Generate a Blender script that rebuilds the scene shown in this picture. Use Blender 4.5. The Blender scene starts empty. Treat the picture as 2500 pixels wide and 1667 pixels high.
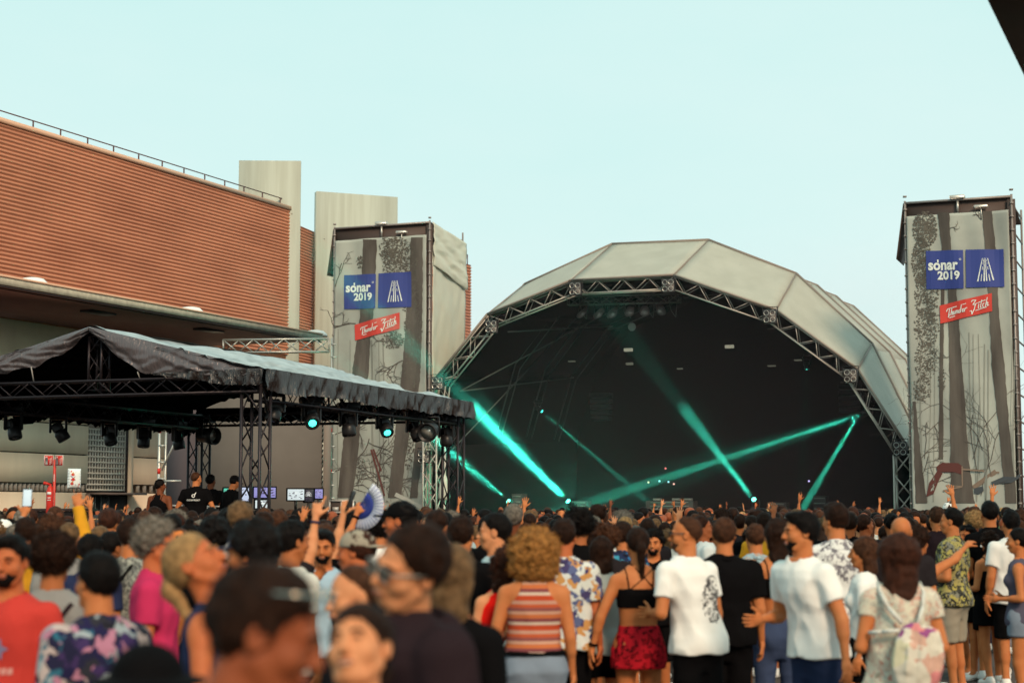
import bpy, math, random
import numpy as np
from mathutils import Vector, Matrix

# ------------------------------------------------------------------ camera, sky, sun, exposure
sc = bpy.context.scene
COL = sc.collection
FPX = 4167.0                                   # focal length in photograph pixels (60 mm on 36 mm)
TH = math.atan((1240 - 833.5) / FPX)           # upward tilt
EYE = Vector((0, 0, 1.83))
cd = bpy.data.cameras.new('camera'); cam = bpy.data.objects.new('camera', cd); COL.objects.link(cam); sc.camera = cam
cd.sensor_width = 36; cd.lens = 60; cd.clip_start = 0.1; cd.clip_end = 2000
cam.location = EYE; cam.rotation_euler = (math.pi / 2 + TH, 0, 0)
cd.dof.use_dof = True; cd.dof.focus_distance = 42; cd.dof.aperture_fstop = 2.2

SUN_EL, SUN_AZ = math.radians(34), math.radians(160)   # azimuth measured from +Y towards +X: behind and a little right of the camera
w = bpy.data.worlds.new("World"); sc.world = w; w.use_nodes = True
nt = w.node_tree; bg = nt.nodes['Background']
sky = nt.nodes.new('ShaderNodeTexSky'); sky.sky_type = 'NISHITA'; sky.sun_disc = False
sky.sun_elevation = SUN_EL; sky.sun_rotation = SUN_AZ; sky.air_density = 1.0; sky.dust_density = 4.0
tc = nt.nodes.new('ShaderNodeTexCoord')
mp = nt.nodes.new('ShaderNodeMapping'); mp.inputs['Scale'].default_value = (1.0, 1.0, 2.6)
no = nt.nodes.new('ShaderNodeTexNoise'); no.inputs['Scale'].default_value = 3.0; no.inputs['Detail'].default_value = 6; no.inputs['Roughness'].default_value = .55
rmp = nt.nodes.new('ShaderNodeValToRGB'); sep = nt.nodes.new('ShaderNodeSeparateXYZ'); mad = nt.nodes.new('ShaderNodeMath'); mad.operation = 'MULTIPLY_ADD'; mad.inputs[1].default_value = .34
rmp.color_ramp.elements[0].position = .13; rmp.color_ramp.elements[0].color = (8.6, 10.0, 9.7, 1)
rmp.color_ramp.elements[1].position = .52; rmp.color_ramp.elements[1].color = (6.3, 9.4, 9.1, 1)
mx = nt.nodes.new('ShaderNodeMix'); mx.data_type = 'RGBA'; mx.inputs[0].default_value = .93   # a thin even overcast over the clear sky
L = nt.links.new
L(tc.outputs['Generated'], mp.inputs[0]); L(mp.outputs[0], no.inputs[0]); L(tc.outputs['Generated'], sep.inputs[0]); L(no.outputs[0], mad.inputs[0]); L(sep.outputs[2], mad.inputs[2]); L(mad.outputs[0], rmp.inputs[0])
L(sky.outputs[0], mx.inputs[6]); L(rmp.outputs[0], mx.inputs[7]); L(mx.outputs[2], bg.inputs[0])
bg.inputs[1].default_value = .1

sl = bpy.data.lights.new('sun', 'SUN'); sl.energy = 3.0; sl.angle = math.radians(16); sl.color = (1, .73, .50)
so = bpy.data.objects.new('sun', sl); COL.objects.link(so)
sd = Vector((math.sin(SUN_AZ) * math.cos(SUN_EL), math.cos(SUN_AZ) * math.cos(SUN_EL), math.sin(SUN_EL)))
so.rotation_euler = sd.to_track_quat('Z', 'Y').to_euler(); so.location = sd * 60 + Vector((0, 30, 0))

sc.view_settings.view_transform = 'Standard'; sc.view_settings.look = 'None'
sc.view_settings.exposure = 0.0; sc.view_settings.gamma = 1.0; sc.view_settings.use_curve_mapping = False
try:
    sc.cycles.max_bounces = 6; sc.cycles.diffuse_bounces = 3; sc.cycles.glossy_bounces = 2
    sc.cycles.volume_bounces = 0; sc.cycles.caustics_reflective = False; sc.cycles.caustics_refractive = False
    sc.cycles.use_denoising = True
except Exception:
    pass

# ------------------------------------------------------------------ helpers
R = math.radians
def ray(x, y):
    u = (x - 1250) / FPX; v = (833.5 - y) / FPX
    return Vector((u, math.cos(TH) - v * math.sin(TH), math.sin(TH) + v * math.cos(TH)))
def pt(x, y, Y):                                # the point seen at photo pixel (x, y) at world depth Y
    d = ray(x, y); return EYE + d * (Y / d.y)
class Plane:                                    # a vertical plane through p0 along the horizontal direction u
    def __init__(s, p0, u, off=0):
        s.u = Vector((u[0], u[1], 0)).normalized(); s.n = Vector((s.u.y, -s.u.x, 0))   # n points to the right-hand side of u
        s.p = Vector(p0) + s.n * off; s.p0 = Vector(p0)
    def off(s, o): return Plane(s.p0 + s.n * o, s.u)
    def __call__(s, x, y):
        d = ray(x, y); t = (s.p - EYE).dot(s.n) / d.dot(s.n); return EYE + d * t
def srgb(r, g, b):
    f = lambda c: (c / 255) / 12.92 if c <= 10 else ((c / 255 + .055) / 1.055) ** 2.4
    return (f(r), f(g), f(b))
_M = {}
def mat(name, col, rough=.7, metal=0, spec=.3, emit=None, estr=1, noise=None, bump=None, alpha=None, wave=None):
    """noise=(scale, amount[, second colour]) mottles the colour; bump=(scale, strength)"""
    if name in _M: return _M[name]
    m = bpy.data.materials.new(name); m.use_nodes = True; n = m.node_tree; b = n.nodes['Principled BSDF']
    b.inputs['Base Color'].default_value = (*col, 1); b.inputs['Roughness'].default_value = rough
    b.inputs['Metallic'].default_value = metal; b.inputs['Specular IOR Level'].default_value = spec
    t = n.nodes.new('ShaderNodeTexCoord')
    if noise:
        k = n.nodes.new('ShaderNodeTexNoise'); k.inputs['Scale'].default_value = noise[0]; k.inputs['Detail'].default_value = 5
        mq = n.nodes.new('ShaderNodeMapping'); mq.inputs['Scale'].default_value = noise[3] if len(noise) > 3 else (1, 1, 1)
        n.links.new(t.outputs['Object'], mq.inputs[0]); n.links.new(mq.outputs[0], k.inputs[0])
        c2 = noise[2] if len(noise) > 2 else tuple(c * (1 - noise[1]) for c in col)
        r = n.nodes.new('ShaderNodeValToRGB'); r.color_ramp.elements[0].position = .35; r.color_ramp.elements[1].position = .65
        r.color_ramp.elements[0].color = (*c2, 1); r.color_ramp.elements[1].color = (*col, 1)
        n.links.new(k.outputs[0], r.inputs[0]); n.links.new(r.outputs[0], b.inputs['Base Color'])
    if bump:
        k = n.nodes.new('ShaderNodeTexNoise'); k.inputs['Scale'].default_value = bump[0]; k.inputs['Detail'].default_value = 4
        mpn = n.nodes.new('ShaderNodeMapping'); mpn.inputs['Scale'].default_value = bump[2] if len(bump) > 2 else (1, 1, 1)
        n.links.new(t.outputs['Object'], mpn.inputs[0]); n.links.new(mpn.outputs[0], k.inputs[0])
        u = n.nodes.new('ShaderNodeBump'); u.inputs['Strength'].default_value = bump[1]; u.inputs['Distance'].default_value = .02
        n.links.new(k.outputs[0], u.inputs['Height']); n.links.new(u.outputs[0], b.inputs['Normal'])
    if emit:
        b.inputs['Emission Color'].default_value = (*emit, 1); b.inputs['Emission Strength'].default_value = estr
    _M[name] = m; return m

def tag(o, label=None, cat=None, group=None, kind=None):
    if label: o['label'] = label
    if cat: o['category'] = cat
    if group: o['group'] = group
    if kind: o['kind'] = kind
    return o
WL = {}
def empty(name, loc, rz=0):
    o = bpy.data.objects.new(name, None); COL.objects.link(o); o.location = loc; o.rotation_euler = (0, 0, rz); o.empty_display_size = .1
    WL[o.name] = Vector(loc); return o
def thing(name, loc, label, cat, group=None, rz=0):
    return tag(empty(name, loc, rz), label, cat, group)
def fast_mesh(name, V, F):
    """V (n,3) array, F list of index tuples or an (m,4)/(m,3) int array"""
    me = bpy.data.meshes.new(name)
    V = np.asarray(V, dtype=np.float32).reshape(-1, 3)
    me.vertices.add(len(V)); me.vertices.foreach_set('co', V.ravel())
    if isinstance(F, np.ndarray):
        k = F.shape[1]; nf = len(F); lv = F.ravel().astype(np.int32); ls = np.arange(0, nf * k, k, dtype=np.int32)
    else:
        nf = len(F); lv = np.fromiter((i for f in F for i in f), dtype=np.int32)
        ls = np.zeros(nf, dtype=np.int32); ls[1:] = np.cumsum([len(f) for f in F])[:-1]
    me.loops.add(len(lv)); me.loops.foreach_set('vertex_index', lv)
    me.polygons.add(nf); me.polygons.foreach_set('loop_start', ls)
    me.update(calc_edges=True); return me
class MB:
    """collects shapes in world coordinates; build() links them as ONE mesh object"""
    def __init__(s): s.v = []; s.f = []
    def add(s, vs, fs):
        o = len(s.v); s.v += [tuple(p) for p in vs]; s.f += [tuple(i + o for i in f) for f in fs]; return s
    def tube(s, a, b, r, n=6, r2=None):
        a = Vector(a); b = Vector(b); d = (b - a)
        if d.length < 1e-6: return s
        d.normalize(); q = Vector((0, 0, 1)) if abs(d.z) < .9 else Vector((1, 0, 0))
        x = d.cross(q).normalized(); y = d.cross(x); r2 = r if r2 is None else r2; vs = []
        for k in range(n):
            t = 2 * math.pi * k / n; vs.append(a + (x * math.cos(t) + y * math.sin(t)) * r)
        for k in range(n):
            t = 2 * math.pi * k / n; vs.append(b + (x * math.cos(t) + y * math.sin(t)) * r2)
        fs = [(k, (k + 1) % n, n + (k + 1) % n, n + k) for k in range(n)] + [tuple(range(n))[::-1], tuple(range(n, 2 * n))]
        return s.add(vs, fs)
    def path(s, pts, r, n=6):
        for a, b in zip(pts, pts[1:]): s.tube(a, b, r, n)
        return s
    def box(s, c, size, X=(1, 0, 0), Y=(0, 1, 0), Z=(0, 0, 1)):
        c = Vector(c); X = Vector(X) * size[0] / 2; Y = Vector(Y) * size[1] / 2; Z = Vector(Z) * size[2] / 2
        vs = [c + X * i + Y * j + Z * k for k in (-1, 1) for j in (-1, 1) for i in (-1, 1)]
        return s.add(vs, [(0, 2, 3, 1), (4, 5, 7, 6), (0, 1, 5, 4), (2, 6, 7, 3), (0, 4, 6, 2), (1, 3, 7, 5)])
    def bbox(s, c, size, b=.01, X=(1, 0, 0), Y=(0, 1, 0), Z=(0, 0, 1)):       # box with chamfered edges (hull of inset boxes)
        c = Vector(c); X = Vector(X); Y = Vector(Y); Z = Vector(Z); h = [size[0] / 2, size[1] / 2, size[2] / 2]
        vs = []; idx = {}
        for k in (-1, 1):
            for j in (-1, 1):
                for i in (-1, 1):
                    for ax in range(3):
                        e = [h[0] - b, h[1] - b, h[2] - b]; e[ax] = h[ax]
                        idx[(i, j, k, ax)] = len(vs); vs.append(c + X * i * e[0] + Y * j * e[1] + Z * k * e[2])
        fs = []
        for i in (-1, 1): q = [idx[(i, j, k, 0)] for j, k in ((-1, -1), (1, -1), (1, 1), (-1, 1))]; fs.append(q if i > 0 else q[::-1])
        for j in (-1, 1): q = [idx[(i, j, k, 1)] for i, k in ((-1, -1), (-1, 1), (1, 1), (1, -1))]; fs.append(q if j > 0 else q[::-1])
        for k in (-1, 1): q = [idx[(i, j, k, 2)] for i, j in ((-1, -1), (1, -1), (1, 1), (-1, 1))]; fs.append(q if k > 0 else q[::-1])
        for i in (-1, 1):
            for j in (-1, 1): fs.append([idx[(i, j, -1, 0)], idx[(i, j, 1, 0)], idx[(i, j, 1, 1)], idx[(i, j, -1, 1)]])
        for i in (-1, 1):
            for k in (-1, 1): fs.append([idx[(i, -1, k, 0)], idx[(i, 1, k, 0)], idx[(i, 1, k, 2)], idx[(i, -1, k, 2)]])
        for j in (-1, 1):
            for k in (-1, 1): fs.append([idx[(-1, j, k, 1)], idx[(1, j, k, 1)], idx[(1, j, k, 2)], idx[(-1, j, k, 2)]])
        for i in (-1, 1):
            for j in (-1, 1):
                for k in (-1, 1): fs.append([idx[(i, j, k, a)] for a in range(3)])
        return s.add(vs, fs)
    def quad(s, *p): return s.add(p, [tuple(range(len(p)))])
    def slab(s, pts, dirv):                      # polygon pts extruded by dirv
        n = len(pts); d = Vector(dirv); vs = [Vector(p) for p in pts] + [Vector(p) + d for p in pts]
        return s.add(vs, [tuple(range(n))[::-1], tuple(range(n, 2 * n))] + [(k, (k + 1) % n, n + (k + 1) % n, n + k) for k in range(n)])
    def lathe(s, c, prof, n=16, X=(1, 0, 0), Y=(0, 1, 0), Z=(0, 0, 1)):
        c = Vector(c); X = Vector(X); Y = Vector(Y); Z = Vector(Z); vs = []
        for r, z in prof:
            for k in range(n):
                t = 2 * math.pi * k / n; vs.append(c + X * r * math.cos(t) + Y * r * math.sin(t) + Z * z)
        fs = [(i * n + k, i * n + (k + 1) % n, (i + 1) * n + (k + 1) % n, (i + 1) * n + k) for i in range(len(prof) - 1) for k in range(n)]
        fs += [tuple(range(n))[::-1], tuple(range((len(prof) - 1) * n, len(prof) * n))]
        return s.add(vs, fs)
    def truss(s, A, B, up, wd, ht, r=.025, rb=.014, bay=None):
        """box truss from A to B (A, B on its centre line)"""
        A = Vector(A); B = Vector(B); d = (B - A); ln = d.length; d.normalize(); up = Vector(up)
        sx = d.cross(up).normalized(); uz = sx.cross(d).normalized(); bay = bay or ht; n = max(1, round(ln / bay))
        C = {}
        for i, (a, b) in enumerate(((-1, -1), (1, -1), (1, 1), (-1, 1))):
            o = sx * a * wd / 2 + uz * b * ht / 2; s.tube(A + o, B + o, r); C[i] = o
        for i in range(4):
            j = (i + 1) % 4
            for k in range(n):
                p, q = A + d * ln * k / n, A + d * ln * (k + 1) / n
                if k % 2: s.tube(p + C[i], q + C[j], rb, 4)
                else: s.tube(p + C[j], q + C[i], rb, 4)
            for e in (A, B): s.tube(e + C[i], e + C[j], rb, 4)
        return s
    def build(s, name, m, parent=None, smooth=False, root=None):
        off = Vector((0, 0, 0)); p = parent
        while p is not None:
            off += p.location; p = p.parent
        V = np.array(s.v, dtype=np.float32) - np.array(off, dtype=np.float32)
        me = fast_mesh(name, V, s.f)
        if m: me.materials.append(m)
        if smooth: me.polygons.foreach_set('use_smooth', [True] * len(me.polygons))
        o = bpy.data.objects.new(name, me); COL.objects.link(o)
        if parent: o.parent = parent
        return o
def copy_tree(o, parent=None):
    c = o.copy(); COL.objects.link(c); c.parent = parent
    for ch in o.children: copy_tree(ch, c)
    return c
def text_mb(mb, txt, fn, size=1, bold=0.0, shear=0, space=1.0):
    """adds the text's faces to mb; fn maps (u, v) on the text's own line to a world point"""
    c = bpy.data.curves.new('t', 'FONT'); c.body = txt; c.size = size; c.offset = bold; c.shear = shear; c.space_character = space; c.resolution_u = 3
    o = bpy.data.objects.new('t', c); COL.objects.link(o); dg = bpy.context.evaluated_depsgraph_get(); dg.update()
    me = bpy.data.meshes.new_from_object(o.evaluated_get(dg)); vs = [fn(v.co.x, v.co.y) for v in me.vertices]
    mb.add(vs, [tuple(p.vertices) for p in me.polygons])
    bpy.data.objects.remove(o); bpy.data.curves.remove(c); bpy.data.meshes.remove(me)
def text_w(txt, size=1, bold=0, space=1.0):
    m = MB(); text_mb(m, txt, lambda u, v: (u, v, 0), size, bold, 0, space); xs = [p[0] for p in m.v]; return min(xs), max(xs)
# lattice noise for shaped cloth and hair
_H = np.random.RandomState(7).rand(4096).astype(np.float32)
def vnoise(P):
    P = np.asarray(P, dtype=np.float32); i = np.floor(P).astype(np.int64); f = P - i; f = f * f * (3 - 2 * f)
    def h(a, b, c): return _H[(a * 73856093 ^ b * 19349663 ^ c * 83492791) & 4095]
    x, y, z = i[..., 0], i[..., 1], i[..., 2]; fx, fy, fz = f[..., 0], f[..., 1], f[..., 2]
    c00 = h(x, y, z) * (1 - fx) + h(x + 1, y, z) * fx; c10 = h(x, y + 1, z) * (1 - fx) + h(x + 1, y + 1, z) * fx
    c01 = h(x, y, z + 1) * (1 - fx) + h(x + 1, y, z + 1) * fx; c11 = h(x, y + 1, z + 1) * (1 - fx) + h(x + 1, y + 1, z + 1) * fx
    return ((c00 * (1 - fy) + c10 * fy) * (1 - fz) + (c01 * (1 - fy) + c11 * fy) * fz) * 2 - 1
def sheet(name, corners, nu, nv, m, parent, disp=None, smooth=True, thick=0):
    """bilinear patch corners (p00, p10, p11, p01), disp(u, v) -> metres along its normal"""
    p00, p10, p11, p01 = [np.array(c) for c in corners]
    u, v = np.meshgrid(np.linspace(0, 1, nu + 1), np.linspace(0, 1, nv + 1), indexing='ij'); U = u[..., None]; Vv = v[..., None]
    P = p00 * (1 - U) * (1 - Vv) + p10 * U * (1 - Vv) + p11 * U * Vv + p01 * (1 - U) * Vv
    nrm = np.cross(p10 - p00, p01 - p00); nrm = nrm / np.linalg.norm(nrm)
    if disp is not None: P = P + nrm * disp(u, v)[..., None]
    P = P.reshape(-1, 3); idx = np.arange((nu + 1) * (nv + 1)).reshape(nu + 1, nv + 1)
    F = np.stack([idx[:-1, :-1], idx[1:, :-1], idx[1:, 1:], idx[:-1, 1:]], -1).reshape(-1, 4)
    if thick:
        n = len(P); P = np.concatenate([P, P - nrm * thick]); F = np.concatenate([F, F[:, ::-1] + n])
        e = [(idx[:, 0], 0), (idx[:, -1], 1), (idx[0], 1), (idx[-1], 0)]
        for ed, fl in e:
            q = np.stack([ed[:-1], ed[1:], ed[1:] + n, ed[:-1] + n], -1); F = np.concatenate([F, q if fl else q[:, ::-1]])
    off = Vector((0, 0, 0)); p = parent
    while p is not None:
        off += p.location; p = p.parent
    me = fast_mesh(name, P - np.array(off), F); me.materials.append(m)
    if smooth: me.polygons.foreach_set('use_smooth', [True] * len(me.polygons))
    o = bpy.data.objects.new(name, me); COL.objects.link(o); o.parent = parent; return o
# ------------------------------------------------------------------ materials of the place
M_ASPH = mat('asphalt', (.085, .07, .064), .9, noise=(1.3, .35), bump=(60, .4))
M_CONC = mat('concrete', (.46, .475, .40), .85, noise=(1.6, .0, (.39, .395, .325), (2, 2, .10)), bump=(3, .15, (4, 4, .3)))
M_CREAM = mat('cream_panel', (.86, .68, .51), .85, noise=(.7, .0, (.76, .59, .44), (1.5, 1.5, .3)), bump=(40, .2))
M_CLAD = mat('red_cladding', (.55, .22, .122), .6, noise=(.5, .0, (.45, .172, .095), (.5, .5, 1.6)))
M_CAP = mat('cap_flashing', (.62, .38, .26), .6)
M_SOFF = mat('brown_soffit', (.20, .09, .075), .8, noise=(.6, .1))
M_FASC = mat('grey_fascia', (.46, .43, .34), .8, noise=(4, .0, (.34, .31, .25)))
M_DKM = mat('dark_metal', (.022, .018, .02), .45, metal=.4, spec=.4)
M_RAIL = mat('brown_rail', (.10, .05, .05), .6)
M_ALU = mat('aluminium', (.50, .49, .45), .42, metal=.75)
M_BLKAL = mat('black_truss', (.03, .024, .028), .4, metal=.5)
M_WHITE = mat('white_paint', (.75, .75, .72), .6)
M_GRID = mat('pale_frame', (.55, .52, .46), .6)
M_GLASSD = mat('dusty_window', (.13, .095, .08), .3, noise=(5, .35))
M_BLACK = mat('black_cloth', (.012, .011, .013), .9)
M_DOOR = mat('dark_opening', (.018, .015, .015), .8)
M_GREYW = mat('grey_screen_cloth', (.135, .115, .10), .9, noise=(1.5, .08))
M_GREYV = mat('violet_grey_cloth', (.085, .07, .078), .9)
M_RED = mat('signal_red', (.55, .03, .02), .4)
M_SHEET = mat('white_tarpaulin', (.54, .55, .46), .55, noise=(1.2, .0, (.52, .50, .41)))
M_CANO = mat('stage_canopy_fabric', (.40, .39, .325), .6, noise=(1.2, .0, (.355, .345, .285), (1, 1, .5)))
M_PRINT = mat('printed_mist', (.29, .30, .27), .7, noise=(.55, .0, (.40, .42, .37)))
M_TRUNK = mat('printed_trunk', (.115, .10, .086), .8, noise=(1.2, .0, (.070, .058, .050), (2, 2, .4)))
M_LEAFP = mat('printed_foliage', (.125, .112, .092), .8, noise=(4, .3))
M_BLUE = mat('logo_blue', (.035, .055, .24), .6)
M_LOGOW = mat('logo_white', (.72, .76, .72), .6)
M_LRED = mat('label_red', (.60, .055, .04), .6)
M_INNER = mat('black_lining', (.006, .005, .006), .95, spec=.02)
M_TENTO = mat('silver_vinyl', (.52, .51, .49), .30, metal=.45, spec=.5, noise=(2.2, .4), bump=(2.6, 1.0, (3.5, .5, 1)))
M_TENTB = mat('black_vinyl', (.004, .0035, .004), .95, spec=.02)
M_TENTS = mat('dark_vinyl_skirt', (.020, .013, .012), .22, spec=.7, bump=(5, 1.6, (7, 7, .3)))
M_HOUS = mat('lamp_housing', (.014, .013, .014), .4)
M_LENS = mat('lamp_glass', (.05, .05, .055), .15, spec=.8)
M_REFL = mat('lamp_reflector', (.55, .55, .50), .25, metal=.5)
M_CYAN = mat('lit_cyan_lens', (.1, .9, .8), .3, emit=(.05, 1, .75), estr=4)
M_CYANF = mat('lit_source_lens', (.1, .9, .8), .3, emit=(.12, 1, .75), estr=5)
M_FLOORM = mat('stage_ply', (.005, .005, .005), .95, spec=.02)

# ------------------------------------------------------------------ ground
g = MB(); g.box((0, 200, -.25), (900, 900, .5)); tag(g.build('ground', M_ASPH), 'dark asphalt of the open-air venue', 'ground', kind='structure')

# ------------------------------------------------------------------ exhibition hall, left
ax = math.atan(1850 / FPX); AX = Vector((math.sin(ax), math.cos(ax), 0)); NX = Vector((AX.y, -AX.x, 0))
W0 = pt(0, 1240, 71.0)
HW = Plane(W0, AX); HF = HW.off(6.9)                       # wall plane and canopy-edge plane
def Z(p, z): return Vector((p.x, p.y, z))
hall = thing('exhibition_hall', Z(W0, 0), 'long exhibition hall with ribbed red upper wall, cream lower wall and deep canopy', 'building')
zt = HW(0, 299).z; zs = HF(0, 697).z; zf = HF(0, 672).z
s = MB()
def ribbed(mb, A, B, z0, z1, pitch=.18, dep=.065):
    d = (B - A); d.z = 0; n = Vector((d.y, -d.x, 0)).normalized(); k = int((z1 - z0) / pitch * 6); base = len(mb.v)
    for i in range(k + 1):
        z = z0 + (z1 - z0) * i / k; ph = (z - z0) / pitch % 1
        o = dep * (1 if ph < .42 else (1 - (ph - .42) / .12 if ph < .54 else (0 if ph < .88 else (ph - .88) / .12)))
        mb.v += [tuple(Z(A + n * o, z)), tuple(Z(B + n * o, z))]
    mb.f += [(base + 2 * i, base + 2 * i + 1, base + 2 * i + 3, base + 2 * i + 2) for i in range(k)]
A, B = HW(-160, 1240), HW(709, 1240)
ribbed(s, A, B, zs + .3, zt)
s.slab([Z(A - NX * .06, zs), Z(B - NX * .06, zs), Z(B - NX * .06, zt), Z(A - NX * .06, zt)], -NX * 4)
# thin panel joints down the ribs
s.build('ribbed_wall', M_CLAD, hall)
s = MB(); s.box((Z(A, zt + .09) + Z(B, zt + .09)) / 2 + NX * .02, (.22, (B - A).length, .2), NX, AX)
s.build('wall_coping', M_CAP, hall)
# railing along the roof
rl = MB(); H = HW.off(-.35); ra, rb_ = H(-160, 1240), H(708, 1240); zr = zt + .62
rl.tube(Z(ra, zr), Z(rb_, zr), .028, 6); rail = rl.build('railing', M_RAIL, hall)
for k, xx in enumerate((-40, 55, 124, 192, 257, 320, 379, 433.5, 485.5, 535.5, 583.5, 629.5, 674)):
    p = H(xx, 1240); MB().box(Z(p, (zt + zr) / 2), (.05, .05, .62), NX, AX).build('post', M_RAIL, rail)
# concrete fins
def fin(p, q, ztop, thick, m=M_CONC):
    d = (q - p); d.z = 0; d.normalize(); n = Vector((d.y, -d.x, 0)); f = MB()
    f.slab([Z(p, 0), Z(q, 0), Z(q, ztop), Z(p, ztop)], -n * thick)
    for k in range(5):
        t = (k + .5) / 5.2; c = p.lerp(q, t); f.tube(Z(c, ztop - 2.9) + n * .004, Z(c, ztop - 2.9) + n * .012, .05, 8)
    return f.build('concrete_fin', m, hall)
q = HW.off(.55)(724, 1240); p = pt(570, 1240, q.y * 843 / 846 + .2)
fin(p, q, pt(730, 393, q.y).z, .28)
# strip: fin's light outer edge lies where the slab ends; the second wall run is set back behind it
A2 = pt(716, 1240, 101.5); B2 = pt(777, 1240, 105.5); s = MB(); ribbed(s, A2, B2, zs, pt(775, 573, 105.2).z); 
s.slab([Z(A2 - NX * .06, zs), Z(B2 - NX * .06, zs), Z(B2 - NX * .06, zt + .4), Z(A2 - NX * .06, zt + .4)], -NX * 3)
s.build('ribbed_wall', M_CLAD, hall)
p = pt(765, 1240, 103); q = pt(966, 1240, 105); fin(p, q, pt(765, 467, 103).z, .5)
A3 = pt(1060, 1240, 118); B3 = pt(1147, 1240, 123); s = MB(); ribbed(s, A3, B3, 0, pt(1147, 648, 123).z, .22, .09)
s.slab([Z(A3 - NX * .1, 0), Z(B3 - NX * .1, 0), Z(B3 - NX * .1, pt(1147, 650, 123).z), Z(A3 - NX * .1, pt(1147, 650, 123).z)], -NX * 3)
s.build('ribbed_wall', M_CLAD, hall)
zz = pt(1147, 648, 123).z; s = MB(); s.tube(Z(A3, zz + .7), Z(B3 - AX * .5, zz + .7), .04); s.tube(Z(B3 - AX * .5, zz), Z(B3 - AX * .5, zz + .7), .04); s.build('railing', M_RAIL, hall)
# canopy: slab with fascia, soffit
A, B = HF(-160, 1240), HF(778, 1240); Aw, Bw = A - NX * 6.85, B - NX * 6.85
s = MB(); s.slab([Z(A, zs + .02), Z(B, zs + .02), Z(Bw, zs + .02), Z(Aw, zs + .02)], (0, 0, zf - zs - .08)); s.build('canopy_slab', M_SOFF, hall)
s = MB(); s.box((Z(A, 0) + Z(B, 0)) / 2 + Vector((0, 0, (zs + zf) / 2)) + NX * .05, (.1, (B - A).length, zf - zs - .07), NX, AX); s.build('fascia', M_FASC, hall)
s = MB(); s.box((Z(A, 0) + Z(B, 0)) / 2 + Vector((0, 0, zf - .02)) + NX * .04, (.2, (B - A).length + .02, .07), NX, AX); s.build('drip_edge', M_CAP, hall)
s = MB(); s.tube(Z(A, zs - .03) + NX * .06, Z(B, zs - .03) + NX * .06, .03); s.tube(Z(A, zs - .02) - NX * .4, Z(B, zs - .02) - NX * .4, .025); s.build('gutter_pipe', M_DKM, hall)
for xx in (65, 456, 765):
    c = HF.off(-.8)(xx, 1240); c = Z(c, zf - .02); s = MB()
    s.lathe(c, [(.62, 0), (.56, .12), (.40, .27), (.2, .31)], 16); s.build('skylight_dome', M_WHITE, hall, True)
for (xx, yy) in ((240, 762), (510, 805)):
    d = ray(xx, yy); t = (zs - 1.83) / d.z; c = EYE + d * t; s = MB(); s.box(Z(c, zs - .03), (.6, 1.6, .08), NX, AX); s.build('soffit_light', M_DKM, hall)
# lower wall with joints
A, B = HW(-160, 1240), HW(860, 1240); s = MB()
xw0, xw1 = 212, 304; zd = HW(262, 1205).z; zg0, zg1 = HW(262, 1196).z, HW(262, 1049).z
pa, pb = HW(xw0, 1240), HW(316, 1240)
def wallrun(mb, P, Q, z0, z1, off=0): mb.slab([Z(P, z0) + NX * off, Z(Q, z0) + NX * off, Z(Q, z1) + NX * off, Z(P, z1) + NX * off], -NX * .3)
zj = [0, HW(0, 1198).z, HW(0, 1177).z, HW(0, 1101).z, HW(0, 1023.5).z, zs]
def run(P, Q):
    for i in range(5):
        if i == 1: continue
        wallrun(s, P, Q, zj[i] + (.03 if i else 0), zj[i + 1] - .03)
run(A, pa); run(pb, B)
wallrun(s, pa, pb, HW(262, 1012).z, zs - .02, -.1)
s.build('cream_wall', M_CREAM, hall)
s = MB(); wallrun(s, A, B, 0, zs - .03, -.32); s.build('joint_backing', mat('joint_grey', (.12, .10, .085), .9), hall)  # plain grey backing that shows through the panel joints
for (P, Q, n) in ((A, pa, 34), (pb, B, 40)):
    s = MB()
    for k in range(n):
        c = P.lerp(Q, (k + .5) / n); s.box(Z(c, (zj[1] + zj[2]) / 2) - NX * .16, (.16, (Q - P).length / n * .45, zj[2] - zj[1] - .04), (NX + AX * .9).normalized(), (AX - NX * .9).normalized())
    s.build('louvre_strip', mat('louvre_grey', (.30, .27, .24), .6), hall)
# gridded window
win = MB(); P0, P1 = HW(xw0, 1240), HW(xw1, 1240)
wallrun(win, P0, P1, zg0, zg1, -.12); wf = win.build('gridded_window', M_GLASSD, hall)
s = MB(); nn, mm = 14, 11
for k in range(nn + 1): c = P0.lerp(P1, k / nn); s.box(Z(c, (zg0 + zg1) / 2) - NX * .07, (.08, .05, zg1 - zg0), NX, AX)
for k in range(mm + 1): s.box(Z((P0 + P1) / 2, zg0 + (zg1 - zg0) * k / mm) - NX * .055, (.1, (P1 - P0).length, .075), NX, AX)
s.build('window_grid', M_GRID, wf)
s = MB(); c0, c1 = HW(305, 1240), HW(309, 1240); wallrun(s, c0, c1, 0, zs - .1, .02); s.build('dark_pier', M_DKM, hall)
c0, c1 = HW(309.3, 1240), HW(318, 1240); s = MB(); wallrun(s, c0, c1, 0, zs - .05, .12); s.build('pier', M_CREAM, hall)
s = MB(); wallrun(s, P0, HW(306, 1240), zg1 + .03, HW(262, 1012).z - .03, .02); s.build('transom_panel', mat('dull_grey_panel', (.27, .235, .2), .8), hall)
dr = MB(); wallrun(dr, HW(214, 1240), HW(316, 1240), 0, zd - .1, .03); dro = dr.build('doorway', M_DOOR, hall)
s = MB(); a_, b_ = HW(210, 1240), HW(319, 1240); s.box((Z(a_, zd) + Z(b_, zd)) / 2 + NX * .4, (1.0, (b_ - a_).length, .09), NX, AX)
s.box(Z(a_, zd / 2) + NX * .1, (.2, .12, zd), NX, AX); s.build('door_hood', mat('weathered_steel', (.13, .10, .09), .7), hall)
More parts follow.
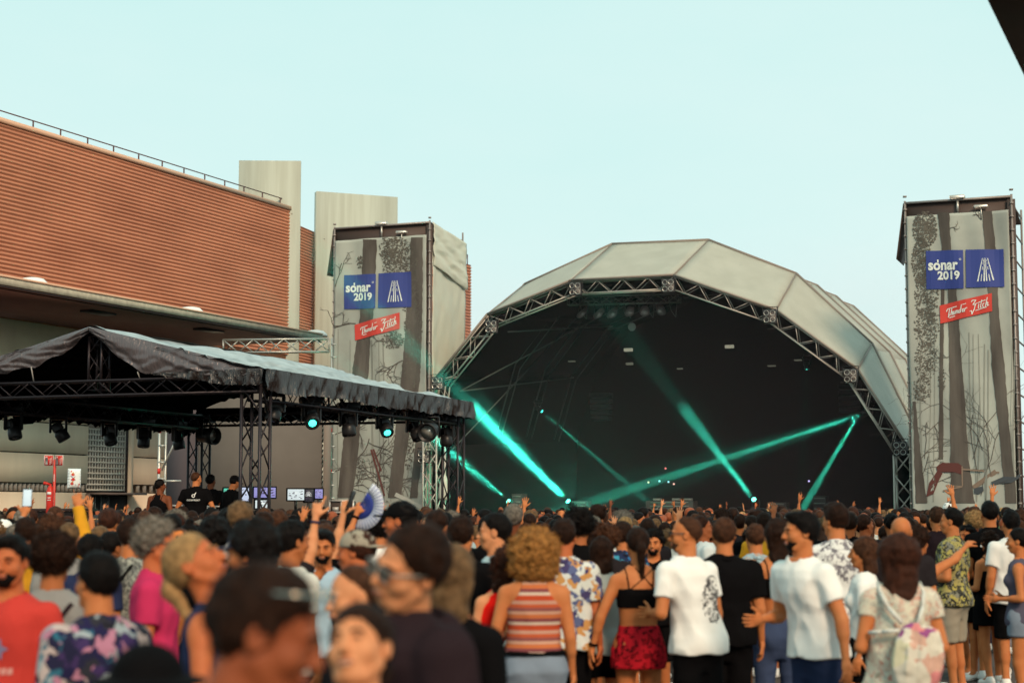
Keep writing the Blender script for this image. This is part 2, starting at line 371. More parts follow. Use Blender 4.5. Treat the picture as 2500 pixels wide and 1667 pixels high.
for xx in (222, 255):
    c = HW.off(.05)(xx, 1240); z0 = HW(xx, 1235).z; s = MB()
    s.box(Z(c, z0), (.02, .62, .95), NX, AX); po = s.build('exit_notice', mat('notice_dark', (.05, .05, .05), .6), hall)
    s = MB(); c2 = c + NX * .016
    s.path([Z(c2, z0 + .02) + AX * -.18, Z(c2, z0 - .12) + AX * -.02, Z(c2, z0 + .22) + AX * .2], .028, 5)
    for e in (-1, 1): s.tube(Z(c2, z0 + .43) + AX * e * .28, Z(c2, z0 - .43) + AX * e * .28, .014, 4)
    s.tube(Z(c2, z0 - .3) - AX * .24, Z(c2, z0 - .3) + AX * .24, .03, 4); s.build('tick_mark', mat('notice_grey', (.30, .31, .30), .6), po)

# ------------------------------------------------------------------ grey screen wall behind the mixing tent
gp0 = pt(405, 1240, 62); gp1 = pt(482, 1240, 60); gp2 = pt(784, 1240, 60); gp3 = pt(806, 1240, 60.4); gz = pt(600, 935, 60).z
gw = thing('screen_wall', Z(gp1, 0), 'tall plain grey screen wall behind the black mixing tent', 'screen')
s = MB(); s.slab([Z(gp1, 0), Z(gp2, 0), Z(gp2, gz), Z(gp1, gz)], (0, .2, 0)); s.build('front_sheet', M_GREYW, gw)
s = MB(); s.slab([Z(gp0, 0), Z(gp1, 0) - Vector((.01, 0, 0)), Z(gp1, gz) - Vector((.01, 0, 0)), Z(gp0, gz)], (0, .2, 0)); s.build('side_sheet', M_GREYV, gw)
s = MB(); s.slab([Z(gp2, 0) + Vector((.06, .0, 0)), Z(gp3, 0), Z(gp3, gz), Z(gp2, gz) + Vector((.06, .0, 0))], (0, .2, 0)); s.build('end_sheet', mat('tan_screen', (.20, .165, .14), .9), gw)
s = MB()
for k in range(34): z = .3 + k * gz / 34; s.tube((gp2.x + .02, gp2.y - .02, z), (gp2.x + .04, gp2.y - .02, z + gz / 60), .022, 4)
s.build('lacing', M_BLACK, gw)

# ------------------------------------------------------------------ scaffold pole left of the tent
def scaff(x, Y, ytop, label, two=True):
    b = pt(x, 1240, Y); zt_ = pt(x, ytop, Y).z; t = thing('scaffold_pole', Z(b, 0), label, 'scaffold')
    s = MB(); s.tube(Z(b, 0), Z(b, zt_), .05)
    if two: s.tube(Z(b, 0) + Vector((.2, .05, 0)), Z(b, zt_) + Vector((.2, .05, 0)), .035)
    k = .6
    while k < zt_: s.box(Z(b, k) + Vector((.09, 0, 0)), (.22, .1, .05)); k += .55
    if two:
        s.tube(Z(b, zt_ * .62) + Vector((.1, 0, 0)), Z(b, zt_ * .92) + Vector((.75, 0, 0)), .035); s.tube(Z(b, zt_ * .55), Z(b, zt_ * .55) + Vector((.75, 0, 0)), .035)
    s.build('pole', M_ALU, t)
    for yy in (1050, 1150):
        s = MB(); c = pt(x, yy, Y); s.tube(Z(b, c.z - .09) - Vector((.0, .0, 0)), Z(b, c.z + .09), .058); s.build('red_tape', M_RED, t)
    return t
scaff(386, 57, 1010, 'grey scaffold pole with red tape bands at the edge of the grey screen wall')

# ------------------------------------------------------------------ banner towers
U = Vector((.927, -.375, 0)).normalized(); AS = Vector((.375, .927, 0)).normalized()
def tower(xl, xr, Yr, near_right, ytl, ytr, yband, side_sheet, label):
    if near_right:
        c = pt(xr, 1240, Yr); pl = Plane(c, U); Rr = c; Lf = pl(xl, 1240)
    else:
        c = pt(xl, 1240, Yr); pl = Plane(c, U); Lf = c; Rr = pl(xr, 1240)
    zt_ = pl(xr, ytr).z; zb = pl(xr, yband).z; D = 3.6
    t = thing('banner_tower', Z(Lf, 0), label, 'tower'); s = MB()
    for p in (Lf, Rr, (Lf + Rr) / 2, Lf + AS * D, Rr + AS * D):
        s.tube(Z(p, 0), Z(p, zt_ + .08), .045)
    k = 1.0
    while k < zt_:
        s.tube(Z(Lf, k) + AS * .22, Z(Rr, k) + AS * .22, .035) if k < zb - .8 else None; s.tube(Z(Rr, k), Z(Rr + AS * D, k), .035); s.tube(Z(Lf, k), Z(Lf + AS * D, k), .035)
        for p in (Lf, Rr): s.box(Z(p, k), (.12, .12, .07)); s.box(Z(p, k + .5), (.12, .12, .06))
        k += 1.0
    s.tube(Z(Lf, zt_), Z(Rr, zt_), .05); s.build('scaffold_frame', mat('scaffold_grey', (.30, .26, .24), .5, metal=.4), t)
    # dark roof sheet seen above the banner
    s = MB(); s.slab([Z(Lf + AS * .1, zb - .6), Z(Rr + AS * .1, zb - .6), Z(Rr + AS * .1, zt_ - .03), Z(Lf + AS * .1, zt_ - .03)], AS * .05)
    s.slab([Z(Lf, zt_), Z(Rr, zt_), Z(Rr + AS * D, zt_ - .5), Z(Lf + AS * D, zt_ - .5)], (0, 0, .05)); s.build('dark_top_sheet', mat('brown_sheet', (.075, .052, .045), .6), t)
    s = MB(); s.slab([Z(Rr - U * .16, .3), Z(Rr + U * .13, .3), Z(Rr + U * .13, zt_ - .1), Z(Rr - U * .16, zt_ - .1)], AS * .02 + U * .001); s.build('corner_strip', mat('brown_sheet', (0, 0, 0)), t)
    s = MB(); cm = Z((Lf + Rr) / 2, zt_ + .1); s.bbox(cm, (.55, .3, .14), .03, U, AS); s.tube(Z((Lf + Rr) / 2, zt_), Z((Lf + Rr) / 2, zb), .05)
    c2 = Z(Lf + (Rr - Lf) * .72, zb + .2); s.bbox(c2 - AS * .1, (.5, .2, .1), .02, U, AS); s.tube(c2 - AS * .1, c2 - AS * .1 - Vector((0, 0, .5)), .03); s.build('pole_cap', M_ALU, t)
    rs = np.random.RandomState(int(xl)); ph = rs.rand(6) * 6
    fold = lambda u, v: .05 * np.sin(u * 9 + ph[0] + v * 4) * (.4 + .6 * v) + .03 * np.sin(u * 23 + v * 9 + ph[1]) + .025 * np.sin(v * 17 + ph[2] + u * 5)
    bl, br = Lf - AS * .12, Rr - AS * .12
    ban = sheet('banner', [Z(bl + U * .06, .9), Z(br - U * .10, .9), Z(br - U * .10, zb), Z(bl + U * .06, zb)], 48, 96, M_PRINT, t, fold, thick=.01)
    wB = (br - bl).length
    pb_ = Plane(bl, U)
    def onb(x, y, lift=.0):
        p = pb_(x, y); u = ((p - bl).dot(U) - .06) / (wB - .16); v = (p.z - .9) / (zb - .9); n = np.cross(np.array(br - bl), (0, 0, 1.0)); n = Vector(n / np.linalg.norm(n))
        return p + n * (float(fold(np.array(u), np.array(v))) + lift)
    # side sheets
    if side_sheet:
        wr = lambda u, v: .05 * vnoise(np.stack([u * 3 + v, v * 9, u * 0], -1)) + .03 * vnoise(np.stack([u * 9 - v * 9, v * 14, u * 0 + 4], -1))
        sheet('side_sheet', [Z(Rr + AS * .0 + U * .12, .5), Z(Rr + AS * D + U * .12, .5), Z(Rr + AS * D + U * .12, zt_ - 1.5), Z(Rr + AS * .0 + U * .12, zt_ - 1.0)], 24, 60, M_SHEET, t, wr, thick=.01)
        sheet('side_flap', [Z(Rr + AS * .02 + U * .24, zt_ - 1.9), Z(Rr + AS * (D + .03) + U * .24, zt_ - 2.6), Z(Rr + AS * (D + .03) + U * .16, zt_ - .45), Z(Rr - AS * .02 + U * .16, zt_ + .03)], 24, 24, M_SHEET, t, wr, thick=.01)
    s = MB(); s.slab([Z(Lf - U * .05, zt_), Z(Lf - U * .05 + AS * 2.6, zt_ - .3), Z(Lf - U * .5 + AS * 2.6, zt_ - 2.0), Z(Lf - U * .35, zt_ - 2.1)], -U * .02); s.build('side_strip', mat('brown_sheet', (0, 0, 0)), t)
    return t, ban, onb
def bar(mb, fn, p, q, wpx, lift=.02):
    dx, dy = q[0] - p[0], q[1] - p[1]; l = math.hypot(dx, dy) or 1; nx, ny = -dy / l * wpx / 2, dx / l * wpx / 2
    mb.quad(fn(p[0] + nx, p[1] + ny, lift), fn(q[0] + nx, q[1] + ny, lift), fn(q[0] - nx, q[1] - ny, lift), fn(p[0] - nx, p[1] - ny, lift))
def densify(L_, n=10):
    out = []
    for a, b in zip(L_, L_[1:]):
        for k in range(n): out.append((a[0] + (b[0] - a[0]) * k / n, a[1] + (b[1] - a[1]) * k / n))
    return out + [L_[-1]]
def trunk(fn, Lp, Rp, ban, seed, lift=.02):
    rr = random.Random(seed); a, b = densify(Lp), densify(Rp); s = MB(); n = len(a)
    ja = [rr.uniform(-1, 1) * 1.0 for _ in a]; jb = [rr.uniform(-1, 1) * 1.0 for _ in a]
    for i in range(n - 1):
        for k in range(4):
            f0, f1 = k / 4, (k + 1) / 4
            def at(i_, f): xa, xb = a[i_][0] + ja[i_], b[i_][0] + jb[i_]; return fn(xa + (xb - xa) * f, a[i_][1] + (b[i_][1] - a[i_][1]) * f, lift)
            s.quad(at(i, f0), at(i, f1), at(i + 1, f1), at(i + 1, f0))
    return s.build('printed_tree', M_TRUNK, ban)
def branches(fn, ban, seeds, seed, wpx=1.6, lift=.018):
    rr = random.Random(seed); s = MB()
    def grow(x, y, a, l, w_, d):
        n = 4
        for k in range(n):
            a += rr.uniform(-.35, .35); x2, y2 = x + math.cos(a) * l / n, y - math.sin(a) * l / n; bar(s, fn, (x, y), (x2, y2), w_, lift); x, y = x2, y2
            if d > 0 and rr.random() < .6: grow(x, y, a + rr.choice((-1, 1)) * rr.uniform(.4, 1.1), l * rr.uniform(.45, .75), w_ * .65, d - 1)
    for (x, y, a, l) in seeds: grow(x, y, a, l, wpx, 3)
    return s.build('printed_branches', M_TRUNK, ban)
def leaves(fn, ban, blobs, seed, lift=.022):
    rr = random.Random(seed); s = MB()
    for (cx, cy, rx, ry, n) in blobs:
        for k in range(int(n * 2.4)):
            a = rr.uniform(0, 6.283); q = rr.random() ** .6; x, y = cx + math.cos(a) * rx * q, cy + math.sin(a) * ry * q; r0 = rr.uniform(.5, 2.3); m_ = 5
            s.quad(*[fn(x + math.cos(t * 6.283 / m_) * r0 * rr.uniform(.3, 1.9), y + math.sin(t * 6.283 / m_) * r0 * rr.uniform(.4, 1.3), lift) for t in range(m_)])
    return s.build('printed_foliage', M_LEAFP, ban)
def quadmap(fn, q, lift):                        # q: photo-pixel corners tl, tr, br, bl; (u, v) in 0..1, v down
    def f(u, v):
        x = (q[0][0] * (1 - u) + q[1][0] * u) * (1 - v) + (q[3][0] * (1 - u) + q[2][0] * u) * v
        y = (q[0][1] * (1 - u) + q[1][1] * u) * (1 - v) + (q[3][1] * (1 - u) + q[2][1] * u) * v
        return fn(x, y, lift)
    return f
def patch(f, mb, n=8):
    for i in range(n):
        for j in range(n): mb.quad(f(i / n, j / n), f(i / n, (j + 1) / n), f((i + 1) / n, (j + 1) / n), f((i + 1) / n, j / n))
def logos(fn, ban, q1, q2, q3):
    s = MB(); patch(quadmap(fn, q1, .04), s); l1 = s.build('logo_panel', M_BLUE, ban); s = MB(); f = quadmap(fn, q1, .055)
    w0, w1 = text_w('sonar', 1, .035, 1.02); k = .80 / (w1 - w0); text_mb(s, 'sonar', lambda u, v: f(.06 + (u - w0) * k, .50 - v * k * 1.12), 1, .035, 0, 1.02)
    w2, w3 = text_w('2019', 1, .035); k2 = .60 / (w3 - w2); text_mb(s, '2019', lambda u, v: f(.30 + (u - w2) * k2, .75 - v * k2 * .98), 1, .035)
    s.quad(f(.295, .235), f(.295, .305), f(.335, .305), f(.335, .235))
    for t in range(8):
        a, b = t * .785, t * .785 + .785; s.quad(*[f(.92 + math.cos(c) * r_, .245 + math.sin(c) * r_) for c, r_ in ((a, .02), (b, .02), (b, .03), (a, .03))])
    s.build('logo_lettering', M_LOGOW, l1)
    s = MB(); patch(quadmap(fn, q2, .04), s); l2 = s.build('logo_panel', M_BLUE, ban); s = MB(); f = quadmap(fn, q2, .055)
    def ln(x0, y0, w0_, x1, y1, w1_): s.quad(f(x0 - w0_, y0), f(x1 - w1_, y1), f(x1 + w1_, y1), f(x0 + w0_, y0))
    ln(.44, .235, .008, .305, .845, .018); ln(.575, .235, .008, .72, .82, .018); ln(.487, .235, .006, .478, .845, .018); ln(.515, .235, .006, .545, .84, .016)
    for (y0, y1) in ((.28, .32), (.35, .39), (.46, .54), (.66, .84)):
        for sg, xa, xb in ((-1, .468, .395), (1, .54, .628)):
            t0, t1 = (y0 - .235) / .61, (y1 - .235) / .61; ln(xa + (xb - xa) * t0, y0, .005 + .005 * t0, xa + (xb - xa) * t1, y1, .005 + .006 * t1)
    s.build('road_emblem', M_LOGOW, l2)
    s = MB(); patch(quadmap(fn, q3, .045), s); l3 = s.build('red_label', M_LRED, ban); s = MB(); f = quadmap(fn, q3, .06)
    # brush-script lettering as short slanted strokes, label units
    S = [[(.07, .40), (.09, .27), (.43, .22)], [(.13, .27), (.10, .76)], [(.10, .76), (.125, .62)],
         [(.17, .30), (.145, .68)], [(.15, .60), (.17, .48), (.185, .50), (.175, .68)],
         [(.20, .48), (.19, .66), (.215, .66), (.23, .48)], [(.23, .48), (.222, .66)], [(.25, .48), (.243, .66)], [(.248, .56), (.268, .48), (.278, .52), (.272, .66)],
         [(.325, .50), (.30, .50), (.295, .66), (.315, .66), (.335, .50)], [(.35, .22), (.325, .66)], [(.36, .58), (.385, .52), (.375, .48), (.36, .58), (.365, .66), (.39, .64)],
         [(.41, .48), (.40, .66)], [(.405, .56), (.43, .47), (.45, .48)], [(.12, .80), (.52, .72)],
         [(.53, .20), (.545, .12), (.61, .14), (.555, .38)], [(.555, .38), (.60, .38), (.575, .66), (.53, .92), (.525, .70)],
         [(.66, .42), (.645, .64), (.66, .66)], [(.672, .30), (.676, .33)], [(.715, .22), (.685, .64), (.705, .66)], [(.60, .36), (.78, .28)],
         [(.76, .44), (.735, .46), (.725, .62), (.75, .66)], [(.815, .16), (.775, .66)], [(.785, .56), (.81, .44), (.825, .46), (.81, .64), (.84, .62)], [(.60, .76), (.80, .70)]]
    for st in S:
        for a, b in zip(st, st[1:]):
            a = (.05 + a[0] * 1.06, .04 + a[1] * .94); b = (.05 + b[0] * 1.06, .04 + b[1] * .94)
            dx, dy = b[0] - a[0], (b[1] - a[1]) * .42; l = math.hypot(dx, dy) + 1e-6; nx, ny = -dy / l * .0085, dx / l * .0085 / .42; ex, ey = dx / l * .004, dy / l * .004 / .42
            s.quad(f(a[0] + nx - ex, a[1] + ny - ey), f(b[0] + nx + ex, b[1] + ny + ey), f(b[0] - nx + ex, b[1] - ny + ey), f(a[0] - nx - ex, a[1] - ny - ey))
    s.build('script_lettering', M_LOGOW, l3)
tL, bL, fL = tower(810, 1046, 74.0, True, 556, 543, 574, True, 'tall scaffold tower with misty forest banner behind the black mixing tent')
trunk(fL, [(888, 585), (884, 670), (880, 760), (870, 835), (860, 905), (843, 1032), (836, 1105), (826, 1215)], [(921, 585), (917, 670), (915, 760), (904, 835), (898, 918), (882, 1022), (875, 1101), (860, 1215)], bL, 1)
trunk(fL, [(1003, 580), (1000, 656), (992, 760), (988, 854), (978, 933), (966, 1050), (960, 1120), (946, 1215)], [(1033, 580), (1033, 656), (1031, 760), (1028, 870), (1024, 933), (1004, 1050), (990, 1120), (980, 1215)], bL, 2)
trunk(fL, [(1020, 1040), (1012, 1120), (1000, 1215)], [(1033, 1040), (1030, 1120), (1020, 1215)], bL, 3)
branches(fL, bL, [(868, 790, 3.0, 55), (818, 700, 1.2, 60), (815, 800, .6, 40), (820, 1060, .3, 60), (905, 1130, .9, 70), (915, 1210, 1.2, 80), (940, 1195, .7, 80), (870, 1120, .4, 60), (1000, 1040, -.5, 40),
                (935, 1215, 1.7, 110), (820, 1150, .2, 60), (960, 830, 3.4, 40), (985, 880, 3.6, 50), (880, 1170, .5, 70), (900, 1080, -.4, 50), (1020, 950, 2.2, 40), (825, 1210, .9, 70)], 5, 2.4)
leaves(fL, bL, [(975, 640, 45, 62, 420), (955, 610, 30, 35, 150), (1005, 720, 26, 60, 260), (960, 830, 28, 22, 130), (1010, 800, 22, 50, 160), (1005, 900, 18, 50, 60), (880, 640, 10, 16, 30), (1000, 1090, 14, 60, 80), (870, 1150, 26, 30, 40)], 6)
s = MB(); 
for a, b in (((906, 1097), (938, 1210)), ((911, 1096), (930, 1150))): bar(s, fL, a, b, 4.5, .03)
s.build('printed_branches', mat('print_rust', (.13, .045, .038), .8), bL)
s = MB()
for (a, b, w_) in (((966, 1206), (1040, 1243), 10), ((941, 1176), (941, 1225), 2.2), ((932, 1174), (950, 1174), 3.5)): bar(s, fL, a, b, w_, .032)
s.build('printed_log', mat('print_pale_log', (.42, .42, .38), .8), bL)
def faint(fn, ban, xs, y0, y1, seed, nm='printed_far_trees'):
    rr = random.Random(seed); s = MB()
    for x in xs:
        w_ = rr.uniform(2, 6); P_ = [(x + rr.uniform(-2, 2), y0 + rr.uniform(0, 60)), (x + rr.uniform(-4, 4), (y0 + y1) / 2), (x + rr.uniform(-7, 7), y1)]
        P_ = densify(P_, 6)
        for a, b in zip(P_, P_[1:]): bar(s, fn, a, b, w_ * (.6 + .4 * (a[1] - y0) / (y1 - y0)), .012)
    s.build(nm, mat('print_faint', (.24, .245, .215), .8), ban)
faint(fL, bL, (824, 856, 908, 926, 938), 780, 1225, 3)
logos(fL, bL, [(841, 672), (919, 669), (919, 753), (841, 755)], [(925, 668), (1003, 663), (1003, 749), (925, 752)], [(866, 793), (977, 763), (978, 803), (867, 831)])

tR, bR, fR = tower(2226, 2491, 63.5, False, 489, 478, 512, False, 'tall scaffold tower with tree-trunk banner on the right of the main stage')
trunk(fR, [(2288, 519), (2300, 610), (2315, 708), (2316, 842), (2319, 966), (2320, 1121), (2323, 1228)], [(2318, 519), (2323, 610), (2335, 708), (2345, 842), (2355, 966), (2364, 1121), (2380, 1228)], bR, 11)
trunk(fR, [(2398, 515), (2405, 610), (2416, 760), (2421, 889), (2439, 1044), (2455, 1228)], [(2421, 515), (2431, 610), (2439, 760), (2452, 889), (2465, 1044), (2483, 1228)], bR, 12)
trunk(fR, [(2297, 700), (2294, 900), (2291, 1121)], [(2305, 700), (2303, 900), (2302, 1121)], bR, 13, .016)
trunk(fR, [(2229, 980), (2232, 1100), (2236, 1228)], [(2236, 980), (2247, 1100), (2264, 1228)], bR, 14)
leaves(fR, bR, [(2258, 560, 30, 45, 360), (2250, 640, 24, 60, 300), (2262, 720, 30, 60, 260), (2262, 800, 30, 50, 200), (2260, 880, 26, 50, 160), (2252, 950, 22, 35, 90), (2300, 930, 10, 30, 40)], 16)
branches(fR, bR, [(2296, 770, 3.0, 26), (2320, 870, 3.2, 34), (2394, 535, 2.7, 16), (2318, 560, .8, 18), (2291, 1030, 3.6, 50), (2250, 1180, 1.2, 70), (2385, 1150, 1.4, 140), (2400, 1100, 1.7, 160), (2375, 1120, 1.5, 170), (2420, 1160, 1.6, 120),
                (2480, 1150, 1.3, 130), (2258, 1120, 1.3, 90), (2270, 1190, .9, 70), (2395, 1210, 1.5, 190), (2475, 1050, 1.2, 90), (2240, 1130, 1.0, 70)], 17, 1.6)
faint(fR, bR, (2270, 2280, 2366, 2378, 2390, 2404, 2412, 2470, 2476, 2250), 800, 1225, 8)
logos(fR, bR, [(2261, 613), (2352, 611), (2354, 705), (2262, 706)], [(2358, 610), (2450, 608), (2452, 700), (2360, 703)], [(2294, 746), (2422, 716), (2423, 760), (2296, 790)])
s = MB()
def poly(mb, fn, P_, lift=.034): mb.quad(*[fn(x, y, lift) for x, y in P_])
poly(s, fR, [(2287, 1139), (2300, 1129), (2340, 1130), (2352, 1140), (2348, 1158), (2330, 1152), (2300, 1152), (2288, 1148)]); poly(s, fR, [(2290, 1148), (2302, 1154), (2292, 1175), (2280, 1205), (2262, 1212), (2270, 1178)])
s.build('printed_machine', mat('print_red_brown', (.10, .032, .028), .8), bR)
s = MB(); bar(s, fR, (2350, 1145), (2440, 1153), 4, .034); bar(s, fR, (2432, 1150), (2376, 1190), 11, .036); bar(s, fR, (2349, 1138), (2350, 1186), 3, .036); bar(s, fR, (2350, 1187), (2303, 1198), 4, .036); bar(s, fR, (2310, 1184), (2350, 1187), 2, .036)
s.build('printed_boom', mat('print_tan', (.22, .16, .12), .8), bR)
s = MB(); poly(s, fR, [(2378, 1192), (2400, 1186), (2402, 1198), (2390, 1206), (2378, 1204)], .036); poly(s, fR, [(2420, 1176), (2450, 1163), (2480, 1164), (2493, 1155), (2490, 1166), (2470, 1178), (2440, 1180), (2424, 1185)], .038); s.build('printed_dark_shape', mat('print_slate', (.06, .07, .08), .8), bR)

# scaffold line + truss between the tent and the left tower
s = MB(); a, b = pt(545, 846, 73.0), pt(803, 843, 73.4); s.truss(a, b, (0, 0, 1), .35, .55, .04, .028, .62)
lt = s.build('link_truss', M_ALU); tag(lt, 'pale horizontal truss reaching the left banner tower above the tent roof', 'truss')
scaff(806, 73.2, 825, 'thin scaffold pole with red tape standing along the left edge of the left banner tower', False)
# ------------------------------------------------------------------ main stage
SC = pt(1520, 1240, 70.0); SP = Plane(SC, U); SO = Plane(SC + AS * 3.6, U)
stage = thing('main_stage', Z(SC, 0), 'big arched festival stage with pale faceted canopy and dark interior', 'stage')
Ipx = [(1038, 1240), (1040, 1085), (1060, 928), (1190, 767), (1395, 684), (1645, 671), (1895, 756), (2095, 901), (2222, 1098), (2233, 1240)]
Opx = [(1106, 1240), (1112, 1040), (1165, 850), (1281, 694), (1495, 596), (1730, 586), (1944, 668), (2129, 839), (2243, 1070), (2252, 1240)]
I3 = [SP(*p) for p in Ipx]; O3 = [SO(*p) for p in Opx]
I3[0].z = I3[-1].z = O3[0].z = O3[-1].z = 0
def band(Aa, Bb, m, name, parent, sag=.0, nu=10, nv=14, wr=.02, skip=()):
    """fabric panels between two ribs; each facet is one part"""
    for i in range(len(Aa) - 1):
        if i in skip: continue
        ph = i * 1.7
        d = lambda u, v, ph=ph: sag * np.sin(v * math.pi) + wr * np.sin(u * 19 + ph) * np.sin(v * math.pi) * (.5 + .5 * np.sin(v * 7 + ph)) + wr * .5 * np.sin(u * 5 + v * 13 + ph)
        sheet(name, [Aa[i], Aa[i + 1], Bb[i + 1], Bb[i]], nu, nv, m, parent, d, thick=.02)
band(I3, O3, M_CANO, 'front_canopy_panel', stage, 0, wr=.015)
ribs = [O3]
for k, dd in enumerate((4.2, 4.2, 4.2)):
    nx = [p + AS * dd for p in ribs[-1]]
    mid = [(a + b) / 2 for a, b in zip(ribs[-1], nx)]; cen = Vector((SC.x, SC.y, 3)) + AS * (3.6 + dd * (k + .5))
    mid = [Vector((m_.x + (cen.x - m_.x) * .018, m_.y + (cen.y - m_.y) * .018, m_.z + (cen.z - m_.z) * .018 if m_.z > .1 else 0)) for m_ in mid]
    band(ribs[-1], mid, M_CANO, 'roof_panel', stage, 0, 4, 4, .02); band(mid, nx, M_CANO, 'roof_panel', stage, 0, 4, 4, .02)
    ribs.append(nx)
s = MB()
for rb in ribs: s.path(rb, .07, 6)
s.path([p - AS * .04 for p in I3[2:9]], .05, 6)
for i in range(3, 9): s.tube(I3[i], O3[i], .035)
s.build('canopy_seam', mat('seam_taupe', (.23, .19, .16), .6), stage)
s = MB()
for (x, y) in ((1462, 612), (1515, 600), (1552, 602), (1601, 602), (1652, 598), (1700, 598), (1380, 660), (1746, 600), (1670, 637), (1722, 612)):
    c = SP.off(0)(x, y); 
# black lining, back wall
cz = Vector((SC.x, SC.y, 2.5))
def shrink(P_, k, dz=0): return [Vector((p.x + (cz.x - p.x) * k, p.y + (cz.y - p.y) * k, (p.z + (cz.z - p.z) * k) if p.z > .1 else 0)) for p in P_]
li0 = [p + AS * .62 for p in shrink(I3, .008)]; li1 = [p + AS * 15 for p in shrink(O3, .05)]
s = MB()
for i in range(len(li0) - 1): s.slab([li0[i], li0[i + 1], li1[i + 1], li1[i]], (0, 0, -.02))
s.build('black_lining', M_INNER, stage)
s = MB(); s.slab(li1, AS * .1); s.build('back_wall', M_INNER, stage)
s = MB(); c = Z(SC, .75) + AS * 7.5 + U * 1.2; s.box(c, (21.5, 15, 1.5), U, AS); s.build('stage_deck', M_FLOORM, stage)
# front arch truss
tr_m = mat('stage_truss_metal', (.42, .38, .34), .45, metal=.4)
def inward(P_, d):
    out = []
    for i, p in enumerate(P_):
        a = P_[max(i - 1, 0)]; b = P_[min(i + 1, len(P_) - 1)]; t = (b - a).normalized(); n = t.cross(AS); n = n if n.dot(cz - p) > 0 else -n; out.append(p + n * d)
    return out
def archtruss(P_, d, r, rb, bays, name, m):
    Q = inward(P_, d); s = MB()
    for i in range(len(P_) - 1):
        a, b, c_, e = P_[i], P_[i + 1], Q[i], Q[i + 1]; n = bays[i]
        for o in (AS * .04, AS * .5): s.tube(a + o, b + o, r); s.tube(c_ + o, e + o, r)
        for k in range(n):
            p0, p1 = a.lerp(b, k / n), a.lerp(b, (k + 1) / n); q0, qm = c_.lerp(e, k / n), c_.lerp(e, (k + .5) / n); q1 = c_.lerp(e, (k + 1) / n)
            for o in (AS * .04, AS * .5): s.tube(p0 + o, qm + o, rb, 4); s.tube(qm + o, p1 + o, rb, 4)
            s.tube(p0 + AS * .04, p0 + AS * .5, rb, 4); s.tube(qm + AS * .04, qm + AS * .5, rb, 4)
    return s.build(name, m, stage)
archtruss(shrink(I3, .006)[1:9], .52, .034, .019, [3, 3, 4, 4, 4, 4, 4, 4], 'arch_truss', tr_m)
s = MB()
def leg(x, ytop, off, w_=.5):
    b = SP.off(off)(x, 1240); zt_ = SP.off(off)(x, ytop).z; s.truss(Z(b, 0), Z(b, zt_), U, w_, w_, .045, .03, .8)
leg(1056, 1060, .2, .62); s.build('leg_truss', tr_m, stage); s = MB(); leg(2208, 1110, 0, .62); s.build('leg_truss', tr_m, stage)
s = MB(); b = SP.off(.3)(2238, 1240); s.tube(Z(b, 0), Z(b, 9), .05); b = SP.off(.3)(1086, 1240); s.tube(Z(b, 0), Z(b, 4.9), .05); s.build('side_pole', tr_m, stage)
# inner rafters and wind bracing, just visible on the left of the dark interior
s = MB()
for k, dd in enumerate((3.4, 7.2, 11)):
    a = [p + AS * dd for p in shrink(O3, .075)]; s.path(a[1:9], .035, 5); a = [p + AS * dd for p in shrink(O3, .11)]; s.path(a[1:9], .03, 5)
for i in (2, 3, 4, 5, 6, 7): s.path([shrink(I3, .09)[i] + AS * 1, shrink(O3, .09)[i] + AS * 11], .035, 5)
s.path([shrink(I3, .09)[2] + AS * 1, shrink(O3, .09)[4] + AS * 7], .03, 5); s.path([shrink(I3, .09)[1] + AS * 1, shrink(O3, .09)[3] + AS * 6], .03, 5)
s.build('inner_rafters', mat('dull_rafter', (.10, .085, .085), .6, metal=.3), stage)

# four-lamp blinders on the arch
def blinder_proto():
    t = thing('blinder_light', (0, 0, 0), 'x', 'stage light', 'four-lamp blinder lights along the stage arch'); s = MB(); s.bbox((0, .1, 0), (.62, .26, .66), .03)
    s.tube((-.36, .1, 0), (-.36, .1, .45), .02); s.tube((.36, .1, 0), (.36, .1, .45), .02); s.tube((-.36, .1, .45), (.36, .1, .45), .02)
    s.build('housing', M_HOUS, t)
    for i in (-1, 1):
        for k in (-1, 1):
            s = MB(); s.lathe((i * .15, -.035, k * .16), [(.03, .05), (.09, .03), (.115, -.005), (.128, -.01), (.128, .01), (.10, .04)], 14, (1, 0, 0), (0, 0, 1), (0, 1, 0)); s.build('lamp', M_REFL, t, True)
    return t
bl = None
angR = math.atan2(U.y, U.x)
for (x, y, off, lb) in ((1404, 705, -.3, 'blinder light at the left end of the level top of the stage arch'), (1631, 697, -.3, 'blinder light at the right end of the level top of the stage arch'),
                   (1199, 797, -.3, 'blinder light at the shoulder of the stage arch nearest the pale tower sheet'), (1068, 935, -.3, 'blinder light low on the arch beside the left banner tower, above the tent corner'),
                   (1879, 772, -.3, 'blinder light on the sloping right shoulder of the stage arch'), (2076, 917, -.3, 'blinder light halfway down the right slope of the stage arch'),
                   (2197, 1095, -.3, 'blinder light on top of the truss leg beside the right banner tower'), (1034, 1115, -.3, 'blinder light low on the left stage leg, in front of the forest banner edge')):
    if bl is None: bl = blinder_proto(); o = bl
    else: o = copy_tree(bl)
    o.location = SP.off(.35)(x, y); o.rotation_euler = (0, 0, angR); o.scale = (.84, .84, .84); o['label'] = lb

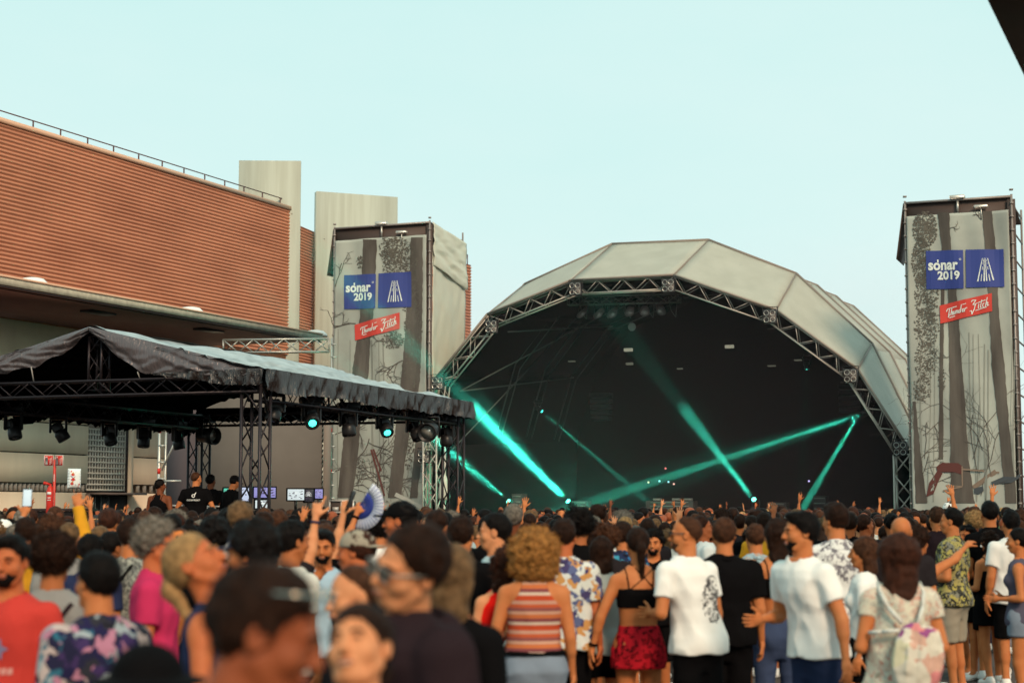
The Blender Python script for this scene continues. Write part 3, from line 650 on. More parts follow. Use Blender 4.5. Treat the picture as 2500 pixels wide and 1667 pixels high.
# lighting bar with six floodlights under the arch
a, b = SO.off(1)(1388, 735), SO.off(1)(1660, 728); s = MB(); s.truss(a, b, (0, 0, 1), .3, .36, .03, .018, .5)
for k in range(5): c = a.lerp(b, .1 + k * .2); s.path([c, c + Vector((.1, 0, -.5)), c + Vector((.3, 0, -.8)), c + Vector((.35, 0, -.2))], .012, 4)
s.tube(a + U * .5, a + U * .5 + Vector((0, 0, 1.2)), .02); s.tube(b - U * .5, b - U * .5 + Vector((0, 0, 1.2)), .02)
tag(s.build('lighting_bar', mat('dull_truss', (.16, .14, .13), .5, metal=.4)), 'short lighting truss hung under the top of the stage arch', 'truss')
def flood_proto():
    t = thing('floodlight', (0, 0, 0), 'x', 'stage light', 'floodlights on the hung lighting truss'); s = MB()
    s.lathe((0, 0, 0), [(.10, -.22), (.17, -.16), (.21, .1), (.22, .2), (.20, .2), (.17, .12)], 14, (1, 0, 0), (0, .6, .8), (0, -.8, -.6)); s.build('housing', mat('grey_lamp_body', (.16, .15, .14), .5), t, True)
    s = MB(); s.path([(-.25, 0, -.05), (-.25, 0, .38), (.25, 0, .38), (.25, 0, -.05)], .022, 5); s.tube((0, 0, .38), (0, 0, .6), .02); s.build('yoke', M_HOUS, t)
    s = MB(); s.lathe((0, -.12, -.09), [(.02, -.02), (.15, 0), (.16, .02)], 12, (1, 0, 0), (0, .6, .8), (0, -.8, -.6)); s.build('lens', M_REFL, t, True)
    return t
fp = flood_proto(); nth = ['first', 'second', 'third', 'fourth', 'fifth', 'sixth']
for k, (x, y) in enumerate(((1424, 762), (1464, 763), (1497, 762), (1538, 758), (1574, 757), (1613, 755))):
    o = fp if k == 0 else copy_tree(fp); o.location = SO.off(1)(x, y); o.rotation_euler = (0, 0, angR + (k - 2) * .15)
    o['label'] = nth[k] + ' floodlight from the left on the short truss under the stage arch'
# lamps deep inside the stage
SB = Plane(SC + AS * 11, U)
for k, (x, y, w_, h_, e_) in enumerate(((1534, 854, 22, 8, 3), (1781, 846, 22, 8, 3), (1396, 882, 18, 3, 1), (1537, 888, 18, 6, 1), (1660, 900, 14, 3, 1.5), (1884, 893, 20, 3, 1.5), (1948, 879, 18, 3, 1))):
    c = SB(x, y); s = MB(); s.bbox(c, (w_ / 55, .2, h_ / 55), .01, U, AS); 
    o = s.build('batten_light', mat('batten_pale%d' % int(e_), (.2, .2, .17), .5, emit=(.9, .85, .62), estr=.10 * e_)); tag(o, 'x', 'stage light', 'small lit battens hanging in the dark stage')
    o['label'] = ('bright pale batten hanging left of the middle of the dark stage', 'bright pale batten hanging right of the middle of the dark stage', 'dim narrow batten hanging furthest left in the dark stage', 'dim batten just under the left bright one',
                  'dim batten between the two bright ones and lower', 'dim batten right of and below the right bright one', 'short dim batten high near the right canopy slope')[k]
# hanging speaker cluster
for k, (x, y) in enumerate(((1468, 965), (2075, 945))):
    s = MB()
    for j in range(5): c = SB(x, y + j * 14) ; s.bbox(c, (1.0 - .03 * j, .6, .22), .02, U, AS)
    o = s.build('line_array', mat('speaker_black', (.03, .026, .028), .6)); tag(o, ('dark line-array loudspeakers hanging left of the middle of the stage', 'dark line-array loudspeakers hanging by the right canopy slope')[k], 'loudspeaker')
# equipment on the deck
def gear(x, y0, y1, wpx, off, kind, label):
    pl = Plane(SC + AS * off, U); b = pl(x, 1240); z1 = pl(x, y0).z; wd = wpx / FPX * b.y; t = thing('equipment_rack' if kind == 'rack' else 'dj_table', Z(b, 1.5), label, 'stage gear')
    s = MB(); s.bbox(Z(b, (1.5 + z1) / 2), (wd, .7, z1 - 1.5), .02, U, AS); s.build('cabinet', mat('gear_black', (.035, .03, .03), .6), t)
    s = MB()
    for k in range(4): s.box(Z(b, 1.5 + (z1 - 1.5) * (k + .5) / 4) - AS * .36, (wd * .8, .03, .05), U, AS)
    s.build('panel_strip', mat('gear_grey', (.16, .15, .14), .5), t)
    if kind != 'rack':
        s = MB()
        for k in (-.3, .1, .35): s.bbox(Z(b, z1 + .06) + U * wd * k, (.35, .3, .1), .02, U, AS)
        s.build('mixer', mat('gear_grey', (0, 0, 0)), t)
    return t
gear(1268, 1205, 1240, 26, 6, 'rack', 'stack of dark equipment cases lit green at the foot of the brightest beam')
gear(1420, 1222, 1240, 40, 8, 'rack', 'low dark cases in the green haze right of the brightest beam')
gear(1640, 1222, 1240, 120, 7, 'table', 'long dark performance table in the middle of the stage')
gear(2005, 1210, 1240, 34, 8, 'rack', 'tall dark rack near the right end of the stage'); gear(1900, 1226, 1240, 46, 6, 'rack', 'low dark rack right of the third beam lamp')
for k, (x, y, c) in enumerate(((1610, 1174, (.5, .9, 1)), (1632, 1176, (.5, .9, 1)), (1645, 1181, (1, .5, .4)), (1583, 1177, (1, .6, .4)), (1975, 1174, (.6, .5, 1)), (1187, 969, (1, .05, .03)), (1290, 985, (1, .05, .03)), (1625, 1143, (1, .2, .2)))):
    s = MB(); p = SB(x, y); s.lathe(p, [(.01, -.03), (.045, -.02), (.045, .02), (.01, .03)], 8, U, (0, 0, 1), AS); o = s.build('indicator_lamp', mat('pin_%d' % k, (.1, .1, .1), emit=c, estr=1.4))
    tag(o, 'x', 'indicator light', 'tiny coloured lamps in the dark stage'); o['label'] = 'tiny %s lamp glowing %s' % (('pale blue', 'pale blue', 'orange red', 'orange', 'violet', 'red', 'red', 'red')[k], (
        'behind the long rising beam, left of its pair', 'behind the long rising beam, right of its pair', 'just right of the pale blue pair', 'left of the pale blue pair', 'low beside the right falling beam', 'beside the round lamp on the left of the stage', 'right of the upper left beam', 'above the middle of the rising beam')[k])
# closed parasol by the left leg, round lamp inside
b = pt(1084, 1240, 69.5); t = thing('closed_parasol', Z(b, 0), 'closed cream parasol standing beside the left stage leg', 'parasol'); s = MB(); s.tube(Z(b, 0), Z(b, 2.6), .04); s.build('pole', tr_m, t)
s = MB(); s.lathe(Z(b, 2.15), [(.2, 0), (.25, .12), (.22, .5), (.12, .9), (.04, 1.1)], 12); s.build('folded_cloth', M_SHEET, t, True)
for (x, y, lb) in ((1172, 976, 'round grey lamp at the left side of the stage beside the top beam'), (1543, 798, 'round dim lamp under the lighting truss'), (2092, 962, 'round dim lamp by the right arch truss')):
    c = SB(x, y); s = MB(); s.lathe(c, [(.05, .12), (.16, .08), (.2, 0), (.18, -.03), (.05, -.02)], 16, U, (0, 0, 1), AS); tag(s.build('round_lamp', mat('dim_reflector', (.12, .12, .11), .4, emit=(.5, .55, .5), estr=.06)), lb, 'stage light')

# ------------------------------------------------------------------ moving-head lamps (used on stage and in the tent)
def moving_head(kind='dark'):
    t = thing('moving_head_light', (0, 0, 0), 'x', 'stage light'); s = MB(); s.bbox((0, 0, -.02), (.42, .3, .13), .03)
    s.box((-.13, 0, .08), (.05, .1, .09)); s.box((.13, 0, .08), (.05, .1, .09)); s.path([(.2, .1, .0), (.3, .05, .12), (.22, 0, .2), (.05, .0, .16)], .012, 5); s.build('base', M_HOUS, t)
    s = MB(); s.bbox((0, 0, -.11), (.34, .14, .07), .02); s.bbox((-.155, 0, -.27), (.05, .13, .3), .02); s.bbox((.155, 0, -.27), (.05, .13, .3), .02); s.build('yoke', M_HOUS, t)
    h = empty('head', (0, 0, -.33)); h.parent = t; o_ = MB(); o_.bbox((0, 0, .03), (.24, .22, .2), .04); o_.lathe((0, 0, -.05), [(.115, 0), (.135, -.06), (.135, -.2), (.12, -.22), (.10, -.2)], 16); b_ = o_.build('lamp_body', M_HOUS, None); b_.parent = h
    o_ = MB(); o_.lathe((0, 0, -.25), [((.098 if kind != 'lit' else .070), 0), (.05, -.012), (.02, -.02)], 16); l_ = o_.build('lens', {'dark': M_LENS, 'lit': M_CYAN, 'source': M_CYANF}[kind], None, True); l_.parent = h
    return t
def aim(t, direction):
    h = [c for c in t.children if c.name.startswith('head')][0]; d = Vector(direction).normalized()
    d.rotate(Matrix.Rotation(-t.rotation_euler.z, 3, 'Z')); 
    if abs(t.rotation_euler.x) > 1: d.y = -d.y; d.z = -d.z
    h.rotation_euler = d.to_track_quat('-Z', 'Y').to_euler()
BEAMC = (.04, 1, .60)
def beam(a, b, ang, P_, label, show='source', cat='beam light', r=.05, mk=True, hang=False):
    d = (b - a).normalized()
    if mk:
        t = moving_head(show); t['label'] = label; t['group'] = 'beam lights throwing green shafts'
        if hang: t.location = a - d * .25 + Vector((0, 0, .33)); aim(t, d)
        else: t.location = a - d * .28 - Vector((0, 0, .33)); t.rotation_euler = (math.pi, 0, 0); aim(t, d)
    l = bpy.data.lights.new('beam', 'SPOT'); l.energy = P_; l.color = BEAMC; l.spot_size = R(ang); l.spot_blend = .35; l.shadow_soft_size = r
    o = bpy.data.objects.new('beam', l); COL.objects.link(o); o.location = a + d * .04; o.rotation_euler = d.to_track_quat('-Z', 'Y').to_euler(); return o
KB = 2.8
beam(pt(1240, 1222, 72.5), pt(1062, 1072, 69.6), 3.0, 1.5e6 * KB, 'lit beam lamp on the deck furthest left, behind the tent corner leg', r=.09)
beam(pt(1386, 1222, 72.5), pt(1072, 912, 66.8), 3.6, 4e6 * KB, 'brightest beam lamp on the deck, source of the thick white-green shaft', r=.14)
beam(pt(1840, 1218, 72.0), pt(1660, 985, 64.6), 3.6, 5e5 * KB, 'lit beam lamp on the deck right of the middle', r=.08)
beam(pt(2108, 1010, 69), pt(1440, 1226, 74), 2.6, 9e5 * KB, 'lower beam lamp high on the right arch, throwing the long shaft leftward', hang=True)
beam(pt(2112, 985, 69.5), pt(1962, 1238, 73), 3.6, 4.5e5 * KB, 'upper beam lamp high on the right arch, throwing a short steep shaft', hang=True)
beam(pt(1323, 1004, 80), pt(1530, 1180, 78), 3.0, 2e5 * KB, 'small beam lamp hanging deep in the stage with a thin dim shaft', 'lit', hang=True)
beam(pt(1970, 901, 80), pt(1966, 990, 80), 5, 6e3 * KB, 'tiny lit lamp high in the right half of the stage', 'lit', hang=True)
# smoke in and in front of the stage
s = MB(); c = Z(SC, 0) + AS * 5.4 - U * .2; s.box(c + Vector((0, 0, 6.0)), (24.0, 18.8, 11.9), U, AS)
ms = bpy.data.materials.new('stage_smoke'); ms.use_nodes = True; n_ = ms.node_tree; n_.nodes.clear(); oo = n_.nodes.new('ShaderNodeOutputMaterial'); vv = n_.nodes.new('ShaderNodeVolumePrincipled')
vv.inputs['Density'].default_value = .0036; vv.inputs['Color'].default_value = (.98, .70, .78, 1); n_.links.new(vv.outputs[0], oo.inputs['Volume'])
tag(s.build('stage_smoke', ms), 'thin theatrical smoke filling and spilling from the main stage', 'smoke', kind='stuff')
s = MB(); c = Z(SC, 0) - AS * 8.1 - U * .2; s.box(c + Vector((0, 0, 6.0)), (24.0, 8.0, 11.9), U, AS)
ms2 = ms.copy(); ms2.name = 'drifting_smoke'; [setattr(n.inputs['Density'], 'default_value', .0003) for n in ms2.node_tree.nodes if n.type == 'PRINCIPLED_VOLUME']
tag(s.build('drifting_smoke', ms2), 'very thin smoke drifting out over the front of the crowd', 'smoke', kind='stuff')
def halo(a, b, ang, P_):  # extra wide spot added along a beam to make the glow around it
    l = bpy.data.lights.new('added_beam_halo', 'SPOT'); l.energy = P_; l.color = BEAMC; l.spot_size = R(ang); l.spot_blend = 1.0; l.shadow_soft_size = .1; d = (b - a).normalized()
    o = bpy.data.objects.new('added_beam_halo', l); COL.objects.link(o); o.location = a + d * .1; o.rotation_euler = d.to_track_quat('-Z', 'Y').to_euler()
halo(pt(1386, 1222, 72.5), pt(1072, 912, 66.8), 15, 2.0e5); halo(pt(1240, 1222, 72.5), pt(1062, 1072, 69.6), 14, 8e4); halo(pt(1840, 1218, 72.0), pt(1660, 985, 64.6), 12, 2e4); halo(pt(2108, 1010, 69), pt(1440, 1226, 74), 12, 8e4)
# point lights added for the green glow low in the smoke, without fixtures
for (x, y, off, P_) in ((1372, 1200, 1, 520), (1228, 1208, 1, 170), (1500, 1215, 3, 90)):
    l = bpy.data.lights.new('added_glow', 'POINT'); l.energy = P_; l.color = BEAMC; l.shadow_soft_size = .8; o = bpy.data.objects.new('added_glow', l); COL.objects.link(o); o.location = Plane(SC + AS * off, U)(x, y)

# ------------------------------------------------------------------ mixing tent
SD = Vector((.344, .939, 0)).normalized(); FD = Vector((-.939, .344, 0)).normalized()
C0 = pt(633, 1240, 29.0); C0.z = 0; TW, TL = 6.8, 9.4; ZE = 4.02; ZP = 5.03; ZR = 5.06
def T(i, j, z): return C0 + FD * i + SD * j + Vector((0, 0, z))
tent = thing('mixing_tent', T(0, 0, 0), 'black truss tent with silver-black vinyl gable roof and fringed skirts', 'tent')
s = None
for (i, j) in ((.2, .2), (.2, TL - .2), (TW - .2, TL - .2), (TW - .2, .2)):
    s = MB(); s.truss(T(i, j, .05), T(i, j, ZE - .1), FD, .36, .36, .032, .016, .5); s.box(T(i, j, .04), (.6, .6, .06), FD, SD); s.build('leg_truss', M_BLKAL, tent)
def tr(a, b, nm, w_=.3, h_=.3, bay=.36): s = MB(); s.truss(a, b, (0, 0, 1), w_, h_, .026, .013, bay); return s.build(nm, M_BLKAL, tent)
tr(T(.05, .1, ZE - .08), T(TW, .1, ZE - .08), 'front_truss', .25, .26); tr(T(.2, TL - .15, ZE - .15), T(TW, TL - .15, ZE - .15), 'rear_truss', .25, .26)
tr(T(.2, .2, ZE - .2), T(.2, TL, ZE - .2), 'side_truss'); tr(T(TW - .2, .2, ZE - .2), T(TW - .2, TL, ZE - .2), 'side_truss')
for j in (.25, TL - .3): s = MB(); s.truss(T(TW / 2, j, ZE - .1), T(TW / 2, j, ZP - .15), FD, .26, .26, .026, .013, .3); s.build('king_post', M_BLKAL, tent)
tr(T(TW / 2, .2, ZP - .2), T(TW / 2, TL - .2, ZP - .2), 'ridge_truss', .2, .2)
rs = np.random.RandomState(3)
def wrk(u, v, amp=.05, ph=0):
    P_ = np.stack([u * 7 + v * 3, v * 13.0 - u * 2, np.full_like(u, ph)], -1); Q_ = np.stack([u * 22 - v * 3, v * 30 + u * 4, np.full_like(u, ph + 9)], -1)
    return amp * (vnoise(P_) + .5 * vnoise(Q_)) * (.35 + .65 * np.sin(np.clip(v, 0, 1) * math.pi)) - .10 * np.sin(v * math.pi) * (.6 + .4 * np.sin(u * 9.4))
# roof slopes: (ridge front, ridge back, eave back, eave front)
def slope(side, m, dz, nm, par):
    e = 0 if side == 0 else TW; o = -.12 if side == 0 else .12
    c = [T(TW / 2, -.05, ZP + dz), T(TW / 2, TL + .05, ZR + dz), T(e + o, TL + .12, ZE + .14 + dz), T(e + o, -.12, ZE + .16 + dz)]
    sg = 1 if side == 0 else -1
    return sheet(nm, c, 130, 70, m, par, lambda u, v: -sg * wrk(u, v, .085, 3 + side * 7) * 1.0, thick=0)
slope(0, M_TENTO, 0, 'roof_slope', tent); slope(1, M_TENTO, 0, 'roof_slope', tent)
slope(0, M_TENTB, -.035, 'roof_lining', tent); slope(1, M_TENTB, -.035, 'roof_lining', tent)
# front gable drape: band under each rafter, scalloped lower edge
def gable(side):
    e = 0 if side == 0 else TW; nu, nv = 90, 18; u, v = np.meshgrid(np.linspace(0, 1, nu + 1), np.linspace(0, 1, nv + 1), indexing='ij')
    x = TW / 2 + (e - TW / 2) * u * 1.02; top = ZP + (ZE + .16 - ZP) * u
    k = np.array([0, .12, .30, .52, .80, 1.0]); kb = np.array([.10, .36, .60, .52, .34, .16]) if side == 0 else np.array([.10, .30, .42, .36, .24, .16]); dpt = np.interp(u, k, kb)
    sc_ = .04 * np.abs(np.sin(u * math.pi * 6)); z = top - (dpt - sc_) * v
    j = -.06 - .05 * np.sin(v * 3) + .05 * vnoise(np.stack([u * 22 + v * 7, v * 1.5, u * 0 + side], -1)) * v + .04 * vnoise(np.stack([u * 9 - v * 5, v * 1.0, u * 0 + 5], -1))
    P_ = np.array(C0) + x[..., None] * np.array(FD) + j[..., None] * np.array(SD) + z[..., None] * np.array([0, 0, 1]); idx = np.arange((nu + 1) * (nv + 1)).reshape(nu + 1, nv + 1)
    F = np.stack([idx[:-1, :-1], idx[1:, :-1], idx[1:, 1:], idx[:-1, 1:]], -1).reshape(-1, 4); me = fast_mesh('gable_drape', P_.reshape(-1, 3) - np.array(tent.location), F); me.materials.append(mat('dark_silver_vinyl', (.13, .105, .108), .26, metal=.4, spec=.5, bump=(4, 1.4, (4.5, 4.5, .8))))
    me.polygons.foreach_set('use_smooth', [True] * len(F)); o = bpy.data.objects.new('gable_drape', me); COL.objects.link(o); o.parent = tent
    s = MB()
    for q in (.3, .46, .62) if side == 0 else (.35, .6): xx = TW / 2 + (e - TW / 2) * q; zz_ = ZP + (ZE + .16 - ZP) * q - float(np.interp(q, k, kb)) + .02; s.tube(T(xx, -.1, zz_), T(xx, 0, ZE + .04), .012, 4)
    s.build('tie_cord', mat('tie_grey', (.3, .28, .26), .5), tent)
gable(0); gable(1)
# skirts with folds
def skirt(a, b, z0a, z0b, h0, nm, nu=170, seed=0, m=None, taper=False):
    nv = 8; u, v = np.meshgrid(np.linspace(0, 1, nu + 1), np.linspace(0, 1, nv + 1), indexing='ij'); a = np.array(a); b = np.array(b); d = (b - a) / np.linalg.norm(b - a); n = np.array([d[1], -d[0], 0])
    n1 = vnoise(np.stack([u * 70 + v * 1.5, v * .6, u * 0 + seed], -1)); n2 = vnoise(np.stack([u * 150, v * 1.2, u * 0 + seed + 4], -1))
    off = (.085 * n1 + .045 * n2) * (.3 + .7 * v) + .03; hh = h0 * (1 + .09 * vnoise(np.stack([u * 15, u * 0, u * 0 + seed + 8], -1)) + .1 * n2)
    hh = hh * (np.clip(u * 1.4, .02, 1) if taper else 1); P_ = a + (b - a) * u[..., None] + n * off[..., None]; P_[..., 2] = z0a + (z0b - z0a) * u - v * hh
    idx = np.arange((nu + 1) * (nv + 1)).reshape(nu + 1, nv + 1); F = np.stack([idx[:-1, :-1], idx[1:, :-1], idx[1:, 1:], idx[:-1, 1:]], -1).reshape(-1, 4)
    me = fast_mesh(nm, P_.reshape(-1, 3) - np.array(tent.location), F); me.materials.append(m or M_TENTS); me.polygons.foreach_set('use_smooth', [True] * len(F)); o = bpy.data.objects.new(nm, me); COL.objects.link(o); o.parent = tent
skirt(T(-.14, -.12, 0), T(-.14, TL + .1, 0), ZE + .17, ZE + .15, .37, 'skirt', 190, 1)
skirt(T(-.14, TL + .1, 0), T(TW + .1, TL + .1, 0), ZE + .15, ZE + .15, .35, 'skirt', 120, 2, M_TENTB)
skirt(T(TW + .1, TL + .1, 0), T(TW + .1, -.12, 0), ZE + .15, ZE + .17, .62, 'skirt', 190, 3, M_TENTB)
skirt(T(2.2, -.13, 0), T(-.14, -.13, 0), ZE + .14, ZE + .17, .26, 'skirt', 60, 4, None, True)
s = MB(); s.box(T(TW / 2, TL / 2, .38), (TW - .6, TL - .6, .72), FD, SD); s.build('platform', M_FLOORM, tent)

# tent lamps: six along each side truss, each a thing
def hang(p, label, az=0, kind='dark', d=None):
    t = moving_head(kind); t['label'] = label; t['group'] = 'moving-head lamps under the mixing tent'; t.location = p; t.rotation_euler = (0, 0, az); aim(t, d or (.3, -.2, -1)); return t
LS = (27, 137, 262, 348, 430)
def onside(i, x, z):                             # point on the tent line i at photo column x
    pl = Plane(T(i, 0, 0), SD); p = pl(x, 1240); return Z(p, z)
lbl = ['moving-head lamp hanging furthest left under the tent roof', 'moving-head lamp tilted right, second from the left under the tent', 'moving-head lamp in front of the gridded window', 'moving-head lamp between the gridded window and the scaffold pole', 'moving-head lamp in front of the rear left tent leg']
for k, x in enumerate(LS): hang(onside(TW - .2, x, 3.76), lbl[k], .3 * k, d=((.25, -.2, -1), (.6, .1, -1), (.3, -.3, -1), (0, -.2, -1), (.2, .1, -1))[k])
RSx = ((668, 3.72, 'dark', (-.1, -.4, -1), 'moving-head lamp just right of the front tent leg'), (757, 3.62, 'lit', (.25, -1, -.6), 'moving-head lamp with a bright round green lens'), (848, 3.60, 'dark', (.1, -.1, -1), 'large dark moving-head lamp pointing straight down before the forest banner'),
       (937, 3.62, 'lit', (.35, -.8, -.75), 'moving-head lamp with a half-hidden green lens'), (1010, 3.62, 'dark', (.4, -.3, -.9), 'moving-head lamp third from the far tent corner'), (1088, 3.58, 'dark', (.1, -.1, -1), 'moving-head lamp beside the far tent corner leg'))
for (x, z, kd, d, lb) in RSx: hang(onside(.22, x, z + .20), lb, .35, kd, d)
def par(p, label, d, sc_=1):
    t = thing('par_can_light', p, label, 'stage light'); d = Vector(d).normalized(); X = d.cross(Vector((0, 0, 1))).normalized(); Y = X.cross(d); s = MB()
    s.lathe(Vector(p), [(.1, -.3), (.16, -.26), (.17, .0), (.2, .05), (.2, .2), (.18, .2), (.15, .05)], 18, X, Y, d); s.build('can', M_HOUS, t, True)
    s = MB(); s.lathe(Vector(p) + d * .06, [(.02, -.02), (.14, 0), (.15, .03)], 18, X, Y, d); s.build('lens', M_REFL, t, True)
    s = MB(); s.path([Vector(p) - X * .22, Vector(p) - X * .22 + Vector((0, 0, .3)), Vector(p) + X * .22 + Vector((0, 0, .3)), Vector(p) + X * .22], .015, 5); s.tube(Vector(p) + Vector((0, 0, .3)), Vector(p) + Vector((0, 0, .5)), .015); s.build('yoke', M_HOUS, t)
par(pt(510, 1063, 38.8), 'silver-fronted can lamp hanging alone between the rear tent legs', (.8, -.5, -.1)); par(pt(1047, 1053, 35.6), 'round black can lamp hanging low by the far tent corner', (-.2, -1, -.2))
beam(onside(.22, 757, 3.3) + Vector((.05, -.25, -.1)), pt(1060, 1118, 30), 2.2, 2.0e4, '', mk=False)

# desks, screens and cases in the tent
def desk(i0, i1, j, label, z=.75):
    a, b = T(i0, j, 0), T(i1, j, 0); c = (a + b) / 2; t = thing('mixing_desk', Z(c, .74), label, 'mixing desk'); X = (b - a).normalized(); n = SD; ln = (b - a).length
    s = MB(); s.bbox(Z(c, z + .74), (ln, .8, .06), .01, X, n); s.build('table_top', M_HOUS, t); s = MB()
    for e in (-1, 1):
        for f in (-1, 1): s.tube(Z(c + X * e * (ln / 2 - .1) + n * f * .3, .74), Z(c + X * e * (ln / 2 - .1) + n * f * .3, z + .72), .025)
    s.build('leg', M_BLKAL, t)
    s = MB(); s.slab([Z(a, z + .78) - n * .3, Z(b, z + .78) - n * .3, Z(b, z + .95) + n * .35, Z(a, z + .95) + n * .35], (0, 0, -.05)); s.build('console', M_DKM, t)
    s = MB()
    for k in range(14): q = a.lerp(b, (k + .5) / 14); s.box(Z(q, z + .87), (.02, .3, .02), X, n)
    s.build('faders', mat('fader_amber', (.2, .1, .04), emit=(1, .55, .2), estr=.5), t)
    return t
desk(2.6, .3, 3.4, 'long black mixing desk under the tent behind the crew'); desk(5.6, 3.2, 2.6, 'black side desk left of the crew under the tent')
def screen(x, y0, y1, w_, Y, label, cols, seed):
    c = pt(x, (y0 + y1) / 2, Y); h_ = (y1 - y0) / FPX * Y; wd = w_ / FPX * Y; X = (Vector((1, .25, 0))).normalized(); n = Vector((X.y, -X.x, 0)); t = thing('computer_monitor', Z(c, c.z - h_ / 2 - .15), label, 'monitor')
    s = MB(); s.bbox(c, (wd + .05, .05, h_ + .05), .01, X, n); s.tube(c - Vector((0, 0, h_ / 2)), Z(c, c.z - h_ / 2 - .2), .03); s.build('casing', M_HOUS, t)
    s = MB(); s.box(c + n * .03, (wd, .01, h_), X, n); sm = s.build('display', mat('display_%s' % cols[0], (.05, .05, .05), .3, emit=cols[1], estr=cols[2]), t)
    r_ = random.Random(seed); s = MB()
    for k in range(16): s.box(c + n * .038 + X * r_.uniform(-.42, .42) * wd + Vector((0, 0, r_.uniform(-.42, .42) * h_)), (wd * r_.uniform(.04, .16), .006, h_ * r_.uniform(.02, .1)), X, n)
    s.build('window_blocks', mat('display_blocks', (.02, .02, .03), .4, emit=(.25, .18, .3), estr=.25), sm)
    return t
screen(600, 1190, 1222, 26, 31.8, 'tilted bright monitor just left of the front tent leg', ('pale', (.62, .70, .9), .9), 1)
screen(646, 1190, 1214, 52, 31.8, 'wide lavender monitor behind the front tent leg', ('violet', (.36, .34, .75), .8), 2)
screen(640, 1221, 1240, 34, 31.0, 'low white laptop screen behind the front tent leg', ('white', (.75, .85, .85), .9), 3)
t = screen(722, 1194, 1220, 40, 33, 'white monitor left of the raised pointing hand', ('white', (0, 0, 0), 1), 4)
t = screen(754, 1194, 1224, 22, 33.1, 'dark monitor with a white starburst between two lit ones', ('dark', (.03, .03, .04), .6), 5)
c = pt(754, 1209, 33.0); X = Vector((1, .25, 0)).normalized(); s = MB()
for k in range(9):
    a = math.pi * (k + .5) / 9; s.tube(c + X * math.cos(a) * .012 + Vector((0, -.06, math.sin(a) * .02 - .02)), c + X * math.cos(a) * .065 + Vector((0, -.06, math.sin(a) * .1 - .02)), .003, 4)
s.build('starburst', mat('starburst_white', (.4, .4, .4), emit=(.8, .85, .85), estr=.7), t)
screen(778, 1194, 1216, 18, 33, 'narrow violet monitor beside the fist raised with a phone', ('violet', (0, 0, 0), 1), 6)
screen(553, 1192, 1206, 14, 32, 'small green-lit display left of the crew member in a cap', ('green', (.15, .8, .55), .8), 7)
def crate_lit(x0, x1, y0, y1, Y, label, amber):
    a, b = pt(x0, (y0 + y1) / 2, Y), pt(x1, (y0 + y1) / 2, Y); h_ = (y1 - y0) / FPX * Y; c = (a + b) / 2; wd = (b - a).length; t = thing('rack_case', Z(c, c.z - h_ / 2), label, 'rack case')
    s = MB(); s.bbox(c + Vector((0, .3, 0)), (wd, .5, h_), .01); s.build('shell', M_DKM, t); s = MB(); y = c.y + .03
    for e in (-1, 1): s.box((c.x + e * wd / 2, y, c.z), (.03, .03, h_ + .02)); s.box((c.x, y, c.z + e * h_ / 2), (wd, .035, .03))
    s.build('edge_trim', mat('trim_alu', (.6, .58, .55), .4, metal=.3), t)
    s = MB(); s.box((c.x, c.y + .02, c.z - h_ * .32), (wd * .9, .02, .035)); s.build('lit_strip', mat('strip_' + amber, (.2, .1, .05), emit={'red': (1, .12, .1), 'amber': (1, .5, .15)}[amber], estr=.9), t)
crate_lit(418, 443, 1234, 1252, 31.5, 'rack case with a red strip left of the printed black shirt', 'red'); crate_lit(488, 503, 1236, 1254, 31.5, 'narrow amber-lit rack case right of the printed black shirt', 'amber')
crate_lit(505, 521, 1236, 1254, 31.5, 'middle amber-lit rack case of three under the tent', 'amber'); crate_lit(524, 539, 1236, 1254, 31.5, 'amber-lit rack case left of the crew member in a cap', 'amber')
def flight(x0, x1, y0, y1, Y, label):
    a, b = pt(x0, y1, Y), pt(x1, y0, Y); c = (a + b) / 2; t = thing('flight_case', Z(c, a.z), label, 'flight case'); wd, h_ = b.x - a.x, b.z - a.z
    s = MB(); s.bbox(c + Vector((0, .35, 0)), (wd, .6, h_), .02); s.build('panel', mat('case_brown_black', (.06, .045, .04), .6), t); s = MB(); y = c.y + .04
    for k in (-1, 0, 1): s.box((c.x + k * wd / 2, y, c.z), (.035, .03, h_ + .03))
    for k in (-1, 1): s.box((c.x, y, c.z + k * h_ / 2), (wd, .04, .035))
    s.build('edge_trim', mat('trim_alu', (0, 0, 0)), t); s = MB(); s.box((c.x - wd * .25, y - .01, c.z - .05), (.12, .02, .08)); s.box((c.x + wd * .25, y - .01, c.z - .05), (.12, .02, .08)); s.build('latch', mat('trim_alu', (0, 0, 0)), t)
flight(804, 862, 1222, 1250, 34.5, 'brown flight case with pale edges right of the raised phone'); flight(735, 800, 1246, 1270, 33.5, 'low dark flight case below the three monitors')

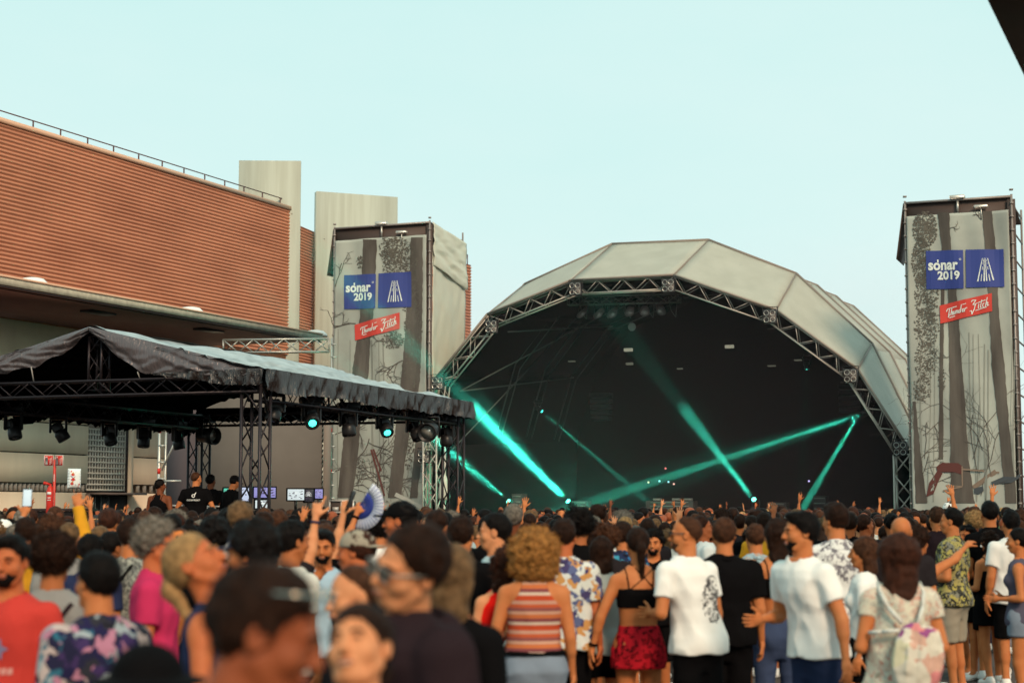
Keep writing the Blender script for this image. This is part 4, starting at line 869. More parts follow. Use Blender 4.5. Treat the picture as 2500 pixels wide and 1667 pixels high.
# ------------------------------------------------------------------ black box platform, extinguisher post, card balloon
a, b = pt(62, 1244, 33), pt(196, 1244, 33); t = thing('black_riser', Z((a + b) / 2, 0), 'long black riser box in the crowd in front of the cream wall', 'platform')
s = MB(); s.box(Z((a + b) / 2, a.z / 2) + Vector((0, .6, 0)), ((b - a).length, 1.2, a.z - .06)); s.build('skirt', M_BLACK, t); s = MB(); s.box(Z((a + b) / 2, a.z) + Vector((0, .6, 0)), ((b - a).length + .06, 1.26, .05)); s.build('top_board', mat('riser_edge', (.05, .035, .035), .6), t)
ex = pt(131, 1240, 31); t = thing('fire_extinguisher_post', Z(ex, 0), 'red fire extinguisher post with two folded sign panels', 'fire extinguisher'); zt_ = pt(131, 1121, 31).z
s = MB(); s.bbox(Z(ex, zt_ / 2), (.045, .045, zt_), .008); s.build('post', M_RED, t)
def hexpanel(dx, ang, nm):
    X = Vector((math.cos(ang), math.sin(ang), 0)) * dx; wd, h_ = .165, .19; zc = pt(131, 1124, 31).z; n = Vector((math.sin(ang) * 1, -math.cos(ang), 0)); n = n if n.y < 0 else -n; c = Z(ex, zc) + X * (.02 + wd / 2) - Vector((0, .03, 0))
    Xn = X.normalized(); s = MB(); s.box(c, (wd, .008, h_), Xn, n); p = s.build('sign_panel', M_WHITE, t); s = MB(); s.box(c + n * .007, (wd * .9, .003, h_ * .92), Xn, n); s.build('red_field', M_RED, p)
    s = MB(); Xr = Vector((1, 0, 0)) if Xn.x > 0 else Vector((1, 0, 0)); Xr = Xn if Xn.x > 0 else -Xn; q = c + n * .011 - Xr * wd * .22
    s.bbox(q - Vector((0, 0, .015)), (.042, .003, .11), .001, Xr, n); s.tube(q + Vector((0, 0, .05)), q + Vector((0, 0, .065)), .012, 6); s.path([q + Vector((0, 0, .066)), q - Xr * .03 + Vector((0, 0, .05)), q - Xr * .03 + Vector((0, 0, .02))], .004, 4)
    q2 = c + n * .011 + Xr * wd * .2
    for k in range(4): s.path([q2 + Vector((0, 0, -.07 + k * .03)) - Xr * .02, q2 + Vector((0, 0, -.06 + k * .03)) + Xr * .0, q2 + Vector((0, 0, -.035 + k * .03)) + Xr * .02], .0055, 4)
    s.build('extinguisher_symbol', M_WHITE, p)
hexpanel(-1, .35, 'l'); hexpanel(1, -.35, 'r')
s = MB(); c = Z(ex, pt(122, 1196, 31).z) + Vector((-.05, -.08, 0)); s.lathe(c - Vector((0, 0, .42)), [(.06, 0), (.068, .02), (.068, .4), (.05, .46), (.02, .5), (.02, .53)], 14); e_ = s.build('extinguisher', M_RED, t, True)
s = MB(); s.box(c + Vector((0, -.06, -.06)), (.07, .02, .05)); s.box(c + Vector((0, -.062, -.14)), (.06, .02, .015)); s.box(c + Vector((0, -.062, -.18)), (.06, .02, .015)); s.build('instruction_label', M_WHITE, e_)
s = MB(); s.tube(c + Vector((.0, 0, .1)), c + Vector((-.12, -.02, .13)), .02, 8, .035); s.build('nozzle_horn', M_RED, e_)
s = MB(); 
for k in range(7): s.box(Z(ex, pt(131, 1158 + k * 2.6, 31).z) + Vector((0, -.026, 0)), (.02, .004, .012))
s.build('post_lettering', M_WHITE, t)
# foil balloon shaped as a playing card
bc = pt(181, 1168, 26); t = thing('card_balloon', bc, 'foil balloon printed as a queen of hearts playing card on a string', 'balloon'); X = Vector((1, .55, 0)).normalized(); n = Vector((X.y, -X.x, 0)); wd, h_ = .20, .30
def pil(u, v): e = (1 - abs(2 * u - 1) ** 4) * (1 - abs(2 * v - 1) ** 4); return .075 * e ** .5 if e > 0 else 0
def bq(u, v, f, lift=0): return bc + X * (u - .5) * wd * (1 - .04 * math.cos(v * 44)) + Vector((0, 0, (v - .5) * h_)) + n * (pil(u, v) * f + lift * f)
s = MB(); N = 18
for f in (1, -1):
    for i in range(N):
        for j in range(N): q = [bq(i / N, j / N, f), bq((i + 1) / N, j / N, f), bq((i + 1) / N, (j + 1) / N, f), bq(i / N, (j + 1) / N, f)]; s.quad(*(q if f > 0 else q[::-1]))
s.build('foil_body', mat('white_foil', (.78, .80, .78), .25, spec=.6), t, True)
def deco(name, m, shapes):
    s = MB()
    for P_ in shapes: s.quad(*[bq(u, v, 1, .006) for u, v in P_])
    s.build(name, m, t)
dia = lambda u, v, a, b: [(u - a, v), (u, v - b), (u + a, v), (u, v + b)]
deco('printed_red', M_RED, [dia(.3, .70, .16, .09), dia(.32, .45, .17, .1), dia(.25, .25, .13, .09), [(.72, .22), (.79, .14), (.86, .22), (.82, .26), (.79, .235), (.76, .26)], dia(.2, .86, .07, .05)])
deco('printed_blue', mat('print_blue', (.05, .05, .3), .6), [[(.14, .62), (.48, .40), (.50, .43), (.16, .65)], [(.14, .40), (.46, .62), (.48, .59), (.16, .37)], [(.08, .15), (.10, .15), (.10, .85), (.08, .85)], [(.52, .15), (.54, .15), (.54, .85), (.52, .85)]])
deco('printed_gold', mat('print_gold', (.5, .25, .06), .6), [dia(.32, .78, .08, .06), dia(.28, .33, .07, .05), dia(.4, .55, .05, .04)])
s = MB(); text_mb(s, 'Q', lambda u, v: bq(.68 + u * .16, .05 + v * .10, 1, .008), 1, .03); s.build('card_letter', M_RED, t)
s = MB(); s.path([bc - Vector((0, 0, .15)), bc - Vector((-.01, 0, .5)), bc - Vector((.02, 0, 1.0))], .0035, 4); s.build('string', mat('string_orange', (.5, .2, .1)), t)

# ------------------------------------------------------------------ dark roof corner over the right foreground
a = pt(2404, -14, 13.5); b = pt(2512, 216, 16.5); b.z = a.z; d = (b - a).normalized(); rt = Vector((1, -.15, 0)).normalized()
t = thing('overhead_roof', Z(a, 0) + rt * 2, 'dark brown roof corner overhanging the top right of the square', 'roof')
zz = a.z; e0, e1 = a - d * 2.0, a + d * 3.2
s = MB(); s.slab([Z(e0, zz), Z(e1, zz), Z(e1, zz) + rt * 3.2, Z(e0, zz) + rt * 3.2], (0, 0, .6)); s.build('roof_slab', mat('dark_roof_brown', (.035, .018, .014), .8), t)
s = MB(); s.box(Z(e1 - d * .5, zz / 2) + rt * 2.9, (.3, .3, zz - .01)); s.build('column', M_CONC, t)
# ------------------------------------------------------------------ people: bodies grown as one continuous surface
A3 = lambda *v: np.array(v, dtype=np.float32)
def rc(P, a, b, ra, rb):
    a = np.asarray(a, np.float32); ab = np.asarray(b, np.float32) - a; t = np.clip(((P - a) @ ab) / max(float(ab @ ab), 1e-9), 0, 1)
    return np.sqrt(((P - a - t[:, None] * ab) ** 2).sum(1)) - (ra + (rb - ra) * t)
def ell(P, c, r, Rm=None):
    q = P - np.asarray(c, np.float32)
    if Rm is not None: q = q @ Rm
    r = np.asarray(r, np.float32); k0 = np.sqrt(((q / r) ** 2).sum(1)); k1 = np.sqrt(((q / r ** 2) ** 2).sum(1)) + 1e-6; return k0 * (k0 - 1) / k1
def smin(a, b, k): h = np.clip(.5 + .5 * (b - a) / k, 0, 1); return b * (1 - h) + a * h - k * h * (1 - h)
def smax(a, b, k): return -smin(-a, -b, k)
def nets(f, lo, hi, vox):
    """surface nets of the field f over a sparse band; returns vertices, quads"""
    lo = np.array(lo, np.float32); n = np.maximum(np.ceil((np.array(hi) - lo) / (vox * 4)).astype(int), 2) * 4 + 1
    cn = (n - 1) // 4 + 1; g = [lo[i] + np.arange(cn[i]) * vox * 4 for i in range(3)]; C = np.stack(np.meshgrid(*g, indexing='ij'), -1).reshape(-1, 3).astype(np.float32)
    D = f(C).reshape(cn); act = np.abs(D) < vox * 4 * 1.5
    up = np.zeros(n, bool); ix = [np.clip((np.arange(n[i]) + 2) // 4, 0, cn[i] - 1) for i in range(3)]
    F = D[np.ix_(*ix)].copy(); up = act[np.ix_(*ix)]
    I = np.argwhere(up); P = lo + I.astype(np.float32) * vox; F[up] = f(P)
    S = F < 0; cs = np.zeros(n - 1, np.int8)
    for a in (0, 1):
        for b in (0, 1):
            for c in (0, 1): cs += S[a:n[0] - 1 + a, b:n[1] - 1 + b, c:n[2] - 1 + c]
    cell = np.argwhere((cs > 0) & (cs < 8))
    if len(cell) == 0: return np.zeros((0, 3)), np.zeros((0, 4), int)
    co = np.array([(a, b, c) for a in (0, 1) for b in (0, 1) for c in (0, 1)]); vals = np.stack([F[cell[:, 0] + o[0], cell[:, 1] + o[1], cell[:, 2] + o[2]] for o in co], 1)
    acc = np.zeros((len(cell), 3), np.float32); cnt = np.zeros(len(cell), np.float32)
    for i in range(8):
        for j in range(i + 1, 8):
            if np.abs(co[i] - co[j]).sum() != 1: continue
            a, b = vals[:, i], vals[:, j]; m = (a < 0) != (b < 0); t = np.where(m, a / np.where(m, a - b, 1), 0)[:, None]
            acc += np.where(m[:, None], co[i] + t * (co[j] - co[i]), 0); cnt += m
    V = lo + (cell + acc / cnt[:, None]) * vox
    idx = -np.ones(n - 1, np.int32); idx[cell[:, 0], cell[:, 1], cell[:, 2]] = np.arange(len(cell)); Q = []
    for axn in range(3):
        sl0 = [slice(1, n[i] - 1) for i in range(3)]; sl1 = list(sl0); sl0[axn] = slice(0, n[axn] - 1); sl1[axn] = slice(1, n[axn])
        a, b = S[tuple(sl0)], S[tuple(sl1)]; e = np.argwhere(a != b); base = e + np.array([0 if i == axn else 1 for i in range(3)]); d1, d2 = (axn + 1) % 3, (axn + 2) % 3; o1 = np.zeros(3, int); o1[d1] = 1; o2 = np.zeros(3, int); o2[d2] = 1
        q = [idx[tuple((base - x).T)] for x in (0 * o1, o1, o1 + o2, o2)]; q = np.stack(q, 1); fl = a[tuple(e.T)]; q[~fl] = q[~fl][:, ::-1]; Q.append(q)
    Q = np.concatenate(Q); Q = Q[(Q >= 0).all(1)]; return V, Q
def rotm(yaw, pitch=0, roll=0):                   # head-local to body: columns are axes
    return np.array((Matrix.Rotation(yaw, 3, 'Z') @ Matrix.Rotation(pitch, 3, 'X') @ Matrix.Rotation(roll, 3, 'Y')), np.float32)

TZ = [.70, .80, .88, .95, 1.05, 1.15, 1.27, 1.36, 1.41, 1.45, 1.50]
TAm = [.08, .150, .172, .168, .152, .158, .178, .180, .165, .110, .05]; TBm = [.05, .088, .110, .112, .100, .106, .120, .112, .095, .070, .045]
TAf = [.08, .165, .182, .165, .128, .134, .150, .152, .138, .095, .045]; TBf = [.05, .10, .122, .112, .088, .093, .105, .100, .085, .060, .040]
ARMS = {'down': ((.05, -.02, -.28), (.02, .06, -.24)), 'bent': ((.07, -.03, -.27), (-.07, .22, -.01)), 'bentup': ((.08, .04, -.26), (-.06, .17, .17)), 'up': ((.05, .06, .27), (.03, .03, .25)),
        'upbent': ((.17, .10, .15), (-.05, .08, .24)), 'hip': ((.16, -.07, -.23), (-.10, .12, -.17)), 'fwd': ((.02, .20, -.19), (-.03, .23, .06)), 'face': ((.04, .18, -.20), (-.15, .10, .22)),
        'out': ((.20, .05, -.19), (.10, .20, .05)), 'side': ((.12, -.02, -.26), (.06, .03, -.24)), 'back': ((.09, -.10, -.25), (-.05, -.05, -.23)), 'head': ((.20, .06, .14), (-.17, -.05, .14)), 'reach': ((.10, .20, .10), (.02, .22, .12))}
class Body:
    def __init__(s, sp):
        s.sp = sp; s.f = sp.get('sex', 'm') == 'f'; s.w = sp.get('w', 1.0) * (1 if not s.f else .97); s.lean = A3(*(sp.get('lean', (0, 0)) + (0,)))
        s.ta = np.array(TAf if s.f else TAm) * s.w; s.tb = np.array(TBf if s.f else TBm) * s.w; sw = (.160 if s.f else .188) * s.w; k = .85 if s.f else 1.0
        s.k = k; s.sh = {}; s.el = {}; s.wr = {}
        for sg, nm in ((1, 'R'), (-1, 'L')):
            S_ = A3(sg * sw * .97, -.012, 1.385 if not s.f else 1.372) + s.off(1.39); e, w_ = ARMS[sp.get('arm' + nm, 'down')] if isinstance(sp.get('arm' + nm, 'down'), str) else sp['arm' + nm]
            E = S_ + A3(sg * e[0], e[1], e[2]); W = E + A3(sg * w_[0], w_[1], w_[2]); s.sh[sg], s.el[sg], s.wr[sg] = S_, E, W
        st = sp.get('stance', (0, 0)); s.hip = {g: A3(g * .088, 0, .90) for g in (1, -1)}; s.kn = {g: A3(g * .098, .015 + st[0] * g, .49) for g in (1, -1)}; s.an = {g: A3(g * .105, -.03 + st[1] * g, .09) for g in (1, -1)}
        s.hr = rotm(*sp.get('head', (0, 0, 0))); s.nb = A3(0, -.015, 1.45) + s.off(1.45); s.hc = s.nb + A3(0, .022, .0) + s.hr @ A3(0, .0, .185) * A3(1, 1, 1) + A3(0, sp.get('hfwd', 0), 0)
        s.hb = s.hc + s.hr @ A3(0, -.018, -.075)
    def off(s, z): t = np.clip((np.asarray(z, np.float32) - .95) / .5, 0, 1.3); t = t * t * (3 - 2 * np.minimum(t, 1)) if np.ndim(t) == 0 else t * t * (3 - 2 * np.minimum(t, 1)); return s.lean * t if np.ndim(z) == 0 else s.lean[None] * t[:, None]
    def torso(s, P, da=0, db=0, ta=None, tb=None):
        Q = P - s.off(P[:, 2]); z = Q[:, 2]; a = np.interp(z, TZ, s.ta if ta is None else ta) + da; b = np.interp(z, TZ, s.tb if tb is None else tb) + (db or da)
        e = np.abs(Q[:, 0] / a) ** 2.4 + np.abs((Q[:, 1] + .005) / b) ** 2.2; d = (e ** (1 / 2.3) - 1) * np.minimum(a, b)
        d = np.maximum(d, Q[:, 2] - 1.50); return np.maximum(d, .72 - Q[:, 2])
    def armd(s, P, g, r=0, t1=1.0):
        k = s.k * (1 + .5 * (s.w - 1)); E = s.sh[g] + (s.el[g] - s.sh[g]) * min(t1, 1); d = rc(P, s.sh[g], E, .054 * k + r, .042 * k + r if t1 >= 1 else .046 * k + r); return d
    def fore(s, P, g, r=0): k = s.k; return smin(rc(P, s.el[g], s.wr[g], .037 * k + r, .024 * k + r), rc(P, s.el[g] + (s.wr[g] - s.el[g]) * .12, s.el[g] + (s.wr[g] - s.el[g]) * .35, .038 * k + r, .036 * k + r), .03)
    def legd(s, P, g, r=0, full=True):
        k = .5 + .5 * s.w; d = rc(P, s.hip[g], s.kn[g], .088 * k + r, .056 * k + r)
        if full: d = smin(d, smin(rc(P, s.kn[g], s.an[g], .05 * k + r, .036 + r), rc(P, s.kn[g] + A3(0, -.015, -.06), s.kn[g] + A3(0, -.03, -.19), .046 + r, .044 + r), .03), .03)
        return d
    def head(s, P):
        q = (P - s.hc) @ s.hr; f = s.f; d = ell(q, (0, -.014, .030), (.076, .096, .088)); d = smin(d, ell(q, (0, .022, -.035), (.060, .066, .075)), .03)
        d = smin(d, ell(q, (0, .052, -.092), (.026 if f else .033, .026, .022)), .03)
        for g in (1, -1):
            d = smin(d, ell(q, (g * .040, .050, -.030), (.026, .028, .026)), .02); d = smin(d, rc(q, (g * .058, .0, -.05), (g * .035, .045, -.095), .015, .013), .025)
            d = smax(d, -ell(q, (g * .030, .098, .004), (.017, .016, .012)), .012); d = smin(d, rc(q, (g * .012, .086, .020), (g * .044, .074, .020), .009, .007), .010)
            d = smin(d, ell(q, (g * .030, .078, .002), (.012, .010, .010)), .004)
            e = np.minimum(ell(q, (g * .078, -.012, -.004), (.010, .021, .032)), 9); d = smin(d, smax(e, -ell(q, (g * .088, -.006, 0), (.008, .012, .020)), .004), .006)
        d = smin(d, rc(q, (0, .086, .010), (0, .108, -.030), .008, .012), .010); d = smin(d, ell(q, (0, .098, -.034), (.018, .012, .009)), .008)
        d = smin(d, ell(q, (0, .088, -.060), (.024, .012, .006)), .006); d = smin(d, ell(q, (0, .086, -.070), (.020, .011, .006)), .005)
        if s.sp.get('smile'): d = smax(d, -ell(q, (0, .100, -.065), (.024, .010, .005)), .004)
        return smin(d, rc(P, s.nb, s.hb, .065 * s.k * s.w ** .5, .058 * s.k), .025)
    def hand(s, P, g):
        W = s.wr[g]; D = W - s.el[g]; D = D / np.linalg.norm(D); hp = s.sp.get('hand' + ('R' if g > 0 else 'L'), {}); dd = hp.get('dir')
        if dd is not None: D = A3(*dd); D = D / np.linalg.norm(D)
        N = A3(*hp.get('n', (-g, 0, 0) if abs(D[2]) > .6 and D[2] < 0 else (0, 1, 0))); N = N - D * (N @ D); N = N / (np.linalg.norm(N) + 1e-6); T_ = np.cross(N, D) * hp.get('thumb', g)
        k = .92 if s.f else 1.0; d = ell(P, W + D * .045 * k, (.038 * k, .046 * k, .015), np.stack([T_, D, N], 1)); d = smin(d, rc(P, W - D * .02, W + D * .03, .023 * k, .022 * k), .02)
        cur = hp.get('curl', .35); ln = (.072, .082, .076, .058); spread = hp.get('spread', .12); cs = hp.get('curls', (cur, cur * .9, cur, cur * 1.15))
        for i in range(4):
            o = (1.5 - i) * .0195 * k; b = W + D * .078 * k + T_ * o; ang = cs[i]; dv = D * math.cos(spread * (1.5 - i) * .5) + T_ * math.sin(spread * (1.5 - i) * .5); L_ = ln[i] * k; r0 = .0088 * k
            for seg, fr in ((0, .45), (1, .32), (2, .23)):
                a_ = ang * (seg + 1) if seg else ang * .7; v = dv * math.cos(a_) + N * math.sin(a_); e = b + v * L_ * fr; d = smin(d, rc(P, b, e, r0, r0 * .92), .006 if seg == 0 else .003); b = e; r0 *= .92
        b = W + D * .02 * k + T_ * .026 * k; tv = D * .62 + T_ * .7 + N * .25; tv = tv / np.linalg.norm(tv); e = b + tv * .045 * k; d = smin(d, rc(P, b, e, .013 * k, .010 * k), .012); tv2 = tv * .8 + D * .35 + N * hp.get('tc', .25); tv2 /= np.linalg.norm(tv2)
        return smin(d, rc(P, e, e + tv2 * .032 * k, .010 * k, .008 * k), .004)
    def skin(s, P):
        d = s.torso(P); f = s.f
        for g in (1, -1):
            a = smin(s.armd(P, g), s.fore(P, g), .012); a = smin(a, ell(P, s.sh[g] + A3(-g * .004, 0, -.02), (.052 * s.k, .052 * s.k, .062 * s.k)), .03); d = smin(d, a, .028); d = smin(d, s.legd(P, g), .03)
            d = smin(d, ell(P, (g * .075, -.062, .89), (.078 * s.w, .068, .085)), .03)
            d = smin(d, rc(P, s.nb + A3(g * .022, -.012, .012), s.sh[g] + A3(-g * .05, -.01, .012), .036, .034), .05)
            if f: d = smin(d, ell(P, A3(g * .070, .078, 1.265) + s.off(1.27), (.056, .050, .055)), .03)
            d = smin(d, rc(P, s.an[g], s.an[g] + A3(g * .012, .14, -.055), .036, .024), .03); d = smin(d, rc(P, s.an[g] + A3(0, -.02, -.03), s.an[g] + A3(0, .05, -.06), .03, .026), .02)
        return d
def to_mesh(name, parts, m, h, parent=None):
    Vs, Qs, o = [], [], 0
    for V, Q in parts: Vs.append(V); Qs.append(Q + o); o += len(V)
    V = np.concatenate(Vs) * (h / 1.75); Q = np.concatenate(Qs); me = fast_mesh(name, V, Q.astype(np.int32)); me.materials.append(m); me.polygons.foreach_set('use_smooth', np.ones(len(Q), bool))
    ob = bpy.data.objects.new(name, me); COL.objects.link(ob)
    if parent: ob.parent = parent
    return ob
def clothnoise(P, amp, seed=0, sx=9.0, sz=3.5): return amp * (.55 - 1.5 * np.abs(vnoise(np.stack([P[:, 0] * sx * .8 + P[:, 2] * 4 + seed, P[:, 1] * sx * .8 - seed, P[:, 2] * sz * 1.4 - P[:, 0] * 5], -1)))) + amp * .7 * (vnoise(np.stack([P[:, 0] * sx + P[:, 2] * 2 + seed, P[:, 1] * sx + seed, P[:, 2] * sz + P[:, 0] * 3], -1)) + .5 * vnoise(P * A3(22, 22, 12) + seed))
HAIRZ = .020
def hairf(b, P, st, seed):
    q = (P - b.hc) @ b.hr; hw = b.sp.get('hairw', 1); q = q * A3(1 / hw, 1 / hw, 1); n1 = vnoise(q * 30 + seed); n2 = vnoise(q * A3(110, 110, 40) + seed)
    def cap(r, c=.008, n=.004, up=1.0, rz=0): 
        cut = q[:, 1] * .75 - q[:, 2] * .66 - c; d = ell(q, (0, -.016, .030), (.076 + r, .096 + r, .088 + r * up + rz)) - n * n1 - n * .6 * n2 + r * .75 * np.clip((cut + .045) / .045, 0, 1) ** 1.5; return smax(d, cut - .006 * n1, .004), cut
    if st == 'short': d, _ = cap(.013, .010, .006, 1.2); return d
    if st == 'buzz': d, _ = cap(.005, .004, .002); return d
    if st == 'fade': d, _ = cap(.016, -.020, .006, 1.3); return smin(d, cap(.004, .006, .002)[0], .012)
    if st == 'quiff': d, _ = cap(.014, .012, .007, 1.3); return smin(d, ell(q, (0, .045, .100), (.055, .050, .030)) - .008 * n1, .02)
    if st == 'receding': d, _ = cap(.008, -.030, .003); return d
    if st == 'curly': d, _ = cap(.030, .012, .014, 1.1); return d - .006 * vnoise(q * 60 + seed)
    if st == 'afro': return smax(ell(q, (0, -.035, .045), (.125, .125, .115)) - .014 * n1 - .010 * vnoise(q * 55 + seed), q[:, 1] * .75 - q[:, 2] * .5 - .022, .02)
    if st == 'bigcurl':
        d = ell(q, (0, -.045, .01), (.168, .135, .155)); d = smin(d, ell(q, (.0, -.045, -.11), (.155, .105, .095)), .05) - .013 * n1 - .009 * vnoise(q * 55 + seed) - .006 * vnoise(q * 90 + seed)
        return smax(d, -(ell(q, (0, .10, -.03), (.060, .07, .095))), .02)
    if st in ('long', 'bob', 'longcurl'):
        L_ = {'long': .30, 'bob': .115, 'longcurl': .22}[st]; d = ell(q, (0, -.020, .030), (.088, .106, .100)); a = rc(q * A3(1, 1.5, 1), (0, -.06, .0), (0, -.085, -L_), .092, .070 if st != 'bob' else .085)
        d = smin(d, a, .04); amp = .018 if st == 'longcurl' else .007
        d = d - amp * n1 - .004 * vnoise(q * A3(120, 120, 8) + seed) - (.010 * vnoise(q * 45) if st == 'longcurl' else 0); return smax(d, -ell(q, (0, .105, -.040), (.062, .085, .105)), .012)
    if st == 'ponytail':
        d, _ = cap(.012, .012, .003); bd = b.sp.get('tail', .17); t = smin(rc(q, (0, -.105, .035), (0, -.135, -.03), .026, .034), rc(q, (0, -.135, -.03), (.012, -.115, -.03 - bd), .034, .016), .02) - .005 * n1; return smin(d, t, .012)
    if st == 'bun': d, _ = cap(.012, .012, .004); return smin(d, ell(q, (0, -.050, .135), (.040, .040, .034)) - .006 * n1, .012)
    if st == 'manbun': d, _ = cap(.014, .010, .006); return smin(d, ell(q, (0, -.105, .075), (.034, .034, .03)) - .006 * n1, .012)
    return None
def beardf(b, P):
    q = (P - b.hc) @ b.hr; d = smin(ell(q, (0, .023, -.056), (.0620, .0650, .060)), ell(q, (0, .052, -.093), (.036, .029, .024)), .03) - .003 * vnoise(q * 90)
    d = smax(d, q[:, 2] * .8 - q[:, 1] * .35 + .042, .012); d = smax(d, -(q[:, 1] + .008), .01); return smax(d, -ell(q, (0, .110, -.064), (.018, .03, .008)), .003)
SKINS = {}
def skinmat(name, c):
    m = mat(name, c, .56, spec=.2, bump=(160, .12), noise=(14, .0, tuple(a * b for a, b in zip(c, (.93, .84, .80))))); SKINS[name] = m; return m
SK = [skinmat('skin_light', (.64, .27, .125)), skinmat('skin_tan', (.52, .18, .062)), skinmat('skin_olive', (.40, .130, .043)), skinmat('skin_brown', (.17, .048, .017)), skinmat('skin_red', (.48, .135, .048)), skinmat('skin_dark', (.10, .045, .028)), skinmat('skin_russet', (.27, .070, .026))]
def hairmat(name, c, rough=.6):
    m = mat(name, c, rough, spec=.10, noise=(30, .5)); n = m.node_tree; b = n.nodes['Principled BSDF']; t = [x for x in n.nodes if x.type == 'TEX_COORD'][0]
    k = n.nodes.new('ShaderNodeTexNoise'); k.inputs['Scale'].default_value = 40; k.inputs['Detail'].default_value = 6; mpn = n.nodes.new('ShaderNodeMapping'); mpn.inputs['Scale'].default_value = (3, 3, .6)
    n.links.new(t.outputs['Object'], mpn.inputs[0]); n.links.new(mpn.outputs[0], k.inputs[0]); u = n.nodes.new('ShaderNodeBump'); u.inputs['Strength'].default_value = .7; u.inputs['Distance'].default_value = .01
    n.links.new(k.outputs[0], u.inputs['Height']); n.links.new(u.outputs[0], b.inputs['Normal']); return m
HM = {'black': hairmat('hair_black', (.006, .0035, .003)), 'darkbrown': hairmat('hair_dark_brown', (.024, .009, .0045)), 'brown': hairmat('hair_brown', (.075, .029, .014)), 'auburn': hairmat('hair_auburn', (.052, .017, .009)),
      'blond': hairmat('hair_blond', (.42, .24, .10)), 'curlyblond': hairmat('hair_golden', (.36, .155, .040)), 'grey': hairmat('hair_grey', (.19, .16, .13)), 'darkblond': hairmat('hair_dark_blond', (.17, .095, .045))}
def cloth(name, c, bumpy=.25, rough=.85): return mat('cloth_' + name, c, rough, spec=.04, bump=(14, bumpy, (1, 1, .5)))
CL = {k: cloth(k, c) for k, c in dict(white=(.80, .78, .74), offwhite=(.62, .60, .54), black=(.0045, .004, .0045), slate=(.085, .080, .115), charcoal=(.020, .016, .018), grey=(.24, .23, .22), navy=(.022, .028, .07), blue=(.08, .15, .32), lightblue=(.38, .52, .56), red=(.50, .035, .02),
      coral=(.50, .045, .035), pink=(.50, .03, .10), mustard=(.62, .28, .02), purple=(.16, .045, .30), green=(.07, .13, .07), brown=(.11, .06, .04), jeans=(.045, .065, .13), denim=(.20, .24, .30), darkdenim=(.02, .03, .07), khaki=(.30, .26, .20), brightred=(.70, .012, .008), skyblue=(.35, .50, .62), orange=(.6, .18, .05), dusk=(.022, .013, .016)).items()}
def pattern(name, kind, cols, scale, pos=None):
    """printed cloth: kind 'blobs' (flowers), 'spots', 'stripes', 'leopard'"""
    m = bpy.data.materials.new('print_' + name); m.use_nodes = True; n = m.node_tree; b = n.nodes['Principled BSDF']; b.inputs['Roughness'].default_value = .85; b.inputs['Specular IOR Level'].default_value = .04; t = n.nodes.new('ShaderNodeTexCoord'); r = n.nodes.new('ShaderNodeValToRGB')
    while len(r.color_ramp.elements) < len(cols): r.color_ramp.elements.new(.5)
    pos = pos or [i / len(cols) for i in range(len(cols))]
    for e, c, p in zip(r.color_ramp.elements, cols, pos): e.position = p; e.color = (*c, 1)
    r.color_ramp.interpolation = 'CONSTANT'
    if kind == 'stripes':
        s_ = n.nodes.new('ShaderNodeSeparateXYZ'); a = n.nodes.new('ShaderNodeMath'); a.operation = 'MULTIPLY'; a.inputs[1].default_value = scale; f = n.nodes.new('ShaderNodeMath'); f.operation = 'FRACT'; n.links.new(t.outputs['Object'], s_.inputs[0]); n.links.new(s_.outputs[2], a.inputs[0]); n.links.new(a.outputs[0], f.inputs[0]); n.links.new(f.outputs[0], r.inputs[0])
    else:
        v = n.nodes.new('ShaderNodeTexVoronoi'); v.inputs['Scale'].default_value = scale; k = n.nodes.new('ShaderNodeTexNoise'); k.inputs['Scale'].default_value = scale * .9; k.inputs['Detail'].default_value = 3; mixv = n.nodes.new('ShaderNodeMix'); mixv.data_type = 'VECTOR'; mixv.inputs[0].default_value = .10
        n.links.new(t.outputs['Object'], k.inputs[0]); n.links.new(t.outputs['Object'], mixv.inputs[4]); n.links.new(k.outputs[1], mixv.inputs[5]); n.links.new(mixv.outputs[1], v.inputs[0])
        if kind == 'leopard':
            n.links.new(v.outputs['Distance'], r.inputs[0])
        else:
            s_ = n.nodes.new('ShaderNodeSeparateColor'); n.links.new(v.outputs['Color'], s_.inputs[0]); n.links.new(s_.outputs[0], r.inputs[0])
    n.links.new(r.outputs[0], b.inputs['Base Color']); return m
CL['floral_dark'] = pattern('dark_floral', 'blobs', [(.02, .018, .06), (.45, .36, .34), (.02, .02, .05), (.03, .12, .18), (.05, .03, .10), (.42, .18, .26), (.03, .03, .04), (.30, .34, .36)], 22)
CL['greyprint'] = pattern('grey_print', 'blobs', [(.30, .31, .27), (.06, .06, .06), (.20, .21, .19), (.38, .38, .33), (.09, .09, .09)], 55)
CL['palefloral'] = pattern('pale_floral', 'blobs', [(.60, .62, .58), (.06, .05, .13), (.62, .62, .58), (.52, .26, .09), (.58, .60, .58), (.10, .12, .24)], 22)
CL['bluefloral'] = pattern('blue_floral', 'blobs', [(.02, .03, .08), (.03, .14, .32), (.02, .03, .07), (.05, .26, .38), (.02, .02, .04)], 30)
CL['leopard'] = pattern('red_leopard', 'leopard', [(.32, .008, .014), (.03, .004, .006), (.44, .012, .022)], 27, [0, .26, .44])
CL['stripetop'] = pattern('striped_top', 'stripes', [(.50, .26, .19), (.46, .065, .025), (.56, .42, .33), (.20, .055, .06), (.50, .14, .05), (.55, .30, .21), (.24, .075, .07), (.46, .09, .035)], 5.6, [0, .12, .30, .40, .52, .66, .76, .88])
CL['tinyfloral'] = pattern('tiny_floral', 'blobs', [(.62, .58, .46), (.60, .56, .44), (.50, .14, .10), (.62, .58, .48), (.34, .34, .30), (.60, .55, .44), (.62, .58, .46)], 70)
